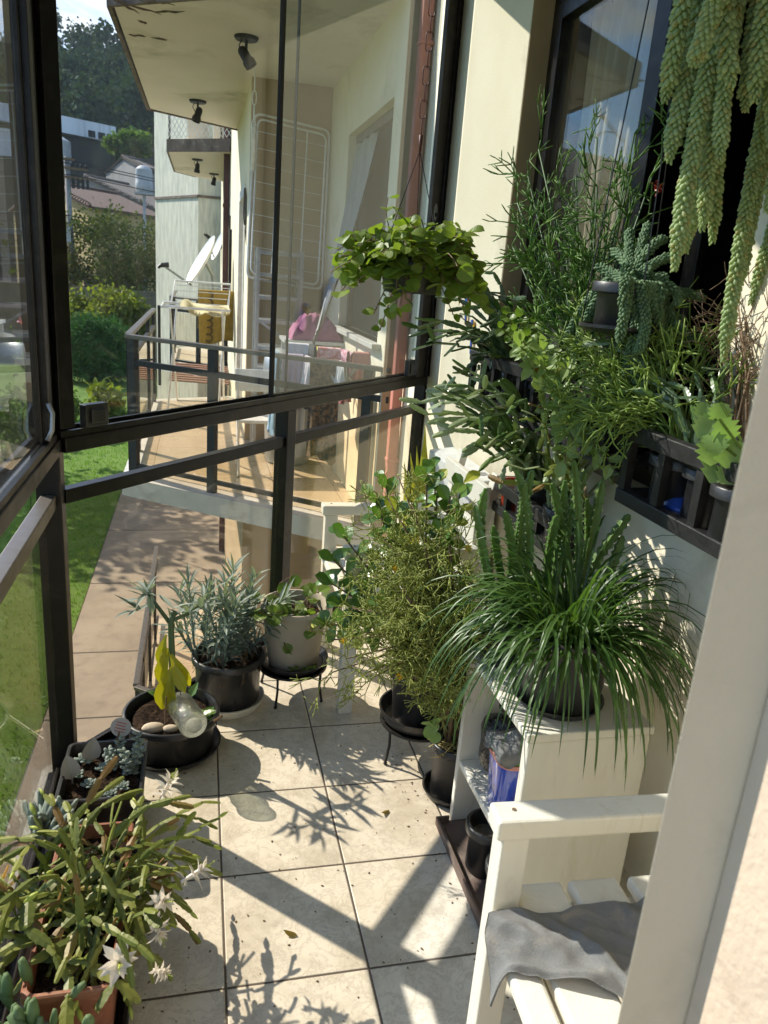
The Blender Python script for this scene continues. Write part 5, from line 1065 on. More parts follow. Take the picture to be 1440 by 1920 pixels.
Ms, Ps = twig_part(t, 'twigs', 'pencil', starts, 161, .033, 3, shrink=.86, nb=(2, 3), ang=.6, up=.02, r=.0017)
b = MB(); Ms2 = []; Ps2 = []
for k in range(70): p = CBu+np.array([rg.normal()*.03-.02, rg.normal()*.03-.02, .19]); d = norm((rg.normal(), rg.normal()-.4, .3+.4*rg.random())); Ms2.append(frame(d)*np.array([[.003, rg.uniform(.03, .06), .003]])); Ps2.append(p)
b.inst(T_twig, np.array(Ms2), np.array(Ps2)); b.build('dead_twigs', pm('dry_yellow_twig', (.42, .36, .12), (.33, .25, .08), 30, .7), t)
for i, (px, py) in enumerate(((742, 1065), (646, 1202), (842, 1045), (878, 1028), (750, 1268))):
    c = Tp(px, py, 2.27); b = MB(); Fm = frame((-.3, -.8, .4)); b.inst(T_petal, [frame(Fm[:, 0]*math.cos(a)+Fm[:, 2]*math.sin(a)+Fm[:, 1]*.5, Fm[:, 1])*.015 for a in np.linspace(0, 2*PI, 9)[:-1]], [c]*8); b.ball(c, .005, 6, 5); b.build('flower', M['petal_y'], t)
CS = np.array([.685, .845, 0]); stand(CS, .135, .14, (3.6, 5.0, 1.2), 'low black iron stand under the round-leaved plant'); saucer(CS+(0, 0, .1402), .142, 'deep black saucer on the iron stand under the round-leaved plant', .045)
t = thing('round_leaved_plant', CS+(0, 0, .146), 'bushy plant with thick round yellow-edged leaves in a black pot on an iron stand', 'potted plant'); pot(t, CS+(0, 0, .147), .118, .092, .19, 'black')
rg = np.random.default_rng(170); b = MB(); bs = MB(); Ms = []; Ps = []; tips = [(640, 1000, 2.6), (620, 1045, 2.65), (615, 1090, 2.6), (640, 1130, 2.6), (605, 1165, 2.6), (660, 1180, 2.55), (690, 1100, 2.55), (720, 900, 2.6), (700, 930, 2.6), (745, 950, 2.6), (800, 890, 2.6), (820, 905, 2.6), (845, 930, 2.55), (870, 905, 2.6), (780, 960, 2.6), (735, 1000, 2.55), (700, 1040, 2.6), (860, 960, 2.6), (720, 1130, 2.5), (830, 990, 2.5), (815, 875, 2.65), (710, 960, 2.6)]
for px, py, tt in tips:
    q = Tp(px, py, tt); s = CS+np.array([rg.normal()*.03, rg.normal()*.03, .33]); m_ = (s+q)/2+(0, 0, .05)*1; bs.tube([s, m_, q], [.005, .004, .003], 5); d0 = norm(q-m_)
    for k in range(11):
        f = .45+.55*k/10; p = m_+(q-m_)*max(0, (f-.45)/.55); a = k*2.4; Fm = frame(d0); d = Fm[:, 0]*math.cos(a)+Fm[:, 2]*math.sin(a)+d0*(.3+1.*(k > 7)); Ms.append(frame(d, (-.35, -.55, .8))*rg.uniform(.052, .086)); Ps.append(p)
inst_leaves(b, T_obov, rg, np.array(Ms), np.array(Ps)); b.build('leaves', M['clusia'], t); bs.build('stems', M['bark'], t)
# little plant at the foot of the bush
b = MB(); rg = np.random.default_rng(171); Ms = []; Ps = []
for k, (px, py) in enumerate(((805, 1370), (815, 1395), (800, 1360), (822, 1355), (812, 1382))): Ms.append(frame(rg.normal(size=3)*.6+(0, -.2, .5), (-.3, -1, .4))*.042); Ps.append(Tp(px, py, 2.36))
b.inst(T_round[0], np.array(Ms), np.array(Ps)); b.tube([CBu+(-.02, -.03, .17), CBu+(-.03, -.04, .30)], .003, 5); tag(b.build('seedling', M['ruffle']), 'small pale green round leaved seedling at the foot of the twiggy bush', 'plant')
# sansevieria behind the chair
CV = np.array([1.02, 2.03, 0]); t = thing('yellow_blade_plant', CV, 'yellow sword-leaved plant behind the far armchair', 'potted plant'); pot(t, CV, .085, .065, .15, 'black'); rg = np.random.default_rng(175); b = MB(); Tsw = leaf_T(lambda x: (math.sin(PI*(.25+.75*x)))**.8*(1-x**6)+.01, 8, .08, .45, 1, .1)
Ms = []; Ps = []
for px, py in ((796, 795), (780, 838), (768, 852), (757, 868), (806, 850)): q = Yp(px, py, CV[1]); p = CV+np.array([rg.normal()*.02, rg.normal()*.02, .12]); Ms.append(frame(q-p, (-.4, -1, 0))*np.linalg.norm(q-p)*np.array([[1.0, 1, 1]])); Ps.append(p)
b.inst(Tsw, np.array(Ms), np.array(Ps)); b.build('leaves', M['sansev'], t)
b = MB(); b.obox((1.07, 1.73, .42), (.06, .0, .008), (0, .30, .0), (.0075, 0, -.42)); b.V[0] = b.V[0]; tag(b.build('white_board', M['whitem'], bevel=.006), 'plain white board leaning against the wall behind the far armchair', 'board')
# ================================================================ wall racks and the plants in them
def rack(label, x0, x1, y0, y1, z0, z1, nb):
    t = thing('flower_rack', (x1, (y0+y1)/2, z0), label, 'flower rack'); b = MB()
    b.box(x0, x0+.03, y0, y1, z1-.04, z1); b.box(x0+.0305, x1, y0, y0+.03, z1-.04, z1); b.box(x0+.0305, x1, y1-.03, y1, z1-.04, z1); b.build('top_frame', M['iron'], t, bevel=.003)
    b = MB(); b.box(x0, x0+.03, y0, y1, z0, z0+.035); b.box(x0+.0305, x1, y0, y0+.03, z0, z0+.035); b.box(x0+.0305, x1, y1-.03, y1, z0, z0+.035)
    for f in (.2, .4, .6, .8): x = x0+(x1-x0)*f; b.box(x-.012, x+.012, y0+.0305, y1-.0305, z0+.004, z0+.016)
    b.build('bottom_frame', M['iron'], t, bevel=.003)
    for i in range(nb+1):
        y = y0+.015+(y1-y0-.03)*i/nb; b = MB(); b.box(x0+.005, x0+.025, y-.013, y+.013, z0+.0355, z1-.0405); b.build('bar', M['iron'], t)
    for y in (y0+.01, y1-.01): b = MB(); b.box(x1-.02, x1, y-.009, y+.009, z0-.02, z1+.03); b.build('bracket', M['iron'], t)
    return t
RX0, RX1 = .965, 1.148
rack('long black slatted flower rack in front of the window', RX0, RX1, .40, 1.50, 1.165, 1.355, 9)
rack('short black slatted flower rack holding the plant with pale scalloped leaves', RX0, RX1, -.17, .30, 1.10, 1.30, 3)
rack('low dark wall rack holding the red pot below the window', 1.0, RX1, .66, 1.22, .80, .92, 4)
def simple_pot(c, r, h, mat, label, group=None):
    t = thing('plant_pot', c, label, 'pot', group); pot(t, c, r, r*.76, h, mat, n=24); return t
rz = 1.182
# leaf cactus with round dark pads, far end
rg = np.random.default_rng(200)
c = np.array([1.055, 1.40, rz]); t = thing('pad_cactus', c, 'dark green round-padded cactus hanging over the far end of the long rack', 'potted plant'); pot(t, c, .07, .055, .13, 'black')
T_pad = [MB().add(*(lambda n: ([(.36*math.sin(2*PI*k/n)*(1 if s else 1), .5-.5*math.cos(2*PI*k/n), s*.035) for s in (-1, 1) for k in range(n)]+[(0, .5, -.07), (0, .5, .07)], [((k+1) % n, k, 2*n) for k in range(n)]+[(n+k, n+(k+1) % n, 2*n+1) for k in range(n)]+[(k, (k+1) % n, n+(k+1) % n, n+k) for k in range(n)]))(10)).template()]
Ms = []; Ps = []; bs = MB()
for (px, py, L) in ((845, 640, 6), (870, 700, 6), (905, 640, 5), (850, 590, 5), (920, 690, 5), (880, 755, 6), (825, 625, 6), (905, 560, 4), (925, 600, 4), (880, 620, 6), (940, 640, 4)):
    q = Tp(px, py, rg.uniform(2.55, 2.8)); s = c+np.array([rg.normal()*.02, rg.normal()*.02, .12]); top = (s+q)/2+np.array([-.02, 0, .10]); n = L+3; p = s
    for k in range(n):
        f = (k+1)/n; nx_ = s*(1-f)**2+2*top*f*(1-f)+q*f*f; d = nx_-p; Ms.append(frame(d, rg.normal(size=3)+(-.6, -.8, .4))*np.linalg.norm(d)*np.array([[1.05, 1.12, 1.]])); Ps.append(p); p = nx_
MB().inst(T_pad[0], np.array(Ms), np.array(Ps)).build('pads', M['cactus_b'], t, smooth=40)
# long thin leaf cactus at the far end, reaching left over the railing
rg = np.random.default_rng(201)
def long_cactus(name, label, c, targets, seed, mats, segL, dt=0, dup=1, cat='potted plant', potr=.07, h=.13, hang=.1, buds=0, segW=.8):
    rg = np.random.default_rng(seed); c = np.array(c); t = thing(name, c, label, cat)
    if potr: pot(t, c, potr, potr*.78, h, 'black')
    seg = []; tips = []
    targets = [(px+rg.normal()*22*e, py+rg.normal()*22*e, tt+rg.normal()*.05*e) for px, py, tt in targets for e in range(dup)]
    for (px, py, tt) in targets:
        q = Tp(px, py, tt+dt); s = c+np.array([rg.normal()*.025, rg.normal()*.025, h-.01]); top = (s+q)/2+np.array([0, 0, hang*rg.uniform(.5, 1.3)+.25*abs(q[2]-s[2])]); n = max(3, int(np.linalg.norm(q-s)/segL)); p = s; up = rg.normal(size=3)*.6+(-.3, -.6, .8)
        for k in range(n):
            f = (k+1)/n; nx_ = s*(1-f)**2+2*top*f*(1-f)+q*f*f+rg.normal(size=3)*.004; d = nx_-p; Fm = frame(d, up)*np.linalg.norm(d)*np.array([[segW*segL/np.linalg.norm(d), 1.06, 1]]); seg.append((Fm, p)); p = nx_
            if k > n*.5 and rg.random() < .4: d2 = norm(norm(d)+rg.normal(size=3)*.6)*segL; seg.append((frame(d2, up)*segL*np.array([[segW, 1, 1]]), p)); tips.append((p+d2, d2))
        tips.append((p, norm(d)))
    k = len(seg)//2; idx = rg.permutation(len(seg))
    for nm, mt, ii in (('foliage', mats[0], idx[:k]), ('old_foliage', mats[1], idx[k:])):
        b = MB(); inst_leaves(b, T_seg, rg, np.array([seg[i][0] for i in ii]), np.array([seg[i][1] for i in ii])); b.build(nm, M[mt], t)
    return t
rg = np.random.default_rng(5)
long_cactus('trailing_cactus', 'leaf cactus with long toothed stems reaching left from the far end of the long rack', (1.06, 1.22, rz), [(780, 655, 2.6), (800, 640, 2.6), (830, 560, 2.7), (850, 555, 2.7), (815, 600, 2.7), (900, 545, 2.6), (940, 560, 2.5), (870, 580, 2.6), (885, 665, 2.5), (960, 560, 2.4), (920, 555, 2.5), (905, 610, 2.4), (850, 660, 2.5), (880, 540, 2.6)], 202, ('cactus_g', 'cactus_b'), .07, .12, 2, segW=.62)
long_cactus('trailing_cactus', 'pale leaf cactus spilling from the low rack towards the far armchair', (1.07, .98, .82), [(790, 755, 2.4), (805, 790, 2.4), (800, 735, 2.5), (830, 770, 2.4), (850, 745, 2.4), (845, 800, 2.3), (880, 740, 2.3), (880, 800, 2.3), (905, 770, 2.2), (870, 855, 2.3), (910, 840, 2.2), (935, 820, 2.2), (900, 880, 2.2), (960, 760, 2.2), (980, 790, 2.2), (940, 740, 2.3), (1010, 800, 2.2), (850, 700, 2.5), (925, 870, 2.2), (965, 850, 2.2), (830, 730, 2.5), (860, 770, 2.4), (890, 830, 2.3), (980, 840, 2.2)], 203, ('cactus_pale', 'cactus_g'), .072, .14, 2, hang=.14, segW=.72)
long_cactus('trailing_cactus', 'dusty leaf cactus with serrated arms standing behind the columnar cactus', (1.06, .72, .82), [(980, 770, 2.1), (1000, 720, 2.1), (1040, 790, 2.1), (1060, 840, 2.1), (1010, 850, 2.1), (1080, 800, 2.0), (1100, 850, 2.0), (1130, 870, 2.0), (1050, 900, 2.0), (1090, 900, 2.0), (1130, 830, 2.0), (1020, 900, 2.0), (985, 880, 2.1), (1150, 900, 2.0)], 204, ('cactus_pale', 'cactus_y'), .062, .12, 2, hang=.1, segW=.8)
simple_pot((1.06, 1.12, .8165), .06, .11, 'redpot', 'bright red plant pot in the low wall rack')
simple_pot((1.05, .735, rz), .065, .14, 'terra', 'terracotta coloured pot showing between the bars of the long rack')
# jade
def round_leaf_plant(name, label, c, tips, seed, mat, ls, T=T_round, potm='black', potr=.06, h=.12, n=9, stem=.003, dt=0):
    rg = np.random.default_rng(seed); c = np.array(c); t = thing(name, c, label, 'potted plant')
    if potr: pot(t, c, potr, potr*.78, h, potm)
    b = MB(); bs = MB(); Ms = []; Ps = []
    for px, py, tt in tips:
        q = Tp(px, py, tt+dt); s = c+np.array([rg.normal()*.02, rg.normal()*.02, h-.01]); m_ = (s+q)/2+(0, 0, .03); bs.tube([s, m_, q], [stem, stem*.8, stem*.5], 5); d0 = norm(q-m_)
        for k in range(n):
            f = k/(n-1); a = k*2.4; Fm = frame(d0); d = Fm[:, 0]*math.cos(a)+Fm[:, 2]*math.sin(a)+d0*(.2+.8*f); Ms.append(frame(d, (-.3, -.6, .8))*rg.uniform(*ls)); Ps.append(m_+(q-m_)*f)
    inst_leaves(b, T, rg, np.array(Ms), np.array(Ps)); b.build('leaves', M[mat], t); bs.build('stems', M['bark'], t); return t
round_leaf_plant('jade_plant', 'small bright green jade plant standing above the long rack beside the window frame', (1.05, 1.06, rz), [(950, 590, 2.35), (975, 595, 2.35), (1000, 605, 2.3), (965, 620, 2.3), (990, 630, 2.3), (940, 615, 2.35)], 210, 'vine', (.020, .032), n=12)
round_leaf_plant('soft_leaved_herb', 'sprawling soft-leaved herb with pale green leaves along the middle of the long rack', (1.05, .90, rz), [(975, 650, 2.2), (995, 690, 2.1), (1020, 690, 2.1), (1050, 730, 2.1), (1070, 760, 2.0), (1065, 690, 2.1), (1100, 740, 2.0), (1120, 760, 2.0), (1045, 780, 2.0), (1080, 840, 1.95), (1110, 830, 1.95), (1060, 870, 1.95), (1130, 860, 1.9), (1150, 880, 1.9), (1090, 790, 1.95), (980, 640, 2.2), (1020, 655, 2.2)], 211, 'oregano', (.032, .060), T=T_leaf+T_obov, n=12, dt=.04)
round_leaf_plant('small_leaved_bush', 'dense small-leaved bush behind the hanging blue-green succulent', (1.06, .58, rz), [(1090+30*i+(j % 2)*14, 610+22*j+i*4, 2.0-.03*i) for i in range(6) for j in range(5)], 212, 'oregano', (.014, .026), T=T_leaf+T_obov, n=12, potr=.07)
# pencil shrub standing in the window
c = np.array([1.06, .80, rz]); t = thing('pencil_shrub', c, 'tall upright green pencil-stemmed shrub growing up in front of the window glass', 'potted plant'); pot(t, c, .07, .055, .13, 'black')
rg = np.random.default_rng(220); b = MB(); starts = []
for (px, py, tt) in ((1120, 260, 2.5), (1150, 300, 2.3), (1080, 330, 2.5), (1190, 250, 2.2), (990, 330, 2.6), (1000, 430, 2.5), (960, 460, 2.5), (1060, 450, 2.4), (1180, 330, 2.2), (1040, 510, 2.4), (1000, 520, 2.4), (1090, 560, 2.3), (1060, 600, 2.25), (1230, 310, 2.1), (1140, 420, 2.25), (1010, 280, 2.5), (970, 380, 2.5), (1120, 350, 2.3), (1100, 480, 2.3), (1020, 460, 2.4), (1180, 400, 2.2), (1060, 540, 2.3), (990, 480, 2.45)):
    q = Tp(px, py, tt); s = c+np.array([rg.normal()*.02, rg.normal()*.02, .12]); m_ = (s+q)/2+np.array([.02, 0, .0]); b.tube([s, m_, q], [.0042, .0034, .0024], 6)
    for f in np.linspace(.25, 1, 7): 
        p = s+(m_-s)*f*2 if f < .5 else m_+(q-m_)*(f-.5)*2; starts.append((p, norm(norm(q-s)*.8+rg.normal(size=3)*.55)))
b.build('stems', M['pencil_d'], t, smooth=True)
twig_part(t, 'twigs', 'pencil_g', starts, 221, .052, 2, shrink=.85, nb=(2, 3), ang=.5, up=.05, r=.0026)
# drooping rhipsalis of the near rack
def rhips(name, label, c, tips, seed, mat, L, depth, potr=.07, h=.13, r=.0018, ang=.5, reach=.5, dup=2):
    c = np.array(c); t = thing(name, c, label, 'potted plant'); pot(t, c, potr, potr*.78, h, 'black'); rg = np.random.default_rng(seed); b = MB(); st = []
    tips = [(px+rg.normal()*18*e, py+rg.normal()*18*e, tt+rg.normal()*.04*e) for px, py, tt in tips for e in range(dup)]
    for px, py, tt in tips:
        q = Tp(px, py, tt); s = c+np.array([rg.normal()*.025, rg.normal()*.025, h-.01]); m_ = (s+q)/2+(0, 0, .04); b.tube([s, m_, q], [.003, .0026, .002], 5)
        for f in np.linspace(reach, 1, 5): p = m_+(q-m_)*max(0, f*2-1) if f >= .5 else s+(m_-s)*f*2; st.append((p, norm(norm(q-m_)*.9+rg.normal(size=3)*.45)))
    b.build('stems', M[mat], t, smooth=True); twig_part(t, 'twigs', mat, st, seed+1, L, depth, shrink=.9, nb=(1, 3), ang=ang, up=-.03, r=r); return t
rhips('drooping_cactus', 'yellow-green thin-stemmed cactus drooping from the near rack', (1.05, .18, 1.117), [(1075, 760, 1.95), (1090, 730, 2.0), (1130, 800, 1.9), (1150, 760, 1.9), (1180, 720, 1.9), (1200, 790, 1.85), (1220, 700, 1.9), (1110, 700, 2.0), (1260, 720, 1.85), (1300, 700, 1.8), (1160, 690, 1.95), (1240, 760, 1.8), (1340, 730, 1.75)], 230, 'pencil_m', .040, 2, r=.0023, dup=2)
rhips('drooping_cactus', 'olive thin-stemmed cactus filling the long rack under the hanging succulent', (1.055, .46, rz), [(1090, 640, 2.1), (1120, 600, 2.1), (1150, 620, 2.05), (1180, 650, 2.0), (1210, 640, 2.0), (1240, 620, 2.0), (1130, 680, 2.0), (1200, 690, 1.95), (1260, 660, 1.95), (1290, 640, 1.95), (1100, 670, 2.05)], 232, 'pencil_m', .040, 2, r=.0022, dup=1)
rhips('bare_twig_plant', 'dark bare-twigged plant with red tips at the right end of the window', (1.08, .02, 1.117), [(1390, 620, 1.75), (1370, 660, 1.75), (1400, 680, 1.7), (1350, 640, 1.8), (1330, 600, 1.85), (1400, 590, 1.75)], 234, 'bark', .035, 2, potr=.055, r=.0013, ang=.6)
long_cactus('trailing_cactus', 'glossy leaf cactus with broad stems in the near rack', (1.05, .06, 1.117), [(1250, 720, 1.8), (1290, 690, 1.8), (1330, 700, 1.75), (1360, 680, 1.75), (1230, 740, 1.8), (1200, 720, 1.85), (1310, 740, 1.7), (1170, 730, 1.85), (1120, 645, 2.0), (1090, 650, 2.0)], 236, ('cactus_g', 'cactus_b'), .05, potr=.06)
# ruffled kalanchoe
c = np.array([1.02, -.09, 1.117]); t = thing('scalloped_plant', c, 'plant with big pale green scalloped leaves at the near end of the near rack', 'potted plant'); pot(t, c, .065, .05, .13, 'black'); rg = np.random.default_rng(240); b = MB()
T_scal = leaf_T(roundp, 9, .5, .25, 1, .95, teeth=1); Ms = []; Ps = []; bs = MB()
for px, py, s, tt in ((1345, 880, .062, 1.70), (1335, 845, .060, 1.68), (1325, 800, .055, 1.7), (1360, 810, .058, 1.66), (1350, 775, .045, 1.7), (1370, 850, .062, 1.66), (1320, 770, .04, 1.72), (1340, 830, .05, 1.65), (1365, 890, .05, 1.68)):
    p = Tp(px, py, tt-.14); d = np.array([-.5+rg.normal()*.4, -.3, -.25+rg.normal()*.4]); Fm = frame(d, (-.35, -.8, .6)); p = p-norm(d)*s*.5; Ms.append(Fm*s); Ps.append(p); bs.tube([c+(0, 0, .12), (c+p)/2+(0, -.02, .08), p], .003, 5)
b.inst(T_scal, np.array(Ms), np.array(Ps)); b.build('leaves', M['ruffle'], t, smooth=True); bs.build('stems', M['vine'], t)
b = MB(); rg = np.random.default_rng(241); b.ball((1.03, .13, 1.135), (.03, .05, .02), 14, 10); V = b.V[0]; c_ = np.array([1.03, .13, 1.135]); b.V[0] = c_+(V-c_)*(1+.3*np.sin(90*V[:, [0]]+70*V[:, [1]])); tag(b.build('blue_wrap', pm('blue_plastic', (.02, .06, .28), None, 20, .3), smooth=True), 'scrap of blue plastic lying in the bottom of the near rack', 'plastic wrap')
# ---- hanging plants
def sedum_strand(Ms, Ps, p, q, rg, rad, ls, dens, curve=.0):
    p = np.asarray(p, float); q = np.asarray(q, float); L = np.linalg.norm(q-p); n = int(L*dens); side = rg.normal(size=3)*curve
    for i in range(n):
        f = (i+rg.random())/n; c = p+(q-p)*f+side*math.sin(PI*f); d = norm((q-p)/L+side*PI*math.cos(PI*f)/L*.6); a = i*2.4; Fm = frame(d); r = Fm[:, 0]*math.cos(a)+Fm[:, 2]*math.sin(a); tp = 1 if f < .93 else .8-.4*(f-.93)/.07; dd = norm(r*.75*(1-.5*max(0, f-.9)*10)+d*.75); Ms.append(frame(dd, -r+(0, 0, .01))*ls*rg.uniform(.85, 1.15)*tp); Ps.append(c+r*rad*.18)
T_plump = MB().lathe([(0, 0), (.17, .1), (.25, .42), (.23, .72), (.12, .94), (0, 1.)], 6).template(); T_plump = (T_plump[0][:, [0, 2, 1]], T_plump[1])
def hanger(t, c, r, top, h):
    for a in (0.4, 2.5, 4.6):
        b = MB(); b.tube([c+np.array([r*math.cos(a), r*math.sin(a), h]), np.asarray(top)], .0018, 4); b.build('cord', M['iron'], t)
# big trailing succulent close to the camera
CH = np.array([.85, .03, 2.24]); t = thing('trailing_succulent', CH, 'big hanging plant of thick pale green braided succulent strands', 'hanging plant'); pot(t, CH, .12, .09, .14, 'black')
hanger(t, CH, .115, (CH[0], CH[1], 3.125), .14)
rg = np.random.default_rng(250); Ms = []; Ps = []
cols = [(1246, 190, -.02), (1254, 300, -.06), (1264, 505, -.10), (1285, 470, -.02), (1300, 395, .03), (1316, 432, -.05), (1336, 455, .02), (1350, 300, -.12), (1372, 160, -.15), (1278, 250, .04), (1398, 205, -.10), (1414, 190, -.16), (1438, 395, -.08), (1356, 675, .06), (1378, 560, .10), (1408, 570, .14), (1300, 120, -.14), (1330, 210, .05), (1460, 300, -.14), (1470, 480, .02)]
for px, py, dy in cols:
    q = Yp(px, py, CH[1]+dy); p = np.array([q[0]+(CH[0]-q[0])*.04+rg.normal()*.010, q[1]+(CH[1]-q[1])*.1, CH[2]+.10]); sedum_strand(Ms, Ps, p, q, rg, .016, .0195*rg.uniform(.85, 1.12), 780, .020)
Ms = np.array(Ms); Ps = np.array(Ps); MB().inst(T_plump, Ms, Ps).build('strands', M['sedum'], t, smooth=True)
# hanging blue-green succulent further in
CG = np.array([.975, .42, 1.50]); t = thing('trailing_succulent', CG, 'smaller hanging pot and saucer of blue-green trailing succulent in front of the window', 'hanging plant'); pot(t, CG+(0, 0, .016), .085, .066, .115, 'black')
b = MB(); b.lathe([(.09, 0), (.105, .012), (.105, .02), (.098, .02), (.09, .006), (0, .006)], 28, CG+(0, 0, .008)); b.build('saucer', M['black'], t, smooth=45)
b = MB(); hk = np.array([CG[0], CG[1], 3.125]); hanger(t, CG, .10, hk, .02)
rg = np.random.default_rng(251); Ms = []; Ps = []
for px, py, tt in ((1060, 640, 2.2), (1085, 600, 2.2), (1075, 670, 2.15), (1110, 590, 2.1), (1165, 575, 1.98), (1150, 660, 2.0), (1215, 640, 1.95), (1240, 680, 1.95), (1190, 720, 1.9), (1255, 640, 1.9), (1280, 600, 1.95), (1230, 590, 1.9), (1205, 590, 1.9), (1170, 710, 1.92), (1300, 640, 1.9), (1130, 560, 2.1), (1320, 560, 1.95), (1180, 430, 2.0), (1215, 420, 2.0), (1245, 450, 1.95), (1150, 470, 2.05), (1200, 470, 1.95), (1270, 480, 1.95), (1140, 520, 2.0), (1190, 545, 1.86), (1225, 560, 1.86), (1160, 540, 1.9), (1205, 620, 1.86), (1235, 610, 1.87), (1120, 500, 2.05), (1250, 520, 1.88), (1265, 570, 1.88), (1180, 500, 1.88), (1220, 510, 1.87), (1160, 640, 1.83), (1172, 600, 1.83), (1195, 660, 1.82), (1212, 625, 1.83), (1185, 580, 1.83), (1225, 585, 1.84)):
    q = Tp(px, py, tt); a = math.atan2(q[1]-CG[1], q[0]-CG[0]); e = CG+np.array([.078*math.cos(a), .078*math.sin(a), .14])
    if q[2] < CG[2]+.1: sedum_strand(Ms, Ps, e, q, rg, .01, .0165, 880, .012)
    else: sedum_strand(Ms, Ps, CG+(0, 0, .13), q, rg, .01, .0165, 880, .01)
MB().inst(T_plump, np.array(Ms), np.array(Ps)).build('strands', M['sedum_b'], t, smooth=True)
c = Tp(1233, 352, 1.95); b = MB(); rg = np.random.default_rng(252); b.inst(T_petal, rand_frames(26, rg, 0, (.010, .016)), c+rg.normal(size=(26, 3))*.006); b.build('flower', M['flower_red'] if 'flower_red' in M else M['redpot'], t)
# ivy basket on a chain
CI = np.array([.497, .735, 1.562]); KN = Tp(791, 238, 2.08); t = thing('hanging_basket', CI, 'hanging basket of round yellow-green leaves on a black chain in front of the far glass', 'hanging plant'); pot(t, CI, .095, .07, .09, 'black', soil_z=.075)
for a in (3.3, 5.5, 1.2): b = MB(); b.tube([CI+np.array([.09*math.cos(a), .09*math.sin(a), .085]), KN-(0, 0, .06)], .0016, 4); b.build('cord', M['iron'], t)
b = MB(); b.tube([KN-(0, 0, .062), KN-(0, 0, .02)], [.003, .006], 6); tp_ = np.array([KN[0]+.005, KN[1], 3.12]); z = KN[2]-.02; k = 0
while z < 3.10:
    l = .046; w = .0095; ax_ = np.array([1, 0, 0]) if k % 2 else np.array([.25, .97, 0]); x0_ = np.array([KN[0]+.005*(z-KN[2]), KN[1], z]); ring_ = [x0_+ax_*w*math.cos(a)*1.0+np.array([0, 0, l/2+(l/2-w*.8)*math.copysign(1, math.sin(a))*(1 if abs(math.sin(a)) > .3 else .8)+w*.8*math.sin(a)]) for a in np.linspace(0, 2*PI, 13)]; b.tube(ring_, .0016, 5, cap=False); z += l*.88; k += 1
b.build('chain', M['red2'], t, smooth=True)
rg = np.random.default_rng(260); b = MB(); bs = MB(); Ms = []; Ps = []
for k in range(104):
    a = rg.uniform(0, 2*PI); p = CI+np.array([.05*math.cos(a), .05*math.sin(a), .08]); d = norm((math.cos(a), math.sin(a), rg.uniform(.1, 2.6))); pts = [p]; L = rg.uniform(.07, .22)*(1.1 if d[2] < .5 else .8)
    for i in range(6): d = norm(d+rg.normal(size=3)*.16+(0, 0, -.26)); pts.append(pts[-1]+d*L/6)
    bs.tube(pts, .0016, 4)
    for i in range(1, 7):
        for s in (-1, 1):
            if rg.random() < .82: sd = norm(np.cross(d, (0, 0, 1)))*s; dd = norm(sd+rg.normal(size=3)*.35+d*.3); Ms.append(frame(dd, (-.25, -.35, 1)+rg.normal(size=3)*.35)*rg.uniform(.028, .050)); Ps.append(pts[i]+dd*.006)
for px, py, tt in ((712, 620, 2.12), (700, 590, 2.12), (735, 600, 2.12), (850, 590, 2.2), (870, 575, 2.18)):
    q = Tp(px, py, tt); s = CI+(0, 0, .06); m_ = (s+q)/2+(0, 0, .06); bs.tube([s, m_, q], .0016, 4)
    for i in range(9): f = i/8; p = s*(1-f)**2+2*m_*f*(1-f)+q*f*f; Ms.append(frame(rg.normal(size=3)+(0, 0, -.3), (-.3, -.6, 1))*rg.uniform(.024, .04)); Ps.append(p)
inst_leaves(b, T_round, rg, np.array(Ms), np.array(Ps)); b.build('leaves', M['ivy'], t); bs.build('stems', M['bark'], t)
# ---- painted wooden parrots on the wall
M['pblue'] = pm('parrot_blue', (.03, .10, .42), (.02, .07, .32), 20, .4); M['pyel'] = pm('parrot_yellow', (.65, .38, .03), None, 20, .4); M['pwht'] = pm('parrot_white', (.7, .7, .68), None, 20, .4)
def parrot(label, yz, s, rot):
    y0_, z0_ = yz; t = thing('parrot_plaque', (1.135, y0_, z0_), label, 'wall ornament')
    def P(x, z): return (1.143, y0_+(x*math.cos(rot)-z*math.sin(rot))*s, z0_+(x*math.sin(rot)+z*math.cos(rot))*s)
    def plate(nm, pts, mat, xo, th=.004): b = MB(); V = [np.array(P(*p))-(xo, 0, 0) for p in pts]; k = len(V); b.add(V+[v-np.array([th, 0, 0]) for v in V], [tuple(range(k)), tuple(range(k, 2*k))[::-1]]+[(i, (i+1) % k, k+(i+1) % k, k+i) for i in range(k)]); b.build(nm, M[mat], t)
    plate('body', [(-.02, .30), (.03, .38), (.09, .42), (.15, .40), (.18, .34), (.17, .22), (.13, .08), (.05, -.10), (.0, -.30), (-.04, -.30), (-.03, -.05), (-.05, .12)], 'pyel', 0)
    plate('wing', [(.0, .27), (.06, .26), (.10, .12), (.04, -.10), (-.01, -.33), (-.05, -.33), (-.05, -.05), (-.055, .12)], 'pblue', .0045)
    plate('head', [(.03, .335), (.06, .41), (.09, .425), (.15, .405), (.178, .35), (.13, .36), (.10, .30)], 'pblue', .0045)
    plate('face', [(.09, .33), (.115, .385), (.155, .38), (.165, .32), (.12, .29)], 'pwht', .009)
    plate('beak', [(.155, .375), (.20, .36), (.215, .31), (.19, .27), (.175, .31)], 'black', .0045)
parrot('painted blue and yellow parrot plaque fixed highest on the cream wall by the far glass', (2.30, 1.70), .26, .1)
parrot('painted parrot plaque lower on the cream wall half hidden by the hanging basket', (2.10, 1.49), .22, -.1)
parrot('smallest parrot plaque, lowest on the cream wall beside the leaf cactus', (1.98, 1.36), .20, .05)

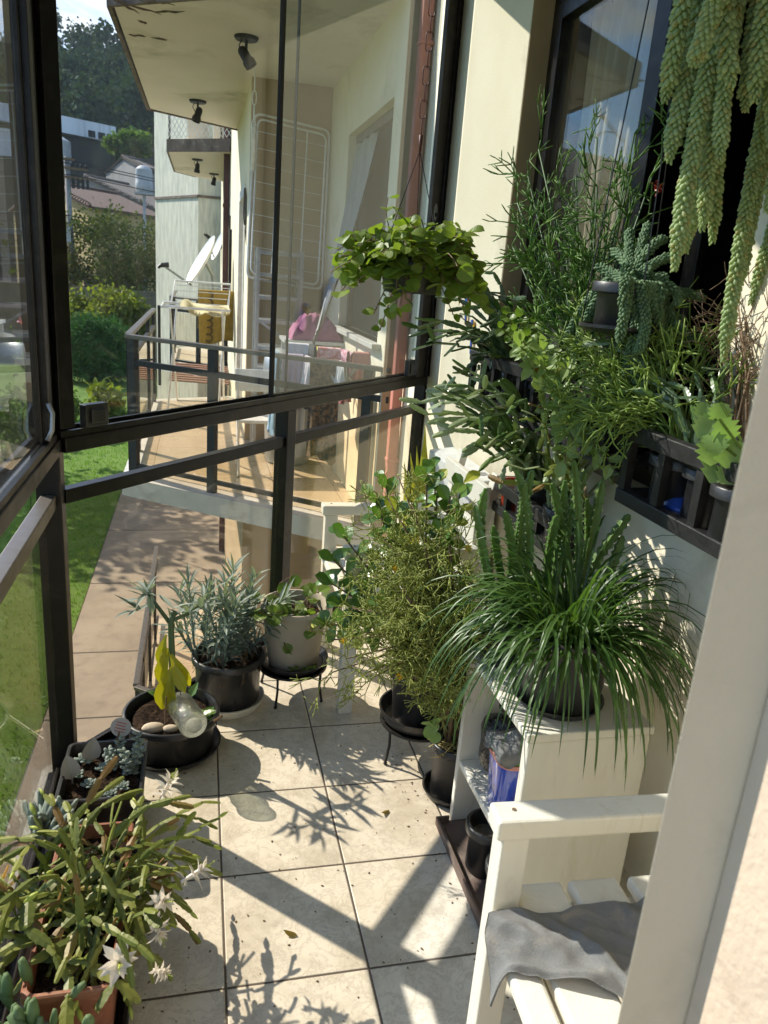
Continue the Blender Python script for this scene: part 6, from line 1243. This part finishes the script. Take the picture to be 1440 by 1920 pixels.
# ================================================================ things on the neighbouring balcony
def spot(label, p, head, s=1.):
    p = np.asarray(p, float); t = thing('ceiling_spotlight', p, label, 'spotlight', 'spotlights under the balcony ceilings'); b = MB(); b.lathe([(.0, -.022), (.075, -.022), (.085, -.008), (.085, 0)], 20, p); b.build('base', M['iron'], t, smooth=40)
    b = MB(); b.tube([p-(0, 0, .02), p-(0, 0, .11)], .011, 6); b.tube([p-(.03, 0, .02), p-(.05, 0, .06), p-(.02, 0, .11)], .004, 5); b.build('stem', M['iron'], t)
    d = norm(head); c = p-(0, 0, .125); Fm = frame(d); b = MB(); b.lathe([(.018, -.07), (.028, -.06), (.034, -.045), (.034, .015), (.044, .03), (.043, .07), (.036, .07), (.032, .03), (0, .02)], 16); V = b.V[0]; b.V[0] = c+V[:, [0]]*Fm[:, 0]+V[:, [1]]*Fm[:, 2]+V[:, [2]]*d; b.build('lamp_head', M['iron'], t, smooth=40)
spot('black ceiling spotlight nearest the camera above the neighbouring balcony', (.244, 4.755, 3.12), (.55, -.15, -.8)); spot('black ceiling spotlight at the far end above the neighbouring balcony', (-.09, 7.25, 3.12), (-.3, -.1, -.9))
spot('left one of the two distant spotlights under the third balcony ceiling', (-.107, 11.9, 3.12), (-.1, 0, -1)); spot('right one of the two distant spotlights under the third balcony ceiling', (.175, 13.7, 3.12), (-.2, 0, -1))
# satellite dish
def dish(label, cpt, r, n, lnb, foot):
    cpt = np.asarray(cpt, float); n = norm(n); Fm = frame(n, (0, 0, 1)); t = thing('satellite_dish', foot, label, 'satellite dish'); b = MB(); k = 7
    prof = [(r*i/k, .16*r*(i/k)**2) for i in range(k+1)]+[(r*1.01, .165*r), (r, .15*r)]+[(r*i/k, .16*r*(i/k)**2-.012) for i in range(k-1, -1, -1)]
    b.lathe(prof, 28); V = b.V[0]; b.V[0] = cpt+V[:, [0]]*Fm[:, 0]*.92+V[:, [1]]*Fm[:, 2]+V[:, [2]]*n; b.build('reflector', M['whitem'], t, smooth=40)
    low = cpt-Fm[:, 2]*r*.95 if Fm[2, 2] > 0 else cpt+Fm[:, 2]*r*.95; lnb = np.asarray(lnb, float); b = MB(); b.tube([low, lnb], .016, 6); b.build('arm', M['steel'], t)
    b = MB(); dd = norm(cpt-lnb); b.tube([lnb-dd*.02, lnb+dd*.08], [.03, .035], 10); b.tube([lnb-dd*.02, lnb-dd*.06+(0, 0, -.03)], .02, 8); b.build('receiver', M['iron'], t); foot = np.asarray(foot, float)
    b = MB(); b.tube([cpt-n*.03, cpt-n*.13-(0, 0, .1), foot], .022, 7); b.build('mast', M['steel'], t)
cd = Yp(383, 492, 9.5); dish('large white satellite dish seen edge-on beyond the folding drying rack', cd, .36, (-.86, -.16, .48), Yp(305, 497, 9.5), (cd[0]+.20, 9.55, 0.02))
cd = Yp(413, 462, 15.); dish('small dark satellite dish beside the large white one against the tower', cd, .30, (-.9, -.2, .35), Yp(387, 441, 15.), (.2, 15.05, .0))
# folding drying rack
t = thing('drying_rack', (-.05, 7.6, 0), 'white folding clothes drying rack standing near the railing on the neighbouring balcony', 'drying rack'); yA, yB = 7.35, 7.75; xl, xr = Yp(322, 560, 7.5)[0], Yp(430, 560, 7.5)[0]; zt = 1.12; hl = .40
b = MB(); b.tube([(xl-.10, yA-.05, zt), (xr, yA-.05, zt), (xr, yB+.1, zt+.02), (xl-.10, yB+.1, zt+.02), (xl-.10, yA-.05, zt)], .014, 6)
for i in range(6): y = yA-.02+(yB+.1-yA)*i/6; b.tube([(xl-.1, y, zt), (xr, y, zt+.005)], .004, 4)
b.build('top_frame', M['whitem'], t)
b = MB(); q0, q1 = (xl-.02, yB+.12, zt+.02), (xr, yB+.12, zt+.02); b.tube([q0, (xl+.02, yB+.30, zt+.26), (xr+.03, yB+.30, zt+.26), q1], .012, 6)
for f in (.3, .55, .8): b.tube([(xl+.0, yB+.12+.18*f, zt+.02+.24*f), (xr+.02, yB+.12+.18*f, zt+.02+.24*f)], .004, 4)
b.build('wing', M['whitem'], t)
for (x, ya, yb) in ((xl+.02, yA-.15, yB+.25), (xr-.05, yA-.15, yB+.25)):
    b = MB(); b.tube([(x-.06, ya, .012), (x+.02, yb, zt)], .011, 6); b.build('leg', M['whitem'], t); b = MB(); b.tube([(x+.02, yb, .012), (x-.03, ya, zt)], .011, 6); b.build('leg', M['whitem'], t)
b = MB(); b.tube([(xl-.04, yA-.15, .012), (xr-.11, yA-.15, .012)], .010, 6); b.tube([(xl+.04, yB+.25, .012), (xr-.03, yB+.25, .012)], .010, 6); b.build('foot_bar', M['whitem'], t)
def cloth_fold(name, label, p, q, down, up2, mat, seed, thick_=.008, amp=.015, cat='cloth', nf=4, group=None):
    rg = np.random.default_rng(seed); p, q = np.asarray(p, float), np.asarray(q, float); u = norm(q-p); w = norm(np.cross(u, (0, 0, 1))); g = []; ph = rg.uniform(0, 6)
    for i in range(17):
        f = i/16; row = []
        for j in range(9):
            k = j/8; a = amp*math.sin(nf*PI*f+ph+k)*k; row.append(p+(q-p)*(f*(1-.06*k*math.sin(ph)))+w*(a+.012)+np.array([0, 0, -down*k*(1+.04*math.sin(5*f+ph))]))
        back = [p+(q-p)*f-w*.012+np.array([0, 0, -up2*k]) for k in (1, .5, .12)]; row = back+[p+(q-p)*f+np.array([0, 0, .012])]+row; g.append(row)
    return tag(MB().slab(g, thick_).build(name, M[mat] if isinstance(mat, str) else mat, smooth=True), label, cat, group)
M['towel_w'] = pm('cream_towel', (.62, .55, .33), (.55, .48, .26), 20, .95, bmp=.004, bscale=120); M['rug'] = pm('mustard_rug', (.30, .20, .035), (.24, .155, .03), 20, .95, bmp=.004, bscale=150)
g = []
for i in range(15):
    f = i/14; g.append([(xl+.0+(xr-xl)*(.15+.85*f), yA-.04+(yB-yA)*k/6+.015*math.sin(7*f), zt+.022+.012*math.sin(9*f+k)-.10*(1 if k == 0 else 0)*(.4+.6*abs(math.sin(6*f)))+(.05*math.exp(-((f-.1)/.1)**2))) for k in range(7)])
tag(MB().slab(g, .014).build('towel', M['towel_w'], smooth=True), 'cream towel spread on top of the folding drying rack', 'towel')
ra, rb_ = Yp(372, 545, 8.55), Yp(438, 548, 8.75); cloth_fold('rug', 'mustard rug with a dark chain pattern hung beyond the folding drying rack', ra, rb_, .62, .45, 'rug', 3, .012, .02, 'rug')
b = MB()
for i in range(7):
    z = ra[2]-.05-.085*i; c = (ra+rb_)/2; n_ = norm(np.cross(norm(rb_-ra), (0, 0, 1)));
    for s in (-1, 1): b.tube([c+np.array([.05*s*math.cos(a)+(-.09), 0, .045*math.sin(a)])*1.0+np.array([0, -.055, z-c[2]]) for a in np.linspace(0, 2*PI, 11)], .010, 4) if s == 1 else None
rug = bpy.data.objects['rug']; b.build('chain_pattern', pm('rug_dark', (.10, .07, .03), None, 20, .95), rug)
b = MB()
for i in range(9): x = -.47+.1*i; b.bar((-.46, 9.55+.13*i, .03+.012*i), (.34, 9.35+.13*i, .03+.012*i), .10, .02)
tag(b.build('slatted_panel', pm('rust_brown_slats', (.24, .11, .06), (.17, .08, .045), 9, .8)), 'rust-brown slatted panel lying beyond the neighbouring balcony behind the drying rack', 'panel')
b = MB(); b.tube([(.345, 10.2, 2.25), (.345, 10.2, 1.2), (.34, 10.15, 1.1)], .010, 5); tag(b.build('cable', M['iron']), 'thin dark cable hanging down the bright far wall', 'cable')
b = MB(); b.tube([(.345, 9.7, 2.05), (.345, 9.7, 1.2), (.34, 9.65, 1.12)], .010, 5); tag(b.build('cable', M['iron']), 'shorter dark cable on the bright far wall nearer the camera', 'cable')
# wall-hung wire rack on the tan end wall
t = thing('wire_rack', (.7, 5.88, 1.5), 'white wire drying frame leaning folded against the tan end wall', 'drying rack')
def ep(px, py, y=5.84): return Yp(px, py, y)
def rounded(pts, r=.06):
    o = []; n = len(pts)
    for i in range(n):
        a, c, e = pts[i-1], pts[i], pts[(i+1) % n]; d1 = norm(a-c); d2 = norm(e-c); P0, P1 = c+d1*r, c+d2*r
        for f in (0, .25, .5, .75, 1): o.append(P0*(1-f)**2+2*c*f*(1-f)+P1*f*f)
    return o+[o[0]]
fr = [ep(478, 212), ep(618, 245, 5.86), ep(603, 543, 5.8), ep(463, 520, 5.74)]; b = MB(); b.tube(rounded(fr), .011, 6)
fr2 = [ep(484, 222, 5.83), ep(612, 254, 5.83), ep(596, 535, 5.76), ep(470, 512, 5.70)]; b.tube(rounded(fr2), .009, 6); b.build('frame', M['whitem'], t, smooth=True)
b = MB()
for i in range(1, 10): f = i/10; b.tube([fr[0]+(fr[3]-fr[0])*f, fr[1]+(fr[2]-fr[1])*f], .0026, 4)
for i in (.3, .72): b.tube([fr2[0]+(fr2[1]-fr2[0])*i, fr2[3]+(fr2[2]-fr2[3])*i], .006, 5)
b.build('wires', M['whitem'], t)
# steel shelf unit
t = thing('shelf_unit', (.55, 5.4, 0), 'open grey steel shelf unit standing at the tan end wall', 'shelf'); xs0, xs1, ys0, ys1 = .40, .80, 5.45, 5.75; lv = [Yp(500, py, ys0)[2] for py in (470, 512, 555, 600, 650, 690)]
for x in (xs0, xs1-.03):
    for y in (ys0, ys1-.03): b = MB(); b.box(x, x+.03, y, y+.03, 0, lv[0]+.02); b.build('upright', M['steel'], t)
for z in lv: b = MB(); b.box(xs0+.0305, xs1-.0305, ys0+.002, ys1-.002, z-.03, z); b.build('shelf_board', M['steel'], t)
b = MB(); b.bar((xs0+.02, ys0-.006, lv[3]), (xs1-.03, ys0-.006, lv[4]), .02, .004, (0, 1, 0)); b.build('brace', M['steel'], t)
# accordion clothes airer with laundry
zA = Yp(640, 690, 4.1)[2]; aw, ae = Yp(560, 690, 4.25), Yp(705, 700, 3.75); ax_ = ae-aw; ax_[2] = 0; La = np.linalg.norm(ax_); au = ax_/La; an = np.cross(au, Z3)
t = thing('clothes_airer', (ae[0], ae[1], zA), 'grey accordion clothes airer fixed to the neighbouring wall with clothes hung on it', 'clothes airer')
for s in (-.22, .22):
    n = 5; b = MB(); base = np.array([aw[0], aw[1], zA])+an*s
    for i in range(n):
        p0, p1 = base+au*La*i/n, base+au*La*(i+1)/n; b.bar(p0+(0, 0, -.075), p1+(0, 0, .075), .016, .022, an); b.bar(p0+(0, 0, .075)+an*.013, p1+(0, 0, -.075)+an*.013, .016, .022, an)
    b.build('lattice', M['steel'], t)
for i in range(5): p = np.array([aw[0], aw[1], zA+.075])+au*La*(i+.02)/5; b = MB(); b.tube([p-an*.24, p+an*.24], .007, 6); b.build('rod', M['whitem'], t)
b = MB(); p = np.array([ae[0], ae[1], zA]); b.box(ae[0]-.01, ae[0]+.02, ae[1]-.02, ae[1]+.02, zA-.28, zA+.2); b.build('wall_bar', M['steel'], t)
cl = [('pale blue', (.30, .46, .62), 0), ('white', (.72, .70, .72), 0), ('bright yellow', (.66, .54, .05), 1), ('lilac', (.50, .42, .54), 0), ('dark grey', (.06, .065, .07), 0), ('hot pink', (.65, .16, .30), 1), ('white and pink', (.70, .55, .58), 1), ('coral pink', (.60, .22, .20), 1), ('pale pink', (.64, .40, .42), 0), ('black floral', (.04, .036, .04), 2), ('rose', (.55, .20, .24), 1), ('grey mauve', (.45, .40, .42), 0), ('white', (.68, .66, .66), 1), ('salmon', (.60, .27, .22), 0)]
kinds = ['leggings', 'long shirt', 'narrow top', 'soft shirt', 'trousers', 'vest', 'blouse', 'dress', 'small shirt', 'skirt', 'patterned top', 'shorts', 'spotted bib', 'child shirt']; downs = [.66, .80, .40, .42, .50, .28, .34, .55, .38, .80, .40, .34, .25, .36]
for i, ((cn, cc, pat), kd, dn) in enumerate(zip(cl, kinds, downs)):
    c2_ = tuple(min(.75, x*1.2+.25) for x in cc) if pat == 1 else (.20, .13, .08) if pat == 2 else tuple(x*.8 for x in cc)
    m = pm('laundry_%s_%s' % (cn.replace(' ', '_'), kd.replace(' ', '_')), cc, c2_, 34 if pat else 8, .95, bmp=.003, bscale=40, lo=.46 if pat else .35, hi=.54 if pat else .65); f = (i+.35)/14.4; rodz = zA+.085+.03*((i*5) % 3)
    p = np.array([aw[0], aw[1], rodz])+au*La*f+an*(.26 if i % 3 == 0 else .10 if i % 3 == 1 else -.08); dirg = norm(an*(.7*(-1)**i)+au); hw_ = (.06, .08, .055, .07, .065, .06, .075, .08, .06, .10, .065, .07, .06, .065)[i]; cloth_fold('garment', '%s %s hung on the accordion airer' % (cn, kd), p-dirg*hw_, p+dirg*hw_, dn*.85, dn*.5, m, 60+i, .005, .035, 'garment', 6, 'laundry on the accordion airer')
c = Yp(590, 610, 4.9); g = []
for i in range(37):
    row = []
    for j in range(37):
        u, v = i/18-1, j/18-1; r_ = max(abs(u), abs(v)); n1 = 1-abs(mnoise.noise(Vector((u*2.6, v*2.6, 5)))); n2 = 1-abs(mnoise.noise(Vector((u*5+2, v*5, 9)))); h = .19*max(0, 1-r_**3)*(.35+.65*n1)+.05*max(0, n2-.6)*(1-r_)
        row.append((c[0]+u*.22*(1-.08*n1), c[1]+v*.18, c[2]-.107+h))
    g.append(row)
b = MB(); b.slab(g, .006); tag(b.build('pink_blanket', pm('pink_fleece', (.46, .17, .27), (.36, .12, .20), 12, .95, bmp=.01, bscale=30), smooth=True), 'crumpled heap of pink fleece behind the laundry on the neighbouring balcony', 'blanket')
t = thing('side_table', (c[0], c[1], 0), 'small pale table carrying the pink fleece bundle behind the laundry', 'table'); b = MB(); b.box(c[0]-.26, c[0]+.24, c[1]-.2, c[1]+.2, c[2]-.135, c[2]-.11); b.build('table_top', M['whitem'], t)
for sx in (-.23, .21):
    for sy in (-.17, .17): b = MB(); b.box(c[0]+sx-.015, c[0]+sx+.015, c[1]+sy-.015, c[1]+sy+.015, 0, c[2]-.1355); b.build('leg', M['whitem'], t)
c = Yp(545, 690, 5.1); b = MB(); b.lathe([(.16, 0), (.19, .02), (.23, c[2]), (.22, c[2]+.08), (.15, c[2]+.15), (.0, c[2]+.18)], 24, (c[0], c[1], 0)); tag(b.build('storage_bin', M['steel'], smooth=40), 'pale grey rounded bin with a domed lid beside the steel shelf unit', 'bin')
c = Zp(505, 800, 0); t = thing('folding_chair', (.36, 4.6, 0), 'pale folding chair behind the neighbouring railing post', 'chair'); cx, cy = .40, 4.75; b = MB(); b.box(cx-.18, cx+.18, cy-.18, cy+.18, .43, .455); b.build('seat', M['whitem'], t, bevel=.006)
for sx in (-.16, .16): b = MB(); b.tube([(cx+sx, cy-.2, .01), (cx+sx, cy+.17, .43)], .011, 6); b.build('leg', M['whitem'], t); b = MB(); b.tube([(cx+sx, cy+.2, .01), (cx+sx, cy-.15, .43)], .011, 6); b.build('leg', M['whitem'], t); b = MB(); b.tube([(cx+sx, cy+.17, .43), (cx+sx, cy+.24, .80)], .011, 6); b.build('back_post', M['whitem'], t)
b = MB(); b.box(cx-.18, cx+.18, cy+.21, cy+.228, .62, .80); b.build('backrest', M['whitem'], t, bevel=.005)
# curtain blown out of the neighbouring window
cg = []
p0, p1 = Xp(668, 420, XB-.02), Xp(705, 300, XB-.02); tip = Yp(588, 642, 4.35)
M['greycurtain'] = pm('grey_curtain', (.34, .34, .33), (.24, .245, .25), 9, .9, stretch=(1, 1, .3))
for i in range(17):
    f = i/16; row = []
    for j in range(11):
        k = j/10; a_ = np.array([XB+.03, wy0+.12+(wy1-wy0-.3)*(.35+.6*f), wz1-.1]); m_ = np.array([XB-.06, wy0+.3+(wy1-wy0-.3)*(.4+.45*f), wz0+.55]); e_ = tip+np.array([.02*f, -.10*f+.04, .10*f-.02]); P_ = a_*(1-k)**2+2*m_*k*(1-k)+e_*k*k; P_ = P_+np.array([.02*math.sin(6*PI*f)*(1-.4*k), 0, .02*math.cos(6*PI*f)*k]); row.append(P_)
    cg.append(row)
tag(MB().slab(cg, .004).build('curtain', M['greycurtain'], smooth=True), 'grey curtain blown out over the sill of the neighbouring window', 'curtain')
# chain and cord by the front wall
b = MB(); p = Yp(478, 140, 5.5); z = p[2]; k = 0; zb = Yp(478, 235, 5.5)[2]
while z > zb:
    ax_2 = np.array([1, 0, 0]) if k % 2 else np.array([0, 1, 0]); b.tube([np.array([p[0], p[1], z-.06])+ax_2*.016*math.cos(a)+np.array([0, 0, .06*math.sin(a)]) for a in np.linspace(0, 2*PI, 9)], .0045, 4, cap=False); z -= .105; k += 1
b.tube([(p[0], p[1], 3.12), (p[0], p[1], p[2]-.02)], .004, 4); b.tube([(p[0], p[1], z+.05), (p[0]+.01, p[1]+.1, z-.1), (p[0]+.02, 5.83, z-.25)], .02, 6); tag(b.build('chain', M['whitem']), 'pale chain hanging from the neighbouring ceiling above the wire frame', 'chain')
b = MB(); c = Yp(461, 400, 6.35); b.tube([c+np.array([-.012, 0, .22]), c, c+np.array([0, 0, -.1])], [.012, .03, .02], 6); b.ball(c-(0, 0, .03), (.02, .05, .07), 8, 6); b.tube([c-(0, 0, .1), c-(-.01, .02, .28)], [.016, .006], 6); tag(b.build('wall_ornament', M['iron'], smooth=True), 'dark long-tailed ornament hanging on the neighbouring front wall', 'wall ornament')

# crumbs of soil and dry leaf on the tiles
rg = np.random.default_rng(300); n = 320; P = np.stack([rg.uniform(-.2, .7, n), rg.uniform(-.3, 1.1, n), np.full(n, .0015)], 1); k = rg.random(n) < .5; P[k, 0] = np.where(rg.random(k.sum()) < .5, .62+rg.normal(size=k.sum())*.04, -.15+rg.normal(size=k.sum())*.05)
T_cr = MB().ball((0, 0, 0), (1, .6, .35), 5, 4).template(); a = rg.uniform(0, 6.28, n); z_ = np.zeros(n); o_ = np.ones(n); Ms = np.stack([np.stack([np.cos(a), -np.sin(a), z_], 1), np.stack([np.sin(a), np.cos(a), z_], 1), np.stack([z_, z_, o_], 1)], 1)*rg.uniform(.0010, .0050, n)[:, None, None]
tag(MB().inst(T_cr, Ms, P).build('crumbs', M['bark']), 'crumbs of soil and dry leaf scattered on the floor tiles', 'crumbs', kind='stuff')

for i, (x, y, a, m, lab) in enumerate(((.52, .55, 2.2, 'tree_o', 'dry brown fallen leaf on the tiles near the small pot of the twiggy bush'), (.18, .12, 1.2, 'tree_o', 'dry curled fallen leaf in the middle of the tiled floor'))):
    V, F = leaf_T(ovate, 5, .5, .3, .038, .018); b = MB(); b.inst((V*np.array([1, 1, -1]), F), [np.array([[math.cos(a), -math.sin(a), 0], [math.sin(a), math.cos(a), 0], [0, 0, 1]])], [(x, y, .004)]); tag(b.build('fallen_leaf', M[m]), lab, 'leaf')

GROUPS = dict(armchair='white wooden armchairs on the balcony', plant_stand='low black iron plant stands', saucer='saucers under the pots', parrot_plaque='painted parrots on the cream wall', flower_rack='black racks on the right wall', rose='pink roses by the left window post', rose_bush='rose bushes by the left glass', satellite_dish='satellite dishes beyond the drying rack', plant_label='labels stuck in the succulent planter', pebble='pebbles in the corner tub', cable='cables on the bright far wall', columnar_cactus='toothed columnar cacti on the shelf', trailing_cactus='leaf cacti trailing from the wall racks', trailing_succulent='hanging trailing succulents', drooping_cactus='thin-stemmed cacti drooping from the racks', fallen_leaf='fallen leaves on the tiles', garden_stake='plastic stakes on the left', tiled_house='tiled houses across the street')
for o in list(bpy.data.objects):
    if o.parent is None and 'label' in o and 'group' not in o and o.name.split('.')[0] in GROUPS: o['group'] = GROUPS[o.name.split('.')[0]]
